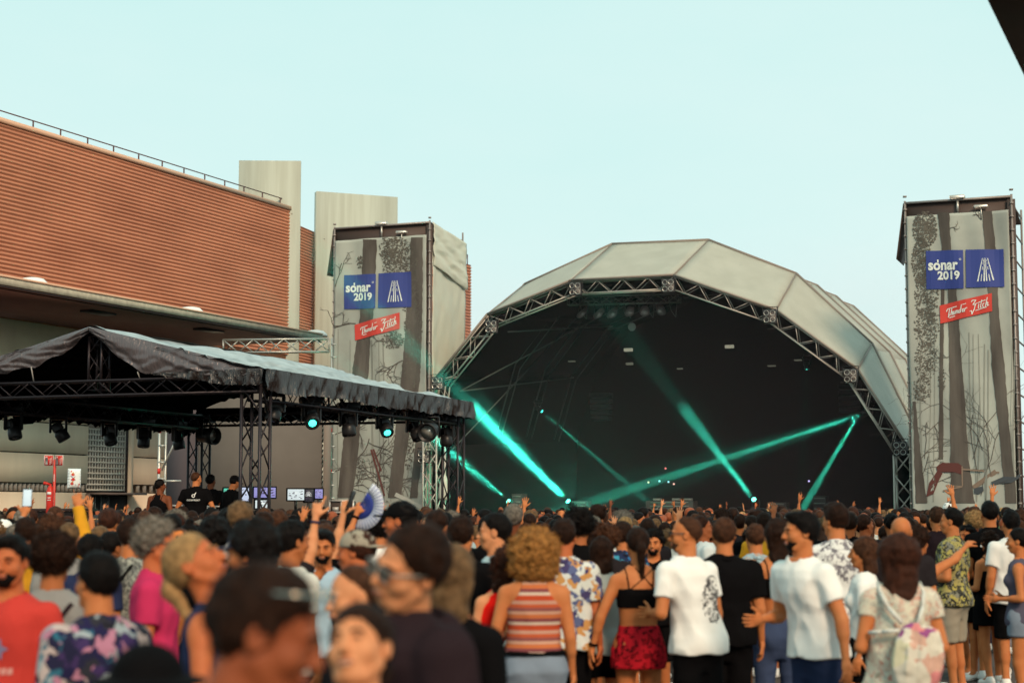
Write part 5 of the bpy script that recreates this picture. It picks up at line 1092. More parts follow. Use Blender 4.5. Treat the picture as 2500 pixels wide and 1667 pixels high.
CL['whitefloral'] = pattern('white_smudge', 'blobs', [(.68, .68, .66), (.70, .70, .68), (.16, .15, .17), (.68, .68, .66), (.30, .28, .30)], 34)
CL['greenprint'] = pattern('green_print', 'blobs', [(.05, .05, .04), (.35, .30, .12), (.20, .20, .16), (.03, .03, .03), (.42, .36, .10)], 34)
CL['greystripe'] = mat('cloth_pale_grey', (.36, .40, .38), .85); CL['blueprint'] = pattern('pale_blue_print', 'blobs', [(.30, .42, .46), (.34, .46, .50), (.45, .28, .2), (.28, .38, .44)], 45)
CL['tiedye'] = pattern('pale_pink_print', 'blobs', [(.66, .60, .50), (.62, .56, .46), (.62, .22, .22), (.66, .60, .50), (.30, .08, .22), (.64, .58, .40), (.60, .36, .28)], 13)

def person(sp, res=.011, hres=None):
    """sp: dict with look and pose; returns the person's root mesh at the origin, height sp['h'], facing +Y"""
    b = Body(sp); h = sp.get('h', 1.75); seed = sp.get('seed', 0) * 3.7; sm = SK[sp.get('skin', 1)]; lo = np.minimum.reduce([b.wr[1], b.wr[-1], A3(-.28, -.26, 0)]) - .12; hi = np.maximum.reduce([b.wr[1], b.wr[-1], A3(.28, .24, 1.45)]) + .12; lo[2] = -.02
    hres = hres or res * .62; hl, hh = b.hc - .155, b.hc + .155; cutz = float(b.nb[2]) + .005
    base = b.skin
    wrcut = lambda P, d: d
    hi[2] = max(b.wr[1][2], b.wr[-1][2], 1.5) + .12
    def body_(P): return np.maximum(base(P), np.minimum(P[:, 2] - (cutz + .03), 9)) if max(b.wr[1][2], b.wr[-1][2]) < cutz - .05 else smin(smin(np.maximum(base(P), P[:, 2] - (cutz + .03)), smin(b.armd(P, 1), b.fore(P, 1), .02), .015), smin(b.armd(P, -1), b.fore(P, -1), .02), .015)
    zlo = sp.get('zlo', -.02); lo[2] = zlo
    parts = [nets(body_, lo, hi, res)]
    nk = lambda P: smin(b.head(P), np.maximum(b.torso(P), P[:, 2] - cutz - .02), .025)
    parts.append(nets(b.head, np.minimum(hl, b.nb - A3(.075, .075, .0)), np.maximum(hh, b.nb + .05), hres))
    for g in (1, -1):
        if sp.get('hands', True) or b.wr[g][2] > 1.4: parts.append(nets(lambda P, g=g: b.hand(P, g), b.wr[g] - .21, b.wr[g] + .21, max(.0055, hres * .8)))
    root = to_mesh('person', parts, sm, h)
    def part(name, f, lo_, hi_, m, r=None): V, Q = nets(f, lo_, hi_, r or res); return to_mesh(name, [(V, Q)], m, h, root) if len(V) else None
    hm = HM[sp.get('hc', 'darkbrown')]; st = sp.get('hair', 'short')
    def strands(o, st_):
        V = np.empty(len(o.data.vertices) * 3, np.float32); o.data.vertices.foreach_get('co', V); V = V.reshape(-1, 3); N_ = np.empty(len(V) * 3, np.float32); o.data.vertices.foreach_get('normal', N_); N_ = N_.reshape(-1, 3)
        rs = np.random.RandomState(int(seed * 10) % 9999); cur = st_ in ('curly', 'afro', 'bigcurl', 'longcurl'); n = int((2600 if st_ in ('bigcurl', 'afro') else 1500) * (1 if res < .013 else .6)); i = rs.randint(0, len(V), n); p, nn = V[i], N_[i]; r3 = rs.randn(n, 3)
        dn = np.tile(A3(0, -.15, -1), (n, 1)) if not cur else r3; t = dn - nn * (dn * nn).sum(1)[:, None]; t /= np.linalg.norm(t, axis=1)[:, None] + 1e-6; ln = (rs.rand(n) * .022 + .012)[:, None] * (.7 if st_ in ('buzz', 'fade', 'receding') else 1); ln = ln * .35 if st_ == 'buzz' else ln
        tip = p + t * ln * (.9 if not cur else .7) + nn * ln * (.20 if not cur else .75) + r3 * .002; sd = np.cross(t, nn) * (.0022 if res < .013 else .0030); b0, b1 = p - nn * .003 + sd, p - nn * .003 - sd; T_ = np.stack([b0, b1, tip], 1).reshape(-1, 3)
        f = np.empty(len(o.data.loops), np.int32); o.data.loops.foreach_get('vertex_index', f); me = fast_mesh('hair', np.concatenate([V, T_]), [tuple(q) for q in f.reshape(-1, 4).tolist()] + [tuple(q) for q in (np.arange(n * 3).reshape(-1, 3) + len(V)).tolist()])
        me.materials.append(o.data.materials[0]); me.polygons.foreach_set('use_smooth', [True] * (len(f) // 4) + [False] * n); old = o.data; o.data = me; bpy.data.meshes.remove(old)
    if st != 'bald':
        ho = part('hair', lambda P: hairf(b, P, st, seed), b.hc - A3(.22, .26, .40 if st in ('long', 'longcurl', 'ponytail', 'bigcurl') else .19), b.hc + A3(.22, .22, .22), hm, hres)
        if ho and sp.get('strands', True) and not sp.get('cap'): strands(ho, st)
    if sp.get('beard'): part('beard', lambda P: beardf(b, P), b.hc - .15, b.hc + .15, HM[sp.get('bc', sp.get('hc', 'darkbrown'))], hres)
    hr = sp.get('hfine', True)
    mbh = lambda pts: [tuple((b.hc + b.hr @ A3(*p)) * (h / 1.75)) for p in pts]
    def headmb(name, fn, m, smooth=False):
        s = MB(); fn(s); V = np.array(s.v, np.float32) if s.v else np.zeros((0, 3)); V = (V @ b.hr.T + b.hc) * (h / 1.75); me = fast_mesh(name, V, s.f); me.materials.append(m)
        if smooth: me.polygons.foreach_set('use_smooth', [True] * len(s.f))
        o = bpy.data.objects.new(name, me); COL.objects.link(o); o.parent = root; return o
    if hr:
        for g in (1, -1):
            headmb('eyebrow', lambda s: s.path([(g * .014, .094, .019), (g * .030, .093, .024), (g * .048, .082, .019)], .0040, 5), hm)
            headmb('eye', lambda s: s.lathe((g * .030, .0845, .003), [(.0, .004), (.006, .0035), (.010, .0), (.006, -.003)], 10, (1, 0, 0), (0, 0, .55), (0, 1, 0)), mat('eye_dark', (.03, .018, .014), .3), True)
        headmb('lips', lambda s: s.path([(-.022, .088, -.064), (-.010, .097, -.062), (0, .099, -.064), (.010, .097, -.062), (.022, .088, -.064)], .0036, 6), mat('lip_pink', (.33, .10, .08), .5), True)
        if sp.get('smile'): headmb('teeth', lambda s: s.path([(-.016, .088, -.066), (0, .095, -.0665), (.016, .088, -.066)], .0035, 6), mat('teeth', (.7, .66, .58), .4), True)
    if sp.get('glasses'):
        gm = sp['glasses']; up = (0, 0, 0) if gm != 'onhead' else (0, .012, .088)
        def gl(s):
            for g in (1, -1): s.bbox((g * .033 + up[0], .1045 + up[1] - (.02 if gm == 'onhead' else 0), .002 + up[2]), (.052, .006, .036), .005); s.tube((g * .060, .100 + up[1] - (.02 if gm == 'onhead' else 0), .010 + up[2]), (g * (.084 if gm != 'onhead' else .090), -.005, .010 + up[2] * .8), .0032, 5)
            s.tube((-.01, .106 + up[1] - (.02 if gm == 'onhead' else 0), .008 + up[2]), (.01, .106 + up[1] - (.02 if gm == 'onhead' else 0), .008 + up[2]), .003, 5)
        headmb('sunglasses', gl, mat('glasses_dark', (.012, .010, .012), .12, spec=.9) if gm == 'on' else (mat('glasses_mirror', (.55, .50, .42), .12, metal=1) if gm == 'onhead' else mat('glasses_pale', (.30, .28, .25), .3)))
    if sp.get('cap'):
        cc, back = sp['cap'], sp.get('capback', False); sg = -1 if back else 1
        def capf(P): q = (P - b.hc) @ b.hr; d = ell(q, (0, -.014, .036), (.090, .110, .096)); d = smax(d, -(q[:, 2] - .030 + .25 * q[:, 1] * sg * 0), .006); br = ell(q, (0, sg * .115, .034 - .0), (.066, .070, .0075)); return smin(d, br, .006)
        part('cap', capf, b.hc - A3(.2, .22, .05), b.hc + A3(.2, .22, .2), CL[cc], hres)
    if sp.get('hat') == 'bucket': part('hat', lambda P: (lambda q: smin(smax(ell(q, (0, -.01, .05), (.102, .118, .090)), -(q[:, 2] - .03), .008), ell(q, (0, -.01, .035), (.165, .18, .016)), .02))((P - b.hc) @ b.hr), b.hc - A3(.22, .24, .06), b.hc + A3(.22, .24, .2), CL['black'], hres)
    # tops
    tp = sp.get('top', 'tee'); tm = CL[sp.get('tc', 'black')]; hem = sp.get('hem', .84); ns = sp.get('seed', 0) * 5.1; sm_ = lambda P, a, c: smax(a, c, .01)
    tlo, thi = np.minimum(lo, A3(-.35, -.3, .5)), np.maximum(hi, A3(.35, .3, 1.62)); thi = thi + .04
    loose = sp.get('loose', 0)
    tz = np.array(TZ); uq = 1.03 if b.f else 1.14; up_ = np.interp(tz, [.7, .95, 1.12, 1.2], [uq, uq, 1.0, 1.0]); ga = np.maximum(b.ta + .016, np.where(tz < 1.2, (.176 + loose) * b.w, 0) if not b.f or sp.get('boxy') else 0) * up_; gb = np.maximum(b.tb + .018, np.where(tz < 1.2, (.122 + loose) * b.w, 0) if not b.f or sp.get('boxy') else 0) * up_; ga[0] = ga[1] = ga[2]; gb[0] = gb[1] = gb[2] = gb[2] + .012; ga = np.where(tz < .8, ga[2], ga); gb = np.where(tz < .8, gb[2], gb)
    def neckcut(P, r=.088, dz=.03, fy=.02): return -ell(P, b.nb + A3(0, fy, dz + .01), (r, r * .95, .085))
    if tp in ('tee', 'shirt', 'long', 'hoodie', 'capsleeve'):
        t1 = {'tee': .62, 'shirt': .70, 'long': 1.0, 'hoodie': 1.0, 'capsleeve': .38}[tp]; ex = .012 if tp == 'hoodie' else 0
        def f(P):
            nz = clothnoise(P, .010 + ex * .3, ns); d = b.torso(P, 0, 0, ga + ex, gb + ex)
            for g in (1, -1):
                d = smin(d, rc(P, b.nb + A3(g * .028, -.012, -.002), b.sh[g] + A3(-g * .03, -.005, .0), .047 + ex, .050 + ex), .04); d = smin(d, ell(P, (g * .072, -.065, .90), (.100 * b.w, .088, .10)), .04) if hem < .95 else d
                a = b.armd(P, g, .019 + ex, t1); a = smin(a, ell(P, b.sh[g], (.062 * b.k + ex, .064 * b.k + ex, .060 * b.k + ex)), .02)
                if t1 < 1: D = b.el[g] - b.sh[g]; D = D / np.linalg.norm(D); c = b.sh[g] + (b.el[g] - b.sh[g]) * t1; a = smax(a, (P - c) @ D, .004)
                else: a = smin(a, b.fore(P, g, .014 + ex), .02); D = b.wr[g] - b.el[g]; D = D / np.linalg.norm(D); a = smax(a, ((P - b.wr[g]) @ D) * np.where(((P - b.el[g]) @ D) > 0, 1, 0) - np.where(((P - b.el[g]) @ D) > 0, 0, 1), .004)
                if b.f: d = smin(d, ell(P, A3(g * .070, .080, 1.262) + b.off(1.27), (.068, .062, .066)), .04)
                d = smin(d, a, .028)
            d = d - nz; d = smax(d, neckcut(P, .078 if tp != 'shirt' else .070), .008); return smax(d, hem - P[:, 2] + .006 * np.sin(P[:, 0] * 30 + ns), .006)
        part('hoodie' if tp == 'hoodie' else ('shirt' if tp == 'shirt' else 'tshirt'), f, tlo, thi, tm)
        if tp == 'shirt': part('collar', lambda P: np.maximum(np.abs(rc(P, b.nb + A3(0, -.01, -.03), b.nb + A3(0, -.005, .035), .085, .070)) - .005, np.maximum(b.nb[2] - .005 - P[:, 2], P[:, 2] - b.nb[2] - .032)), b.nb - .14, b.nb + .14, tm, min(res, .009))
        if tp == 'hoodie': part('hood', lambda P: smax(ell(P, b.nb + A3(0, -.085, -.02), (.125, .075, .085)) - clothnoise(P, .010, ns + 3), -ell(P, b.nb + A3(0, -.045, .045), (.082, .065, .075)), .01), b.nb - .24, b.nb + .2, tm)
    elif tp in ('tank', 'racer', 'halter', 'crop', 'dress'):
        def f(P):
            Q = P - b.off(P[:, 2]); d = b.torso(P, 0, 0, b.ta + (.012 if tp != 'tank' else .016) + .012 * (np.array(TZ) < 1.1), b.tb + .014 + .016 * (np.array(TZ) < 1.1)) - clothnoise(P, .005, ns)
            for g in (1, -1):
                if b.f: d = smin(d, ell(P, A3(g * .070, .082, 1.262) + b.off(1.27), (.064, .058, .062)), .04)
                if tp in ('dress',): d = smin(d, rc(P, b.hip[g] + A3(0, 0, .03), b.hip[g] + A3(g * .012, 0, -.2), .112, .122), .05)
            z = Q[:, 2]; x = np.abs(Q[:, 0])
            if tp == 'crop': d = smax(d, z - 1.315, .004); d = smax(d, 1.175 - z, .004)
            elif tp == 'dress': d = smax(d, z - 1.30, .004); d = smax(d, .68 - z, .004)
            else:
                lim = np.interp(z, [1.0, 1.2, 1.30, 1.38, 1.46], {'halter': [.3, .26, .155, .095, .075], 'tank': [.3, .3, .19, .135, .12], 'racer': [.3, .3, .17, .07, .065]}[tp]); d = smax(d, (x - lim) * .8, .006)
                d = smax(d, neckcut(P, .082 if tp != 'halter' else .06, .02 if tp != 'racer' else .0), .006); d = smax(d, hem - z, .006)
            return d
        part({'crop': 'crop_top', 'dress': 'dress'}.get(tp, 'vest_top'), f, tlo, thi, tm)
        if tp in ('crop', 'dress', 'racer') or sp.get('straps'):
            s = []
            def sf(P):
                d = np.full(len(P), 9., np.float32); Q = P - b.off(P[:, 2]); sk = b.torso(P)
                for g in (1, -1): d = np.minimum(d, np.abs(Q[:, 0] - g * (.085 + (Q[:, 2] - 1.3) * .12)) - .006)
                if sp.get('cross'): d = np.minimum(d, np.abs(Q[:, 0] + .02 - (Q[:, 2] - 1.36) * 1.2) / 1.4 - .005); d = np.minimum(d, np.abs(Q[:, 0] - .06 + (Q[:, 2] - 1.36) * .9) / 1.4 - .005)
                d = np.maximum(d, np.abs(smin(sk, smin(rc(P, b.nb + A3(.02, -.01, 0), b.sh[1] + A3(-.05, -.01, .015), .038, .035), rc(P, b.nb + A3(-.02, -.01, 0), b.sh[-1] + A3(.05, -.01, .015), .038, .035), .03), .04)) - .006); return np.maximum(d, 1.30 - Q[:, 2])
            part('straps', sf, A3(-.2, -.2, 1.25) + b.off(1.3) * 0 - .02, A3(.2, .2, 1.55) + b.off(1.45) + .02, CL[sp.get('strapc', sp.get('tc', 'black'))], .006)
    # bottoms
    bt = sp.get('bottom', 'shorts'); bm = CL[sp.get('bc2', 'black')]
    def legs(P, r, zcut, flare=0):
        d = b.torso(P, .012, .016); d = smax(d, P[:, 2] - 1.02, .004)
        for g in (1, -1):
            d = smin(d, rc(P, b.hip[g] + A3(0, 0, .02), b.kn[g], .094 + r, .062 + r + flare), .03); d = smin(d, ell(P, (g * .075, -.062, .89), (.092 * b.w, .084, .098)), .03)
            if zcut < .45: d = smin(d, smin(rc(P, b.kn[g], b.an[g], .056 + r, .046 + r), rc(P, b.kn[g] + A3(0, -.015, -.06), b.kn[g] + A3(0, -.03, -.19), .05 + r, .05 + r), .03), .02)
        return smax(d - clothnoise(P, .006, ns + 7, 12, 8), zcut - P[:, 2], .005)
    if bt == 'shorts': part('shorts', lambda P: legs(P, .014, .50 if not b.f else sp.get('short', .66), .014), A3(-.32, -.3, .4), A3(.32, .3, 1.1), bm)
    elif bt == 'jeans': part('jeans', lambda P: legs(P, .006, .10), A3(-.32, -.35, .02), A3(.32, .35, 1.1), bm)
    elif bt == 'skirt':
        part('skirt', lambda P: smax(smax((lambda a, bb: ((np.abs(P[:, 0] / a) ** 2.3 + np.abs((P[:, 1] + .015) / bb) ** 2.3) ** (1 / 2.3) - 1) * np.minimum(a, bb))(np.interp(P[:, 2], [.6, .88, 1.05], [.205, .20, .138]), np.interp(P[:, 2], [.6, .88, 1.05], [.155, .150, .100])) - clothnoise(P, .008, ns, 18, 4), sp.get('skz', .655) - P[:, 2], .005), P[:, 2] - 1.05, .005), A3(-.3, -.3, .6), A3(.3, .3, 1.12), bm)
    if sp.get('belt'): part('belt', lambda P: np.maximum(np.abs(b.torso(P, .018, .022)) - .008, np.abs(P[:, 2] - 1.0) - .018), A3(-.3, -.3, .95), A3(.3, .3, 1.06), CL['black'], .009)
    if zlo < .1 and sp.get('shoes', 'white'):
        for g in (1, -1):
            a = b.an[g]; part('shoe', lambda P: smax(smin(smin(rc(P, a + A3(0, -.03, -.045), a + A3(g * .012, .15, -.055), .044, .036), rc(P, a + A3(0, -.01, -.02), a + A3(0, .02, -.03), .046, .04), .02), rc(P, a + A3(0, 0, .0), a + A3(0, 0, -.03), .045, .045), .01), .004 - P[:, 2], .004), a - A3(.09, .12, .11), a + A3(.12, .26, .07), CL[sp.get('shoes', 'white')], min(res, .009))
    root['_b'] = 0; del root['_b']; return root, b
# ------------------------------------------------------------------ the crowd: people one can tell apart
from mathutils.bvhtree import BVHTree
EX = {'bigcurl': .075, 'afro': .055, 'curly': .03, 'short': .012, 'bun': .055, 'quiff': .02, 'long': .018, 'longcurl': .02, 'bob': .02, 'manbun': .012, 'ponytail': .012, 'fade': .014}
taken = []; HERO = {}; seedn = [0]
def H(key, x, ytop, d, yaw, label, wlean=(0, 0), **sp):
    seedn[0] += 1; sp.setdefault('seed', seedn[0]); ztop = pt(x, ytop, d).z; ex = EX.get(sp.get('hair', 'short'), 0) + (.012 if sp.get('cap') else 0) + (.03 if sp.get('hat') else 0); h = ztop / (1.75 + ex) * 1.75; sp['h'] = h; k = h / 1.75
    c, s_ = math.cos(yaw), math.sin(yaw)
    if wlean != (0, 0): sp['lean'] = ((c * wlean[0] + s_ * wlean[1]) / k, (-s_ * wlean[0] + c * wlean[1]) / k)
    res = .0085 if d < 6.5 else (.011 if d < 14 else .014); root, b = person(sp, res); q = b.hc * k; off = Vector((c * q[0] - s_ * q[1], s_ * q[0] + c * q[1], 0)); p = pt(x, 1240, d)
    root.location = Vector((p.x, p.y, 0)) - off; root.rotation_euler = (0, 0, yaw); tag(root, label, 'person', 'people in the crowd'); root['_b'] = 1; del root['_b']
    taken.append((root.location.x, root.location.y)); HERO[key] = (root, b, k); return root
def world(key, p):                               # body-space point of a person -> world
    root, b, k = HERO[key]; v = Vector([float(a) * k for a in p]); v.rotate(Matrix.Rotation(root.rotation_euler.z, 3, 'Z')); return v + root.location
def wrist(key, g): root, b, k = HERO[key]; return world(key, b.wr[g])
def armdir(key, g): root, b, k = HERO[key]; return (world(key, b.wr[g]) - world(key, b.el[g])).normalized()
def decal(key, garment, name, m, polys, side=-1, lift=.004):
    """flat shapes (x, z in body metres) laid on a garment's back (side -1) or chest (+1)"""
    root, b, k = HERO[key]; g = [c for c in root.children if c.name.split('.')[0] == garment][0]; me = g.data; bv = BVHTree.FromPolygons([v.co for v in me.vertices], [tuple(p.vertices) for p in me.polygons]); mb = MB()
    for P_ in polys:
        q = []
        for (x, z) in P_:
            h = bv.ray_cast(Vector((x * k, side * .8, z * k)), Vector((0, -side, 0)))
            if h[0] is None: q = None; break
            q.append(h[0] + Vector((0, side * lift, 0)))
        if q: mb.add(q, [tuple(range(len(q)))])
    if mb.f:
        me2 = fast_mesh(name, np.array(mb.v), mb.f); me2.materials.append(m); o = bpy.data.objects.new(name, me2); COL.objects.link(o); o.parent = g
PI = math.pi; UPF = dict(curl=.25, spread=.35, n=(0, 1, 0))
# nearest, strongly out of focus
H('I', 655, 1368, 3.15, -1.3, 'very near dark-haired man seen from behind the ear, sunglasses pushed up on his head', sex='m', skin=6, hair='short', hc='darkbrown', top='tee', tc='brown', glasses='onhead', head=(-.2, -.28, 0), w=1.06)
H('D', 368, 1545, 4.1, .15, 'person hidden under a wide black hat at the bottom edge', sex='f', skin=2, hair='bob', hc='black', top='long', tc='black', hat='bucket', bottom='jeans')
H('J', 880, 1455, 4.3, 2.75, 'smiling woman in front with her face tipped up to the light', sex='f', skin=0, hair='ponytail', hc='darkbrown', top='tank', tc='black', head=(.05, .36, .14), smile=True, bottom='jeans', armL='bent')
H('K', 1000, 1264, 4.9, 2.15, 'tall man in a dark hoodie bending down to the left with pale-framed glasses', sex='m', skin=0, hair='short', hc='darkbrown', top='hoodie', tc='dusk', wlean=(-.16, -.05), head=(.05, -.05, -.36), glasses='pale', bottom='jeans', w=1.05, armR='bent')
H('L', 862, 1386, 6.3, 2.0, 'man with a high bald forehead just behind the smiling woman', sex='m', skin=0, hair='receding', hc='brown', top='tee', tc='charcoal', head=(0, -.1, 0))
H('BL', 1108, 1322, 6.6, -.35, 'woman with long dark blond hair behind the man in the dark hoodie', sex='f', skin=1, hair='long', hc='darkblond', top='tee', tc='black', bottom='jeans')
H('C', 240, 1347, 7.0, .85, 'man in a dark flowered shirt looking away to the left', sex='m', skin=1, hair='short', hc='black', top='shirt', tc='floral_dark', w=1.08, beard=False, loose=.01)
H('G', 482, 1276, 6.5, -1.75, 'blond woman in a navy strap top with her head tipped back to the right', sex='f', skin=4, hair='ponytail', hc='blond', top='tank', tc='navy', head=(.0, .55, 0), armL='bentup', armR='bentup', bottom='jeans', tail=.16)
H('HC', 612, 1262, 7.4, 1.25, 'person wearing a slate blue cap, dark hair showing at the back', sex='m', skin=2, hair='curly', hc='black', cap='slate', top='racer', tc='charcoal', hem=.9, head=(0, -.1, 0))
H('A', 26, 1302, 7.9, PI - .25, 'bearded man in a coral red T-shirt at the left edge facing the camera', sex='m', skin=4, hair='quiff', hc='black', beard=True, top='tee', tc='coral', head=(.15, 0, 0), w=1.05)
H('B', 135, 1290, 8.7, -.1, 'dark curly-headed person in a grey T-shirt seen from behind near the left edge', sex='m', skin=2, hair='afro', hc='darkbrown', top='tee', tc='grey')
H('S', 868, 1288, 9.6, 1.35, 'auburn-haired man in profile facing the bearded man, wearing a grey cap backwards', sex='m', skin=4, hair='short', hc='auburn', cap='khaki', capback=True, top='tee', tc='charcoal')
H('E', 386, 1264, 9.4, -1.45, 'grey-haired man in a bright pink T-shirt and sunglasses looking right', sex='m', skin=4, hair='curly', hc='grey', top='tee', tc='pink', glasses='on', bottom='jeans')
H('AH', 2190, 1298, 9.7, 0.0, 'woman with long dark brown hair, flowered cap-sleeve top and a pale drawstring bag', sex='f', skin=1, hair='long', hc='auburn', hairw=1.3, top='capsleeve', tc='tinyfloral', boxy=True, armL='bent', armR='bent', bottom='jeans', bc2='khaki', w=1.12)
H('N', 716, 1268, 10.4, -.85, 'black-haired man facing right, left of the dark bearded face', sex='m', skin=2, hair='quiff', hc='black', top='tee', tc='offwhite')
H('FI', 752, 1297, 12.7, -.2, 'person raising a black phone in a fist, head hidden behind others', sex='m', skin=0, hair='short', hc='brown', top='tee', tc='black', armR=((.05, .03, .27), (.05, .02, .25)), handR=dict(curl=1.35, spread=.02, n=(0, 1, 0), tc=1.0))
H('U', 1236, 1330, 10.9, .35, 'woman in a bright red strapless top with brown curls over her shoulder', sex='f', skin=0, hair='longcurl', hc='auburn', top='tank', tc='brightred', wlean=(.17, 0), head=(-.5, 0, .1), armL='bent', bottom='jeans', w=1.05)
H('T', 1303, 1274, 10.6, .02, 'woman with a big golden curly mane and striped halter top', sex='f', skin=1, hair='bigcurl', hc='curlyblond', top='halter', tc='stripetop', hem=1.0, belt=True, bottom='shorts', bc2='denim', short=.70, armR='down', armL='bent', w=1.2)
H('W', 1205, 1253, 11.8, 1.5, 'young man in profile facing left in a pale blue T-shirt', sex='m', skin=0, hair='fade', hc='black', top='tee', tc='lightblue')
H('AE', 1952, 1245, 10.8, 2.15, 'bearded dark-haired man in a plain white T-shirt facing left', sex='m', skin=1, hair='quiff', hc='black', beard=True, top='tee', tc='white', head=(-.42, 0, 0), armR='bent', armL='side', smile=True, hem=.88, bottom='jeans', bc2='darkdenim', w=1.0, wlean=(-.09, 0))
H('V', 1127, 1259, 11.4, -.25, 'dark-haired man in a black T-shirt left of the profile in pale blue', sex='m', skin=1, hair='short', hc='darkbrown', top='tee', tc='black')
H('P', 676, 1284, 11.4, -.2, 'brown-haired person raising one pointing finger and wearing a wristband', sex='m', skin=0, hair='curly', hc='brown', top='tee', tc='charcoal', armR=((.05, .06, .22), (.02, .05, .24)), handR=dict(curls=(.06, 1.3, 1.4, 1.2), spread=.3, n=(0, 1, 0)))
H('R', 976, 1219, 11.8, 1.35, 'tall man in a black cap above the left tower foot', sex='m', skin=4, hair='short', hc='black', cap='black', top='tee', tc='charcoal')
H('AC', 1672, 1264, 11.8, .55, 'bearded man in sunglasses and white T-shirt with an ink drawing on its back', sex='m', skin=1, hair='receding', hc='brown', beard=True, top='tee', tc='white', glasses='on', head=(.85, 0, 0), armL='bent', armR='down', bottom='shorts', w=.98, wlean=(-.08, 0))
H('F', 322, 1264, 12.0, -.2, 'man in a grey and black patterned shirt seen from behind with a shoulder strap', sex='m', skin=1, hair='short', hc='darkbrown', top='tee', tc='greyprint')
H('M', 790, 1290, 12.0, PI + .15, 'dark bearded man facing the camera with a hand at his mouth', sex='m', skin=1, hair='quiff', hc='black', beard=True, top='tee', tc='skyblue', armR='face', head=(-.15, -.1, 0), smile=True)
H('Y', 1377, 1266, 12.3, -.1, 'short-haired man in a white shirt with orange and navy flowers', sex='m', skin=4, hair='fade', hc='darkbrown', top='shirt', tc='palefloral', loose=.02, bottom='shorts')
H('AJ', 2104, 1306, 12.3, 1.25, 'short brown-haired person in white half hidden behind the long-haired woman', sex='f', skin=1, hair='bob', hc='brown', top='tee', tc='white', boxy=True)
H('Z', 1466, 1306, 12.6, .1, 'small person with a round dark bob and pale grey top', sex='f', skin=1, hair='bob', hc='darkbrown', top='tee', tc='greystripe', bottom='shorts', bc2='black', w=.95)
H('AD', 1766, 1263, 12.6, 0.0, 'man in a black collared shirt right behind the inked white T-shirt', sex='m', skin=1, hair='short', hc='brown', top='shirt', tc='black', bottom='shorts', w=1.1)
H('AB', 1556, 1286, 12.2, .12, 'woman in a black strappy crop top and red leopard skirt', sex='f', skin=1, hair='ponytail', hc='darkbrown', top='crop', cross=True, bottom='skirt', bc2='leopard', skz=.74, w=1.1, tail=.2, armL='side', armR='side', shoes='white')
H('AF', 1893, 1263, 12.9, .15, 'woman with a bare strappy back, brown hair and blue jeans', sex='f', skin=1, hair='long', hc='darkbrown', top='crop', cross=True, bottom='jeans', bc2='jeans', head=(.2, 0, 0), armL='bent')
H('NB', 523, 1254, 11.5, .4, 'person in a navy blue beret-like cap', sex='m', skin=2, hair='curly', hc='black', cap='navy', top='tee', tc='black')
H('YE', 126, 1258, 13.0, .1, 'brown-haired person reaching up in a yellow sleeve beside the extinguisher post', sex='m', skin=1, hair='curly', hc='brown', top='long', tc='mustard', armR=((.06, .08, .22), (-.06, .06, .24)), handR=dict(curl=.9, spread=.1))
H('PH', 66, 1262, 13.6, .05, 'person holding a lit phone up at arm length near the left edge', sex='m', skin=1, hair='short', hc='darkbrown', top='tee', tc='black', armL=((-.08, .10, .16), (-.04, .10, .24)), handL=dict(curl=.8, spread=.1))
H('BA', 171, 1279, 12.8, .1, 'light-skinned bald head below the card balloon', sex='m', skin=0, hair='receding', hc='darkblond', top='tee', tc='grey')
H('L2', 226, 1303, 11.8, -.3, 'black-haired head above the flowered shirt', sex='m', skin=2, hair='short', hc='black', top='tee', tc='navy')
H('L3', 280, 1297, 12.4, -.8, 'dark head with shaved sides and a white strap left of the patterned shirt', sex='m', skin=2, hair='fade', hc='black', top='tank', tc='white')
H('AI', 2038, 1225, 13.4, .15, 'tall curly-haired man in a white T-shirt with grey smudged flowers', sex='m', skin=1, hair='quiff', hc='darkbrown', top='tee', tc='whitefloral', w=1.1, head=(.4, 0, 0))
H('AO', 2198, 1263, 13.6, .0, 'tan bald head directly behind the long-haired woman', sex='m', skin=1, hair='bald', top='tee', tc='charcoal')
H('X', 1415, 1234, 14.0, -.3, 'black-haired person with a high round bun standing above the crowd', sex='m', skin=2, hair='afro', hc='black', top='tee', tc='black', w=.95)
H('Q', 796, 1274, 13.6, -.2, 'person waving a blue and white hand fan overhead', sex='f', skin=1, hair='long', hc='brown', top='tee', tc='black', armR=((.02, .05, .25), (.06, .08, .22)), handR=dict(curl=1.2, spread=.02, tc=.9))
H('AA', 1480, 1273, 14.2, 0.1, 'brown afro head between the flowered shirt and the leopard skirt', sex='m', skin=2, hair='afro', hc='brown', top='tee', tc='charcoal', w=.95)
H('OB', 440, 1287, 12.4, .2, 'person in an orange cap left of the blond woman', sex='m', skin=1, hair='short', hc='brown', cap='orange', top='tee', tc='orange')
H('AG2', 1842, 1278, 14.8, .2, 'man in a pale blue printed shirt beside the mustard yellow one', sex='m', skin=1, hair='short', hc='brown', top='shirt', tc='blueprint', bottom='shorts', bc2='dusk')
H('AP', 2240, 1282, 14.6, -.7, 'woman with short dark curls stretching her right arm to the side', sex='f', skin=1, hair='curly', hc='darkbrown', top='tank', tc='black', armR='reach', bottom='shorts')
H('BF', 1518, 1272, 15.0, .4, 'man in a dark blue flowered shirt left of the woman in leopard print', sex='m', skin=1, hair='short', hc='darkbrown', top='shirt', tc='bluefloral', bottom='shorts')
H('FC', 1595, 1290, 15.6, PI - .2, 'dark bearded man facing the camera beside the ponytail', sex='m', skin=1, hair='curly', hc='black', beard=True, top='tee', tc='black')
H('AN', 2482, 1288, 15.4, 1.15, 'woman at the right edge in a grey-blue vest and frayed denim shorts', sex='f', skin=1, hair='ponytail', hc='black', top='tank', tc='slate', bottom='shorts', bc2='denim', armL='bent', armR='bent', short=.74)
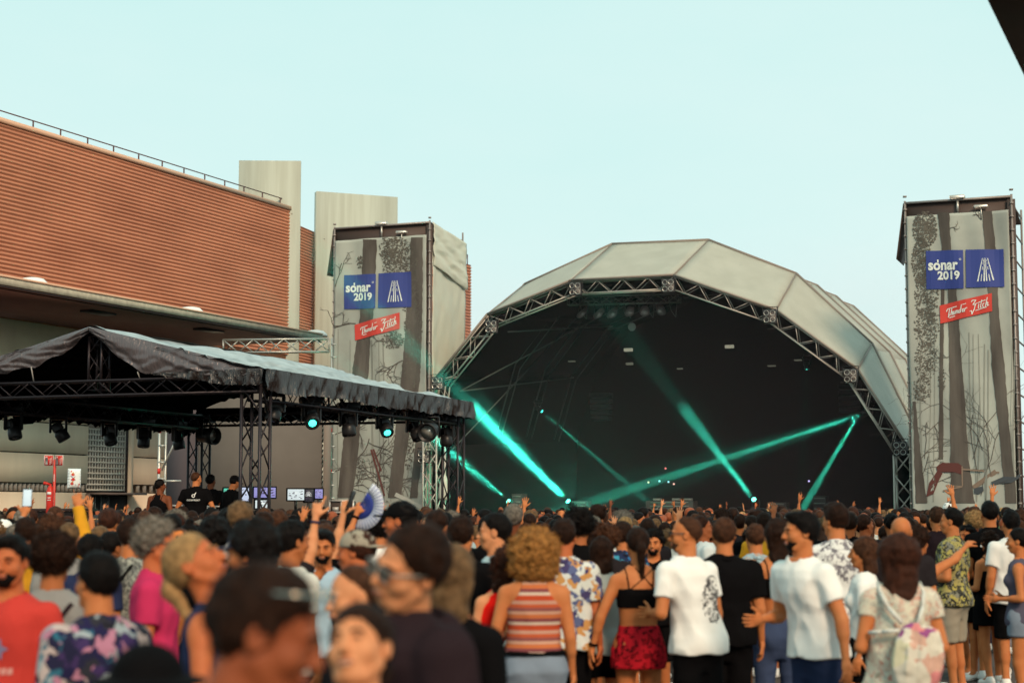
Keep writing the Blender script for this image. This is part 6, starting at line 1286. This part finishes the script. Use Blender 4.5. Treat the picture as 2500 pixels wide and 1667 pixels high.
H('PU', 1446, 1276, 16.4, .3, 'person in a purple top beyond the flowered shirt', sex='f', skin=1, hair='bob', hc='darkbrown', top='tee', tc='purple')
H('AL', 2320, 1240, 17.0, .95, 'man with shaved sides in a green and black printed shirt and beige shorts', sex='m', skin=1, hair='fade', hc='black', top='shirt', tc='greenprint', bottom='shorts', bc2='khaki', armL='bent', head=(.2, 0, 0))
H('AU', 2466, 1246, 17.6, .1, 'dark-haired man in a white T-shirt near the right edge', sex='m', skin=1, hair='short', hc='black', top='tee', tc='white')
H('AM', 2412, 1292, 18.0, .35, 'woman with dark curls in a black dress and white shoes', sex='f', skin=1, hair='longcurl', hc='darkbrown', top='dress', armL='bent', armR='bent', bottom=None, stance=(.02, .06))
H('AK', 2358, 1279, 18.6, 2.25, 'laughing woman in a black crop top and black skirt reaching forward', sex='f', skin=1, hair='longcurl', hc='black', top='crop', armL='fwd', armR='fwd', bottom='skirt', bc2='black', smile=True, stance=(-.03, -.1))
H('AG', 1866, 1250, 18.8, -.35, 'man in a mustard yellow T-shirt, white shorts and sneakers', sex='m', skin=1, hair='short', hc='darkbrown', top='tee', tc='mustard', bottom='shorts', bc2='offwhite')
H('AT', 2415, 1223, 18.4, .0, 'man in a black T-shirt with a white line of print across the shoulders', sex='m', skin=1, hair='fade', hc='black', top='tee', tc='black')
H('AQ', 2286, 1236, 20.0, .2, 'man in a dark plum T-shirt beside the printed green shirt', sex='m', skin=1, hair='short', hc='brown', top='tee', tc='dusk')
H('AS', 2378, 1236, 23.5, .0, 'person with both hands raised high before the right banner tower', sex='m', skin=1, hair='short', hc='brown', top='tee', tc='charcoal', armL='up', armR='up', handL=UPF, handR=UPF)
H('AR', 2318, 1222, 24.5, .1, 'tall person wearing a lavender-white cap below the red printed machine', sex='m', skin=1, hair='short', hc='brown', cap='white', top='tee', tc='grey')
H('H1', 268, 1258, 19.0, .1, 'person waving an open hand in front of the dark doorway', sex='f', skin=1, hair='bun', hc='darkbrown', top='tee', tc='black', armL='up', handL=UPF)
H('H2', 1236, 1262, 24.0, .0, 'person reaching one arm up towards the leftmost beam lamp', sex='m', skin=1, hair='short', hc='brown', top='tee', tc='black', armR='up', handR=UPF)
H('H3', 1960, 1256, 20.0, .2, 'person lifting an open hand where the right falling beam ends', sex='m', skin=4, hair='short', hc='darkbrown', top='tee', tc='black', armL='upbent', handL=UPF)
H('H4', 1712, 1262, 20.0, -.1, 'person waving a hand right above the sunglasses man', sex='f', skin=0, hair='long', hc='brown', top='tee', tc='grey', armL='upbent', handL=UPF)
# the four crew members on the mixing platform
def crew(key, x, ytop, d, yaw, label, **sp):
    r = H(key, x, ytop, d, yaw, label, **sp); root, b, k = HERO[key]; taken.pop(); PZ = .74; ztop = pt(x, ytop, d).z; f = (ztop - PZ) / ztop
    def sc_(o):
        o.data = o.data.copy() if o.data.users > 1 else o.data; o.data.transform(Matrix.Scale(f, 4))
        for c in o.children: sc_(c)
    sc_(root); root.location.z = PZ; root['group'] = 'crew on the mixing platform'
crew('c1', 391, 1170, 30.2, -.35, 'crew member in a black racer-back vest, furthest left on the platform', sex='m', skin=3, hair='short', hc='black', top='racer', tc='black', bottom='jeans', w=1.1, head=(-.7, 0, 0), armR='bent')
crew('c2', 479, 1154, 30.4, -.1, 'balding crew member with white lettering on the back of his black shirt', sex='m', skin=1, hair='receding', hc='brown', top='tee', tc='black', bottom='jeans', w=1.12, head=(-.5, -.05, 0), armL='side', armR='side', beard=True)
crew('c3', 514, 1158, 31.8, -.1, 'dark-haired crew member in plain black between the lettered shirt and the capped one', sex='m', skin=3, hair='short', hc='black', top='tee', tc='black', bottom='jeans', w=1.02, head=(-.4, 0, 0))
crew('c4', 576, 1158, 30.6, -.9, 'crew member in a black cap and black top leaning over the desk', sex='m', skin=2, hair='short', hc='black', cap='black', top='long', tc='black', bottom='jeans', w=1.08, armL='bent', armR='bent', head=(.1, -.35, 0))
def shirt_text(key, txt, x0, x1, z, m, garment='tshirt', asp=1.25):
    w0, w1 = text_w(txt, 1, .02); k = (x1 - x0) / (w1 - w0); t = MB(); text_mb(t, txt, lambda u, v: (x0 + (u - w0) * k, 0, z + v * k * asp), 1, .02)
    decal(key, garment, 'shirt_lettering', CL['white'], [[(t.v[i][0], t.v[i][2]) for i in f] for f in t.f])
f2 = lambda: None
def rescale_decal(key, f): pass
# lettering on the platform shirt (the crew meshes are already scaled, so use their own scale)
def crewk(key, d, ytop, x): ztop = pt(x, ytop, d).z; root, b, k = HERO[key]; HERO[key] = (root, b, k * (ztop - .74) / ztop)
crewk('c2', 30.4, 1154, 479)
shirt_text('c2', 'CUSTOM PROJECT', -.125, .125, 1.245, CL['white'])
ring = [(math.cos(t * .52), math.sin(t * .52)) for t in range(13)]
decal('c2', 'tshirt', 'shirt_emblem', CL['white'], [[(.0 + a[0] * .032, 1.335 + a[1] * .032), (.0 + b_[0] * .032, 1.335 + b_[1] * .032), (.0 + b_[0] * .020, 1.335 + b_[1] * .020), (.0 + a[0] * .020, 1.335 + a[1] * .020)] for a, b_ in zip(ring, ring[1:])] + [[(.018, 1.362), (.030, 1.352), (.050, 1.392), (.040, 1.398)]])
# ink drawing on the white T-shirt, chest print on the coral one, print line on the black one
rr = random.Random(4); P_ = []
for k in range(230):
    a = rr.uniform(0, 6.28); q = rr.random() ** .5; x, z = .035 + .085 * q * math.cos(a), 1.20 + .150 * q * math.sin(a); l, an, w_ = rr.uniform(.006, .030), rr.uniform(0, 3.14), rr.uniform(.0015, .006); dx, dz = math.cos(an), math.sin(an)
    P_.append([(x - dx * l / 2 - dz * w_, z - dz * l / 2 + dx * w_), (x + dx * l / 2 - dz * w_ * .4, z + dz * l / 2 + dx * w_ * .4), (x + dx * l / 2 + dz * w_ * .4, z + dz * l / 2 - dx * w_ * .4), (x - dx * l / 2 + dz * w_, z - dz * l / 2 - dx * w_)])
for k in range(26): a0, a1 = k * .075 + .4, k * .075 + .475; P_.append([(.05 + .085 * math.cos(a), 1.28 + r_ * math.sin(a)) for a, r_ in ((a0, .085), (a1, .085), (a1, .078), (a0, .078))])
decal('AC', 'tshirt', 'ink_drawing', mat('ink_grey', (.05, .045, .05), .8), P_)
P_ = [[(-.03 + math.cos(t) * .055 * (1 if i % 2 else .5), 1.24 + math.sin(t) * .055 * (1 if i % 2 else .5)) for i, t in enumerate([j * .628 for j in range(10)])]]
decal('A', 'tshirt', 'star_print', mat('faded_blue_print', (.22, .18, .30), .8), P_, side=1)
decal('A', 'tshirt', 'chest_print', mat('faded_pink_print', (.58, .25, .22), .8), [[(-.10 + i * .03, 1.12 + rr.uniform(0, .01)), (-.075 + i * .03, 1.12), (-.075 + i * .03, 1.15), (-.10 + i * .03, 1.155)] for i in range(7)], side=1)
decal('AT', 'tshirt', 'print_line', CL['white'], [[(-.13 + i * .022, 1.315), (-.115 + i * .022, 1.315), (-.115 + i * .022, 1.335), (-.13 + i * .022, 1.335)] for i in range(12)])
def straps(key, garment, name, m, lines, side=-1, w_=.012):
    P_ = []
    for (a, b_) in lines:
        n = 10; dx, dz = b_[0] - a[0], b_[1] - a[1]; l = math.hypot(dx, dz); nx, nz = -dz / l * w_, dx / l * w_
        for i in range(n):
            p, q = (a[0] + dx * i / n, a[1] + dz * i / n), (a[0] + dx * (i + 1) / n, a[1] + dz * (i + 1) / n); P_.append([(p[0] + nx, p[1] + nz), (q[0] + nx, q[1] + nz), (q[0] - nx, q[1] - nz), (p[0] - nx, p[1] - nz)])
    decal(key, garment, name, m, P_, side, .008)
straps('F', 'tshirt', 'shoulder_strap', CL['black'], [((.06, 1.44), (-.14, 1.12))]); straps('B', 'tshirt', 'shoulder_strap', CL['dusk'], [((.14, 1.42), (-.02, 1.18))])

# held things
def slabthing(name, c, X, Z_, size, m, label, cat, screen=None, sgn=-1):
    X = X.normalized(); Y = Z_.cross(X).normalized(); Z_ = Z_.normalized(); t = thing(name, c, label, cat); s = MB(); s.bbox(c, size, .004, X, Y, Z_); s.build('case', m, t)
    if screen: s = MB(); s.box(c + Y * sgn * (size[1] / 2 + .001), (size[0] * .88, .002, size[2] * .88), X, Y, Z_); s.build('screen', screen, t)
w_ = wrist('FI', 1) + armdir('FI', 1) * .085; slabthing('phone', w_ + Vector((.035, -.02, .01)), Vector((.3, 1, 0)), Vector((.35, .1, 1)), (.072, .012, .15), M_HOUS, 'black phone held in the raised fist', 'phone')
w_ = wrist('PH', -1) + armdir('PH', -1) * .11; slabthing('phone', w_ + Vector((0, -.02, .03)), Vector((1, .1, 0)), Vector((0, .1, 1)), (.075, .01, .15), M_HOUS, 'phone with a bright screen held up over the crowd near the left edge', 'phone', mat('phone_screen', (.1, .1, .1), emit=(.75, .9, .9), estr=.9))
w_ = wrist('Q', 1) + armdir('Q', 1) * .07; t = thing('hand_fan', w_, 'open blue and white folding hand fan held up below the left tower', 'fan'); RT, UPv = Vector((.95, -.3, 0)).normalized(), Vector((0, -.1, 1)).normalized(); nrm_ = RT.cross(UPv); inn, out_, rib_ = MB(), MB(), MB(); NF = 20
def fp_(a, r_, z=0): return w_ + RT * math.cos(a) * r_ + UPv * math.sin(a) * r_ + nrm_ * z
for k in range(NF):
    a0, a1 = R(-118 + 175 * k / NF), R(-118 + 175 * (k + 1) / NF); am = (a0 + a1) / 2
    for mb_, r0, r1 in ((inn, .05, .115), (out_, .115, .205)):
        for x0, x1, z0, z1 in ((a0, am, 0, .008), (am, a1, .008, 0)): mb_.slab([fp_(x0, r0, z0), fp_(x1, r0, z1), fp_(x1, r1, z1), fp_(x0, r1, z0)], nrm_ * .0015)
    rib_.tube(fp_(am, .0, .012), fp_(am, .12, .012), .0022, 4); rib_.tube(fp_(a0, .12, .003), fp_(a0, .206, .003), .003, 4)
inn.build('inner_leaf', mat('fan_blue', (.03, .06, .38), .6), t); out_.build('outer_leaf', mat('fan_white', (.62, .68, .78), .6), t); rib_.build('fan_ribs', mat('fan_rib_blue', (.06, .09, .35), .5), t)
# drawstring bag on the long-haired woman's back
root, b, k = HERO['AH']
def bagf(P): q = P - A3(.045, -.235, 1.05); q = q @ rotm(0, 0, .12); d = ell(q, (0, 0, 0), (.150, .085, .235)); return smax(d, q[:, 2] - .19, .02) - .014 * vnoise(q * A3(40, 40, 5)) * np.clip((q[:, 2] + .2) * 4, 0, 1) - .006 * vnoise(q * 30)
V, Q = nets(bagf, (-.2, -.42, .75), (.3, -.05, 1.32), .009); bag = to_mesh('drawstring_bag', [(V, Q)], CL['tiedye'], 1.75 * k); bag.location = root.location; bag.rotation_euler = root.rotation_euler; tag(bag, 'pale crumpled drawstring bag with pink print on a woman\'s back', 'bag')
s = MB(); 
for pts_ in ([(-.03, -.20, 1.25), (-.10, -.155, 1.34), (-.13, -.10, 1.42), (-.12, .0, 1.47)], [(.06, -.20, 1.25), (.10, -.155, 1.34), (.12, -.10, 1.42), (.12, .0, 1.47)], [(-.05, -.21, 1.21), (-.14, -.17, 1.20), (-.20, -.10, 1.19)]):
    s = MB(); s.path([tuple(c * k for c in p_) for p_ in pts_], .013, 6); me = fast_mesh('strap', np.array(s.v), s.f); me.materials.append(CL['offwhite']); o = bpy.data.objects.new('strap', me); COL.objects.link(o); o.parent = bag
# wristbands
for key, g, c_, lb in (('P', 1, 'navy', 'woven blue wristband on the pointing hand'), ('Q', 1, 'black', 'thin black wristband on the arm that waves the fan'), ('PH', -1, 'grey', 'grey wristband on the arm holding the lit phone'), ('AB', -1, 'black', 'black band on the wrist of the woman in leopard print')):
    w_ = wrist(key, g); d_ = armdir(key, g); s = MB(); X_ = d_.cross(Vector((0, 1, 0))).normalized(); s.lathe(w_ - d_ * .04, [(.032, -.008), (.034, 0), (.032, .008), (.028, .008), (.028, -.008)], 14, X_, d_.cross(X_), d_); o = s.build('wristband', CL[c_], None, True); tag(o, lb, 'wristband')

# ------------------------------------------------------------------ the packed crowd behind them
PZONE = ((150, 'before the extinguisher post'), (330, 'below the gridded window'), (470, 'left of the crew platform'), (620, 'below the mixing platform'), (760, 'below the tent monitors'), (900, 'below the left forest banner'), (1060, 'by the left banner tower'), (1180, 'by the far tent corner'), (1290, 'below the leftmost green beam'),
         (1400, 'below the brightest green beam'), (1520, 'left of the stage centre'), (1640, 'before the stage middle'), (1760, 'right of the stage centre'), (1860, 'below the third beam lamp'), (1960, 'below the right falling beam'), (2080, 'before the dark stage end'), (2200, 'by the right stage leg'), (2300, 'below the red printed machine'), (2400, 'below the right tower logos'), (99999, 'near the right edge'))
PR = [('m', 'short', 'tee', {}), ('m', 'quiff', 'tee', {}), ('m', 'fade', 'shirt', {}), ('m', 'curly', 'tee', {}), ('m', 'buzz', 'tank', {}), ('m', 'receding', 'tee', {}), ('m', 'afro', 'tee', {}), ('m', 'manbun', 'tee', {}), ('f', 'long', 'tank', {}), ('f', 'ponytail', 'crop', {}), ('f', 'bob', 'tee', {}),
      ('f', 'longcurl', 'tee', {}), ('f', 'bun', 'racer', {}), ('m', 'short', 'tee', {'cap': 'black'}), ('m', 'short', 'tee', {'cap': 'white'}), ('m', 'short', 'tee', {'armR': 'up', 'handR': UPF}), ('f', 'long', 'tee', {'armL': 'upbent', 'handL': UPF})]
HTXT = {'short': 'short', 'quiff': 'thick', 'fade': 'side-shaved', 'curly': 'curly', 'buzz': 'cropped', 'receding': 'thinning', 'afro': 'bushy', 'manbun': 'knotted', 'long': 'long', 'ponytail': 'ponytailed', 'bob': 'bobbed', 'longcurl': 'long wavy', 'bun': 'bun-tied'}
protos = []; hidden_protos = []
for i, (sx, hr_, tp, exx) in enumerate(PR):
    sp = dict(sex=sx, hair=hr_, top=tp, seed=40 + i, h=1.75, hands=('armR' in exx or 'armL' in exx), w=random.Random(i).uniform(.94, 1.08), armL=['down', 'bent', 'side'][i % 3], armR=['bent', 'down', 'side', 'bent'][i % 4], bottom='shorts' if i % 3 else 'jeans', **{k: v for k, v in exx.items() if k not in ('armR', 'armL')})
    sp.update({k: v for k, v in exx.items() if k in ('armR', 'armL')}); sp['hfine'] = True; sp['lean'] = (random.Random(i + 5).uniform(-.05, .05), random.Random(i + 9).uniform(-.03, .06)); sp['head'] = (random.Random(i + 3).uniform(-.4, .4), random.Random(i + 2).uniform(-.2, .15), random.Random(i).uniform(-.12, .12)); r, b = person(sp, .017, .011); protos.append([r, False, sx, hr_, tp, exx])
rnd = random.Random(12)
HCW = [('black', 'black', 3), ('darkbrown', 'dark brown', 7), ('brown', 'brown', 8), ('auburn', 'auburn', 3), ('darkblond', 'dark blond', 3.5), ('blond', 'blond', 1.2), ('grey', 'grey', 1.5)]
TCW = [('black', 'black', 9), ('charcoal', 'charcoal', 4), ('white', 'white', 4), ('offwhite', 'cream', 2), ('grey', 'grey', 3), ('navy', 'navy', 3), ('blue', 'blue', 1), ('lightblue', 'pale blue', 1), ('red', 'red', 1), ('mustard', 'mustard', 1), ('dusk', 'plum', 2), ('green', 'green', 1), ('greyprint', 'grey patterned', 1), ('pink', 'pink', 1), ('khaki', 'khaki', 1)]
pick = lambda W_: rnd.choices(W_, [w_[2] for w_ in W_])[0]
def px_of(p): return 1250 + FPX * p[0] / (p[1] * math.cos(TH) - .0 * math.sin(TH))
def blocked(x, y):
    v = Vector((x, y, 0)) - C0; i, j = v.dot(FD), v.dot(SD)
    if -.5 < i < TW + 3 and -.7 < j < TL + 22: return True
    v = Vector((x, y, 0)) - SC
    if v.dot(AS) > -2.2: return True
    if (Vector((x, y, 0)) - Vector((W0.x, W0.y, 0))).dot(NX) < 1.5: return True
    for (tx, ty) in ((ex.x, ex.y),):
        if math.hypot(x - tx, y - ty) < .4: return True
    a_ = pt(50, 1240, 33); b2 = pt(210, 1240, 33)
    if a_.x - .3 < x < b2.x + .3 and 32.6 < y < 35: return True
    v = Vector((x, y, 0)) - Vector((15.0, 63.5, 0))
    if v.dot(AS) > -1.5 and v.dot(U) > -1: return True
    return False
spots = []; y = 12.6
while y < 66:
    step = .66 if y < 30 else .72; xw = .33 * y + 1.0; x = -xw + rnd.uniform(0, step)
    while x < xw:
        qx, qy = x + rnd.uniform(-.16, .16), y + rnd.uniform(-.16, .16); px = px_of((qx, qy)); x += step * rnd.uniform(.85, 1.2)
        if px < 1150: lim = 13.2
        elif px < 1480: lim = 16.0
        elif px < 1830: lim = 18.0
        elif px < 2230: lim = 18.5
        else: lim = 21.5
        if qy < lim or blocked(qx, qy) or any(math.hypot(qx - a, qy - b_) < .46 for a, b_ in taken): continue
        if px < 330 and rnd.random() < .2: continue
        spots.append((qx, qy))
    y += step * .92
spots.sort(key=lambda p_: p_[1]); NIND = 300 - len([k_ for k_ in HERO]); near, far = spots[:NIND], spots[NIND:]
print('people', len(HERO), len(near), len(far))
def recol(o, m): o.material_slots[0].link = 'OBJECT'; o.material_slots[0].material = m
for (x, y) in near:
    i = rnd.choices(range(len(protos)), [6, 4, 3, 4, 2, 2, 1.2, 1.2, 4, 3, 2.5, 3, 2, 1.2, .7, 1.0, .8])[0]; pr = protos[i]; hc_, hn, _ = pick(HCW); tcn, tn, _ = pick(TCW); sk_ = rnd.choices(range(6), [4, 6, 4, 2, 2, .6])[0]
    if pr[3] == 'buzz' and hc_ in ('grey', 'blond'): hc_, hn = 'darkbrown', 'dark brown'
    bcn = rnd.choice(['black', 'jeans', 'denim', 'khaki', 'navy', 'charcoal', 'grey']); r = copy_tree(pr[0]) if pr[1] else pr[0]; pr[1] = True
    turn = rnd.gauss(0, .35); q = rnd.random(); turn = turn if q < .74 else (rnd.uniform(.9, 1.6) if q < .85 else (-rnd.uniform(.9, 1.6) if q < .95 else PI + rnd.uniform(-.5, .5)))
    yaw = math.atan2(-(SC.x - x), SC.y + 8 - y) * .7 + turn; hgt = min(max(rnd.gauss(1.735 if pr[2] == 'm' else 1.64, .062), 1.50), 1.87); sc__ = hgt / 1.75; r.location = (x, y, 0); r.rotation_euler = (rnd.gauss(0, .02), rnd.gauss(0, .02), yaw); r.scale = (sc__,) * 3
    recol(r, SK[sk_])
    for c in r.children:
        nm = c.name.split('.')[0]
        if nm in ('hair', 'eyebrow'): recol(c, HM[hc_])
        elif nm in ('tshirt', 'shirt', 'collar', 'vest_top', 'crop_top', 'straps', 'dress'): recol(c, CL[tcn])
        elif nm in ('shorts', 'jeans', 'skirt'): recol(c, CL[bcn])
    px = px_of((x, y)); zone = [z_ for lim_, z_ in PZONE if px < lim_][0]; look = '' if abs(turn) < .9 else (' turned left' if .9 <= turn < 2 else (' turned right' if turn < 0 else ' facing the camera')); ext = ' with a raised arm' if ('armR' in pr[5] or 'armL' in pr[5]) else (' in a %s cap' % pr[5]['cap'] if 'cap' in pr[5] else '')
    tag(r, '%s %s hair, %s top%s%s, %s' % (HTXT[pr[3]], hn, tn, ext, look, zone), 'person', 'people in the crowd')
by = {}
for o in COL.objects:
    if o.parent is None and o.get('category') == 'person': by.setdefault(o['label'], []).append(o)
for lb_, os_ in by.items():
    if len(os_) > 1:
        os_.sort(key=lambda o: o.location.y); nm_ = ['nearer', 'further'] if len(os_) == 2 else ['nearest', 'second', 'third', 'fourth', 'fifth'][:len(os_) - 1] + ['furthest']
        for o, n_ in zip(os_, nm_): o['label'] = (lb_ if len(lb_.split()) < 15 else lb_.replace(' turned left', '').replace(' turned right', '').replace(' facing the camera', '')) + ', the ' + n_
for pr in protos:
    if not pr[1]:
        for c in list(pr[0].children): bpy.data.objects.remove(c)
        bpy.data.objects.remove(pr[0])
# everyone further back: one mass
lowp = []
for i, (sx, hr_, tp, exx) in enumerate([PR[0], PR[3], PR[8], PR[5], PR[10], PR[13], PR[15]]):
    sp = dict(sex=sx, hair=hr_, top='tee', seed=70 + i, h=1.75, hands=False, zlo=.85, hfine=False, strands=False, shoes=None, bottom=None, hem=1.0, **exx); r, b = person(sp, .030, .020); P_ = []
    for o in [r] + list(r.children):
        v = np.empty(len(o.data.vertices) * 3, np.float32); o.data.vertices.foreach_get('co', v); f = np.empty(len(o.data.loops), np.int32); o.data.loops.foreach_get('vertex_index', f); P_.append((o.name.split('.')[0], v.reshape(-1, 3), f.reshape(-1, 4)))
    lowp.append(P_)
    for o in list(r.children) + [r]: bpy.data.objects.remove(o)
mats = SK + [HM[k_[0]] for k_ in HCW] + [CL[k_[0]] for k_ in TCW]; Vs, Fs, Ms, o_ = [], [], [], 0
for (x, y) in far:
    P_ = lowp[rnd.choices(range(7), [6, 3, 4, 1.5, 3, 1, .7 if y > 30 else .3])[0]]; yaw = math.atan2(-(SC.x - x), SC.y + 8 - y) * .7 + rnd.gauss(0, .4) + (rnd.uniform(1.2, 5) if rnd.random() < .18 else 0); k_ = min(max(rnd.gauss(1.69, .075), 1.5), 1.85) / 1.75; c, s_ = math.cos(yaw) * k_, math.sin(yaw) * k_
    mi = {'person': rnd.choices(range(6), [5, 6, 4, 1.5, 2, .5])[0], 'hair': 6 + HCW.index(pick(HCW)), 'tshirt': 6 + len(HCW) + TCW.index(pick(TCW)), 'cap': 6 + len(HCW) + rnd.choice([0, 2, 5])}
    for nm, v, f in P_: Vs.append(np.stack([v[:, 0] * c - v[:, 1] * s_ + x, v[:, 0] * s_ + v[:, 1] * c + y, v[:, 2] * k_], 1)); Fs.append(f + o_); Ms.append(np.full(len(f), mi.get(nm, 0), np.int32)); o_ += len(v)
me = fast_mesh('crowd', np.concatenate(Vs), np.concatenate(Fs)); [me.materials.append(m) for m in mats]; me.polygons.foreach_set('material_index', np.concatenate(Ms)); me.polygons.foreach_set('use_smooth', np.ones(len(me.polygons), bool)); o = bpy.data.objects.new('crowd', me); COL.objects.link(o)
tag(o, 'distant packed crowd filling the square up to the main stage', 'crowd', kind='stuff')

# ------------------------------------------------------------------ litter on the ground
rnd = random.Random(5)
for k in range(9):
    x, y = [(2300, 17.5), (2355, 20.4), (2436, 19.2), (1655, 18.5), (1690, 16.6), (2255, 19.8), (2470, 17.8), (2330, 16.4), (1612, 17.4)][k]; p = pt(x, 1240, y); a = rnd.uniform(0, 6.28); X_ = Vector((math.cos(a), math.sin(a), 0)); s = MB(); s.lathe(Vector((p.x, p.y, .045)), [(.032, 0), (.040, .06), (.046, .12), (.044, .12), (.030, .004)], 12, X_.cross(Vector((0, 0, 1))), Vector((0, 0, 1)), X_)
    tag(s.build('plastic_cup', CL['white'], None, True), ('white cup on open asphalt below the red printed machine', 'white cup by the shoes of the laughing woman', 'white cup right of the woman in the black dress', 'white cup behind the leopard skirt', 'white cup behind the inked white T-shirt', 'white cup left of the laughing woman', 'white cup near the frayed denim shorts', 'white cup nearest the camera on the open asphalt', 'white cup between the leopard skirt and the black crop top')[k], 'cup', 'plastic cups dropped on the asphalt')

for o in COL.objects:
    if o.get('label') and len(o['label'].split()) > 16: o['label'] = o['label'].replace(' turned left', '').replace(' turned right', '').replace(' facing the camera', '').replace('before the extinguisher post', 'by the extinguisher')
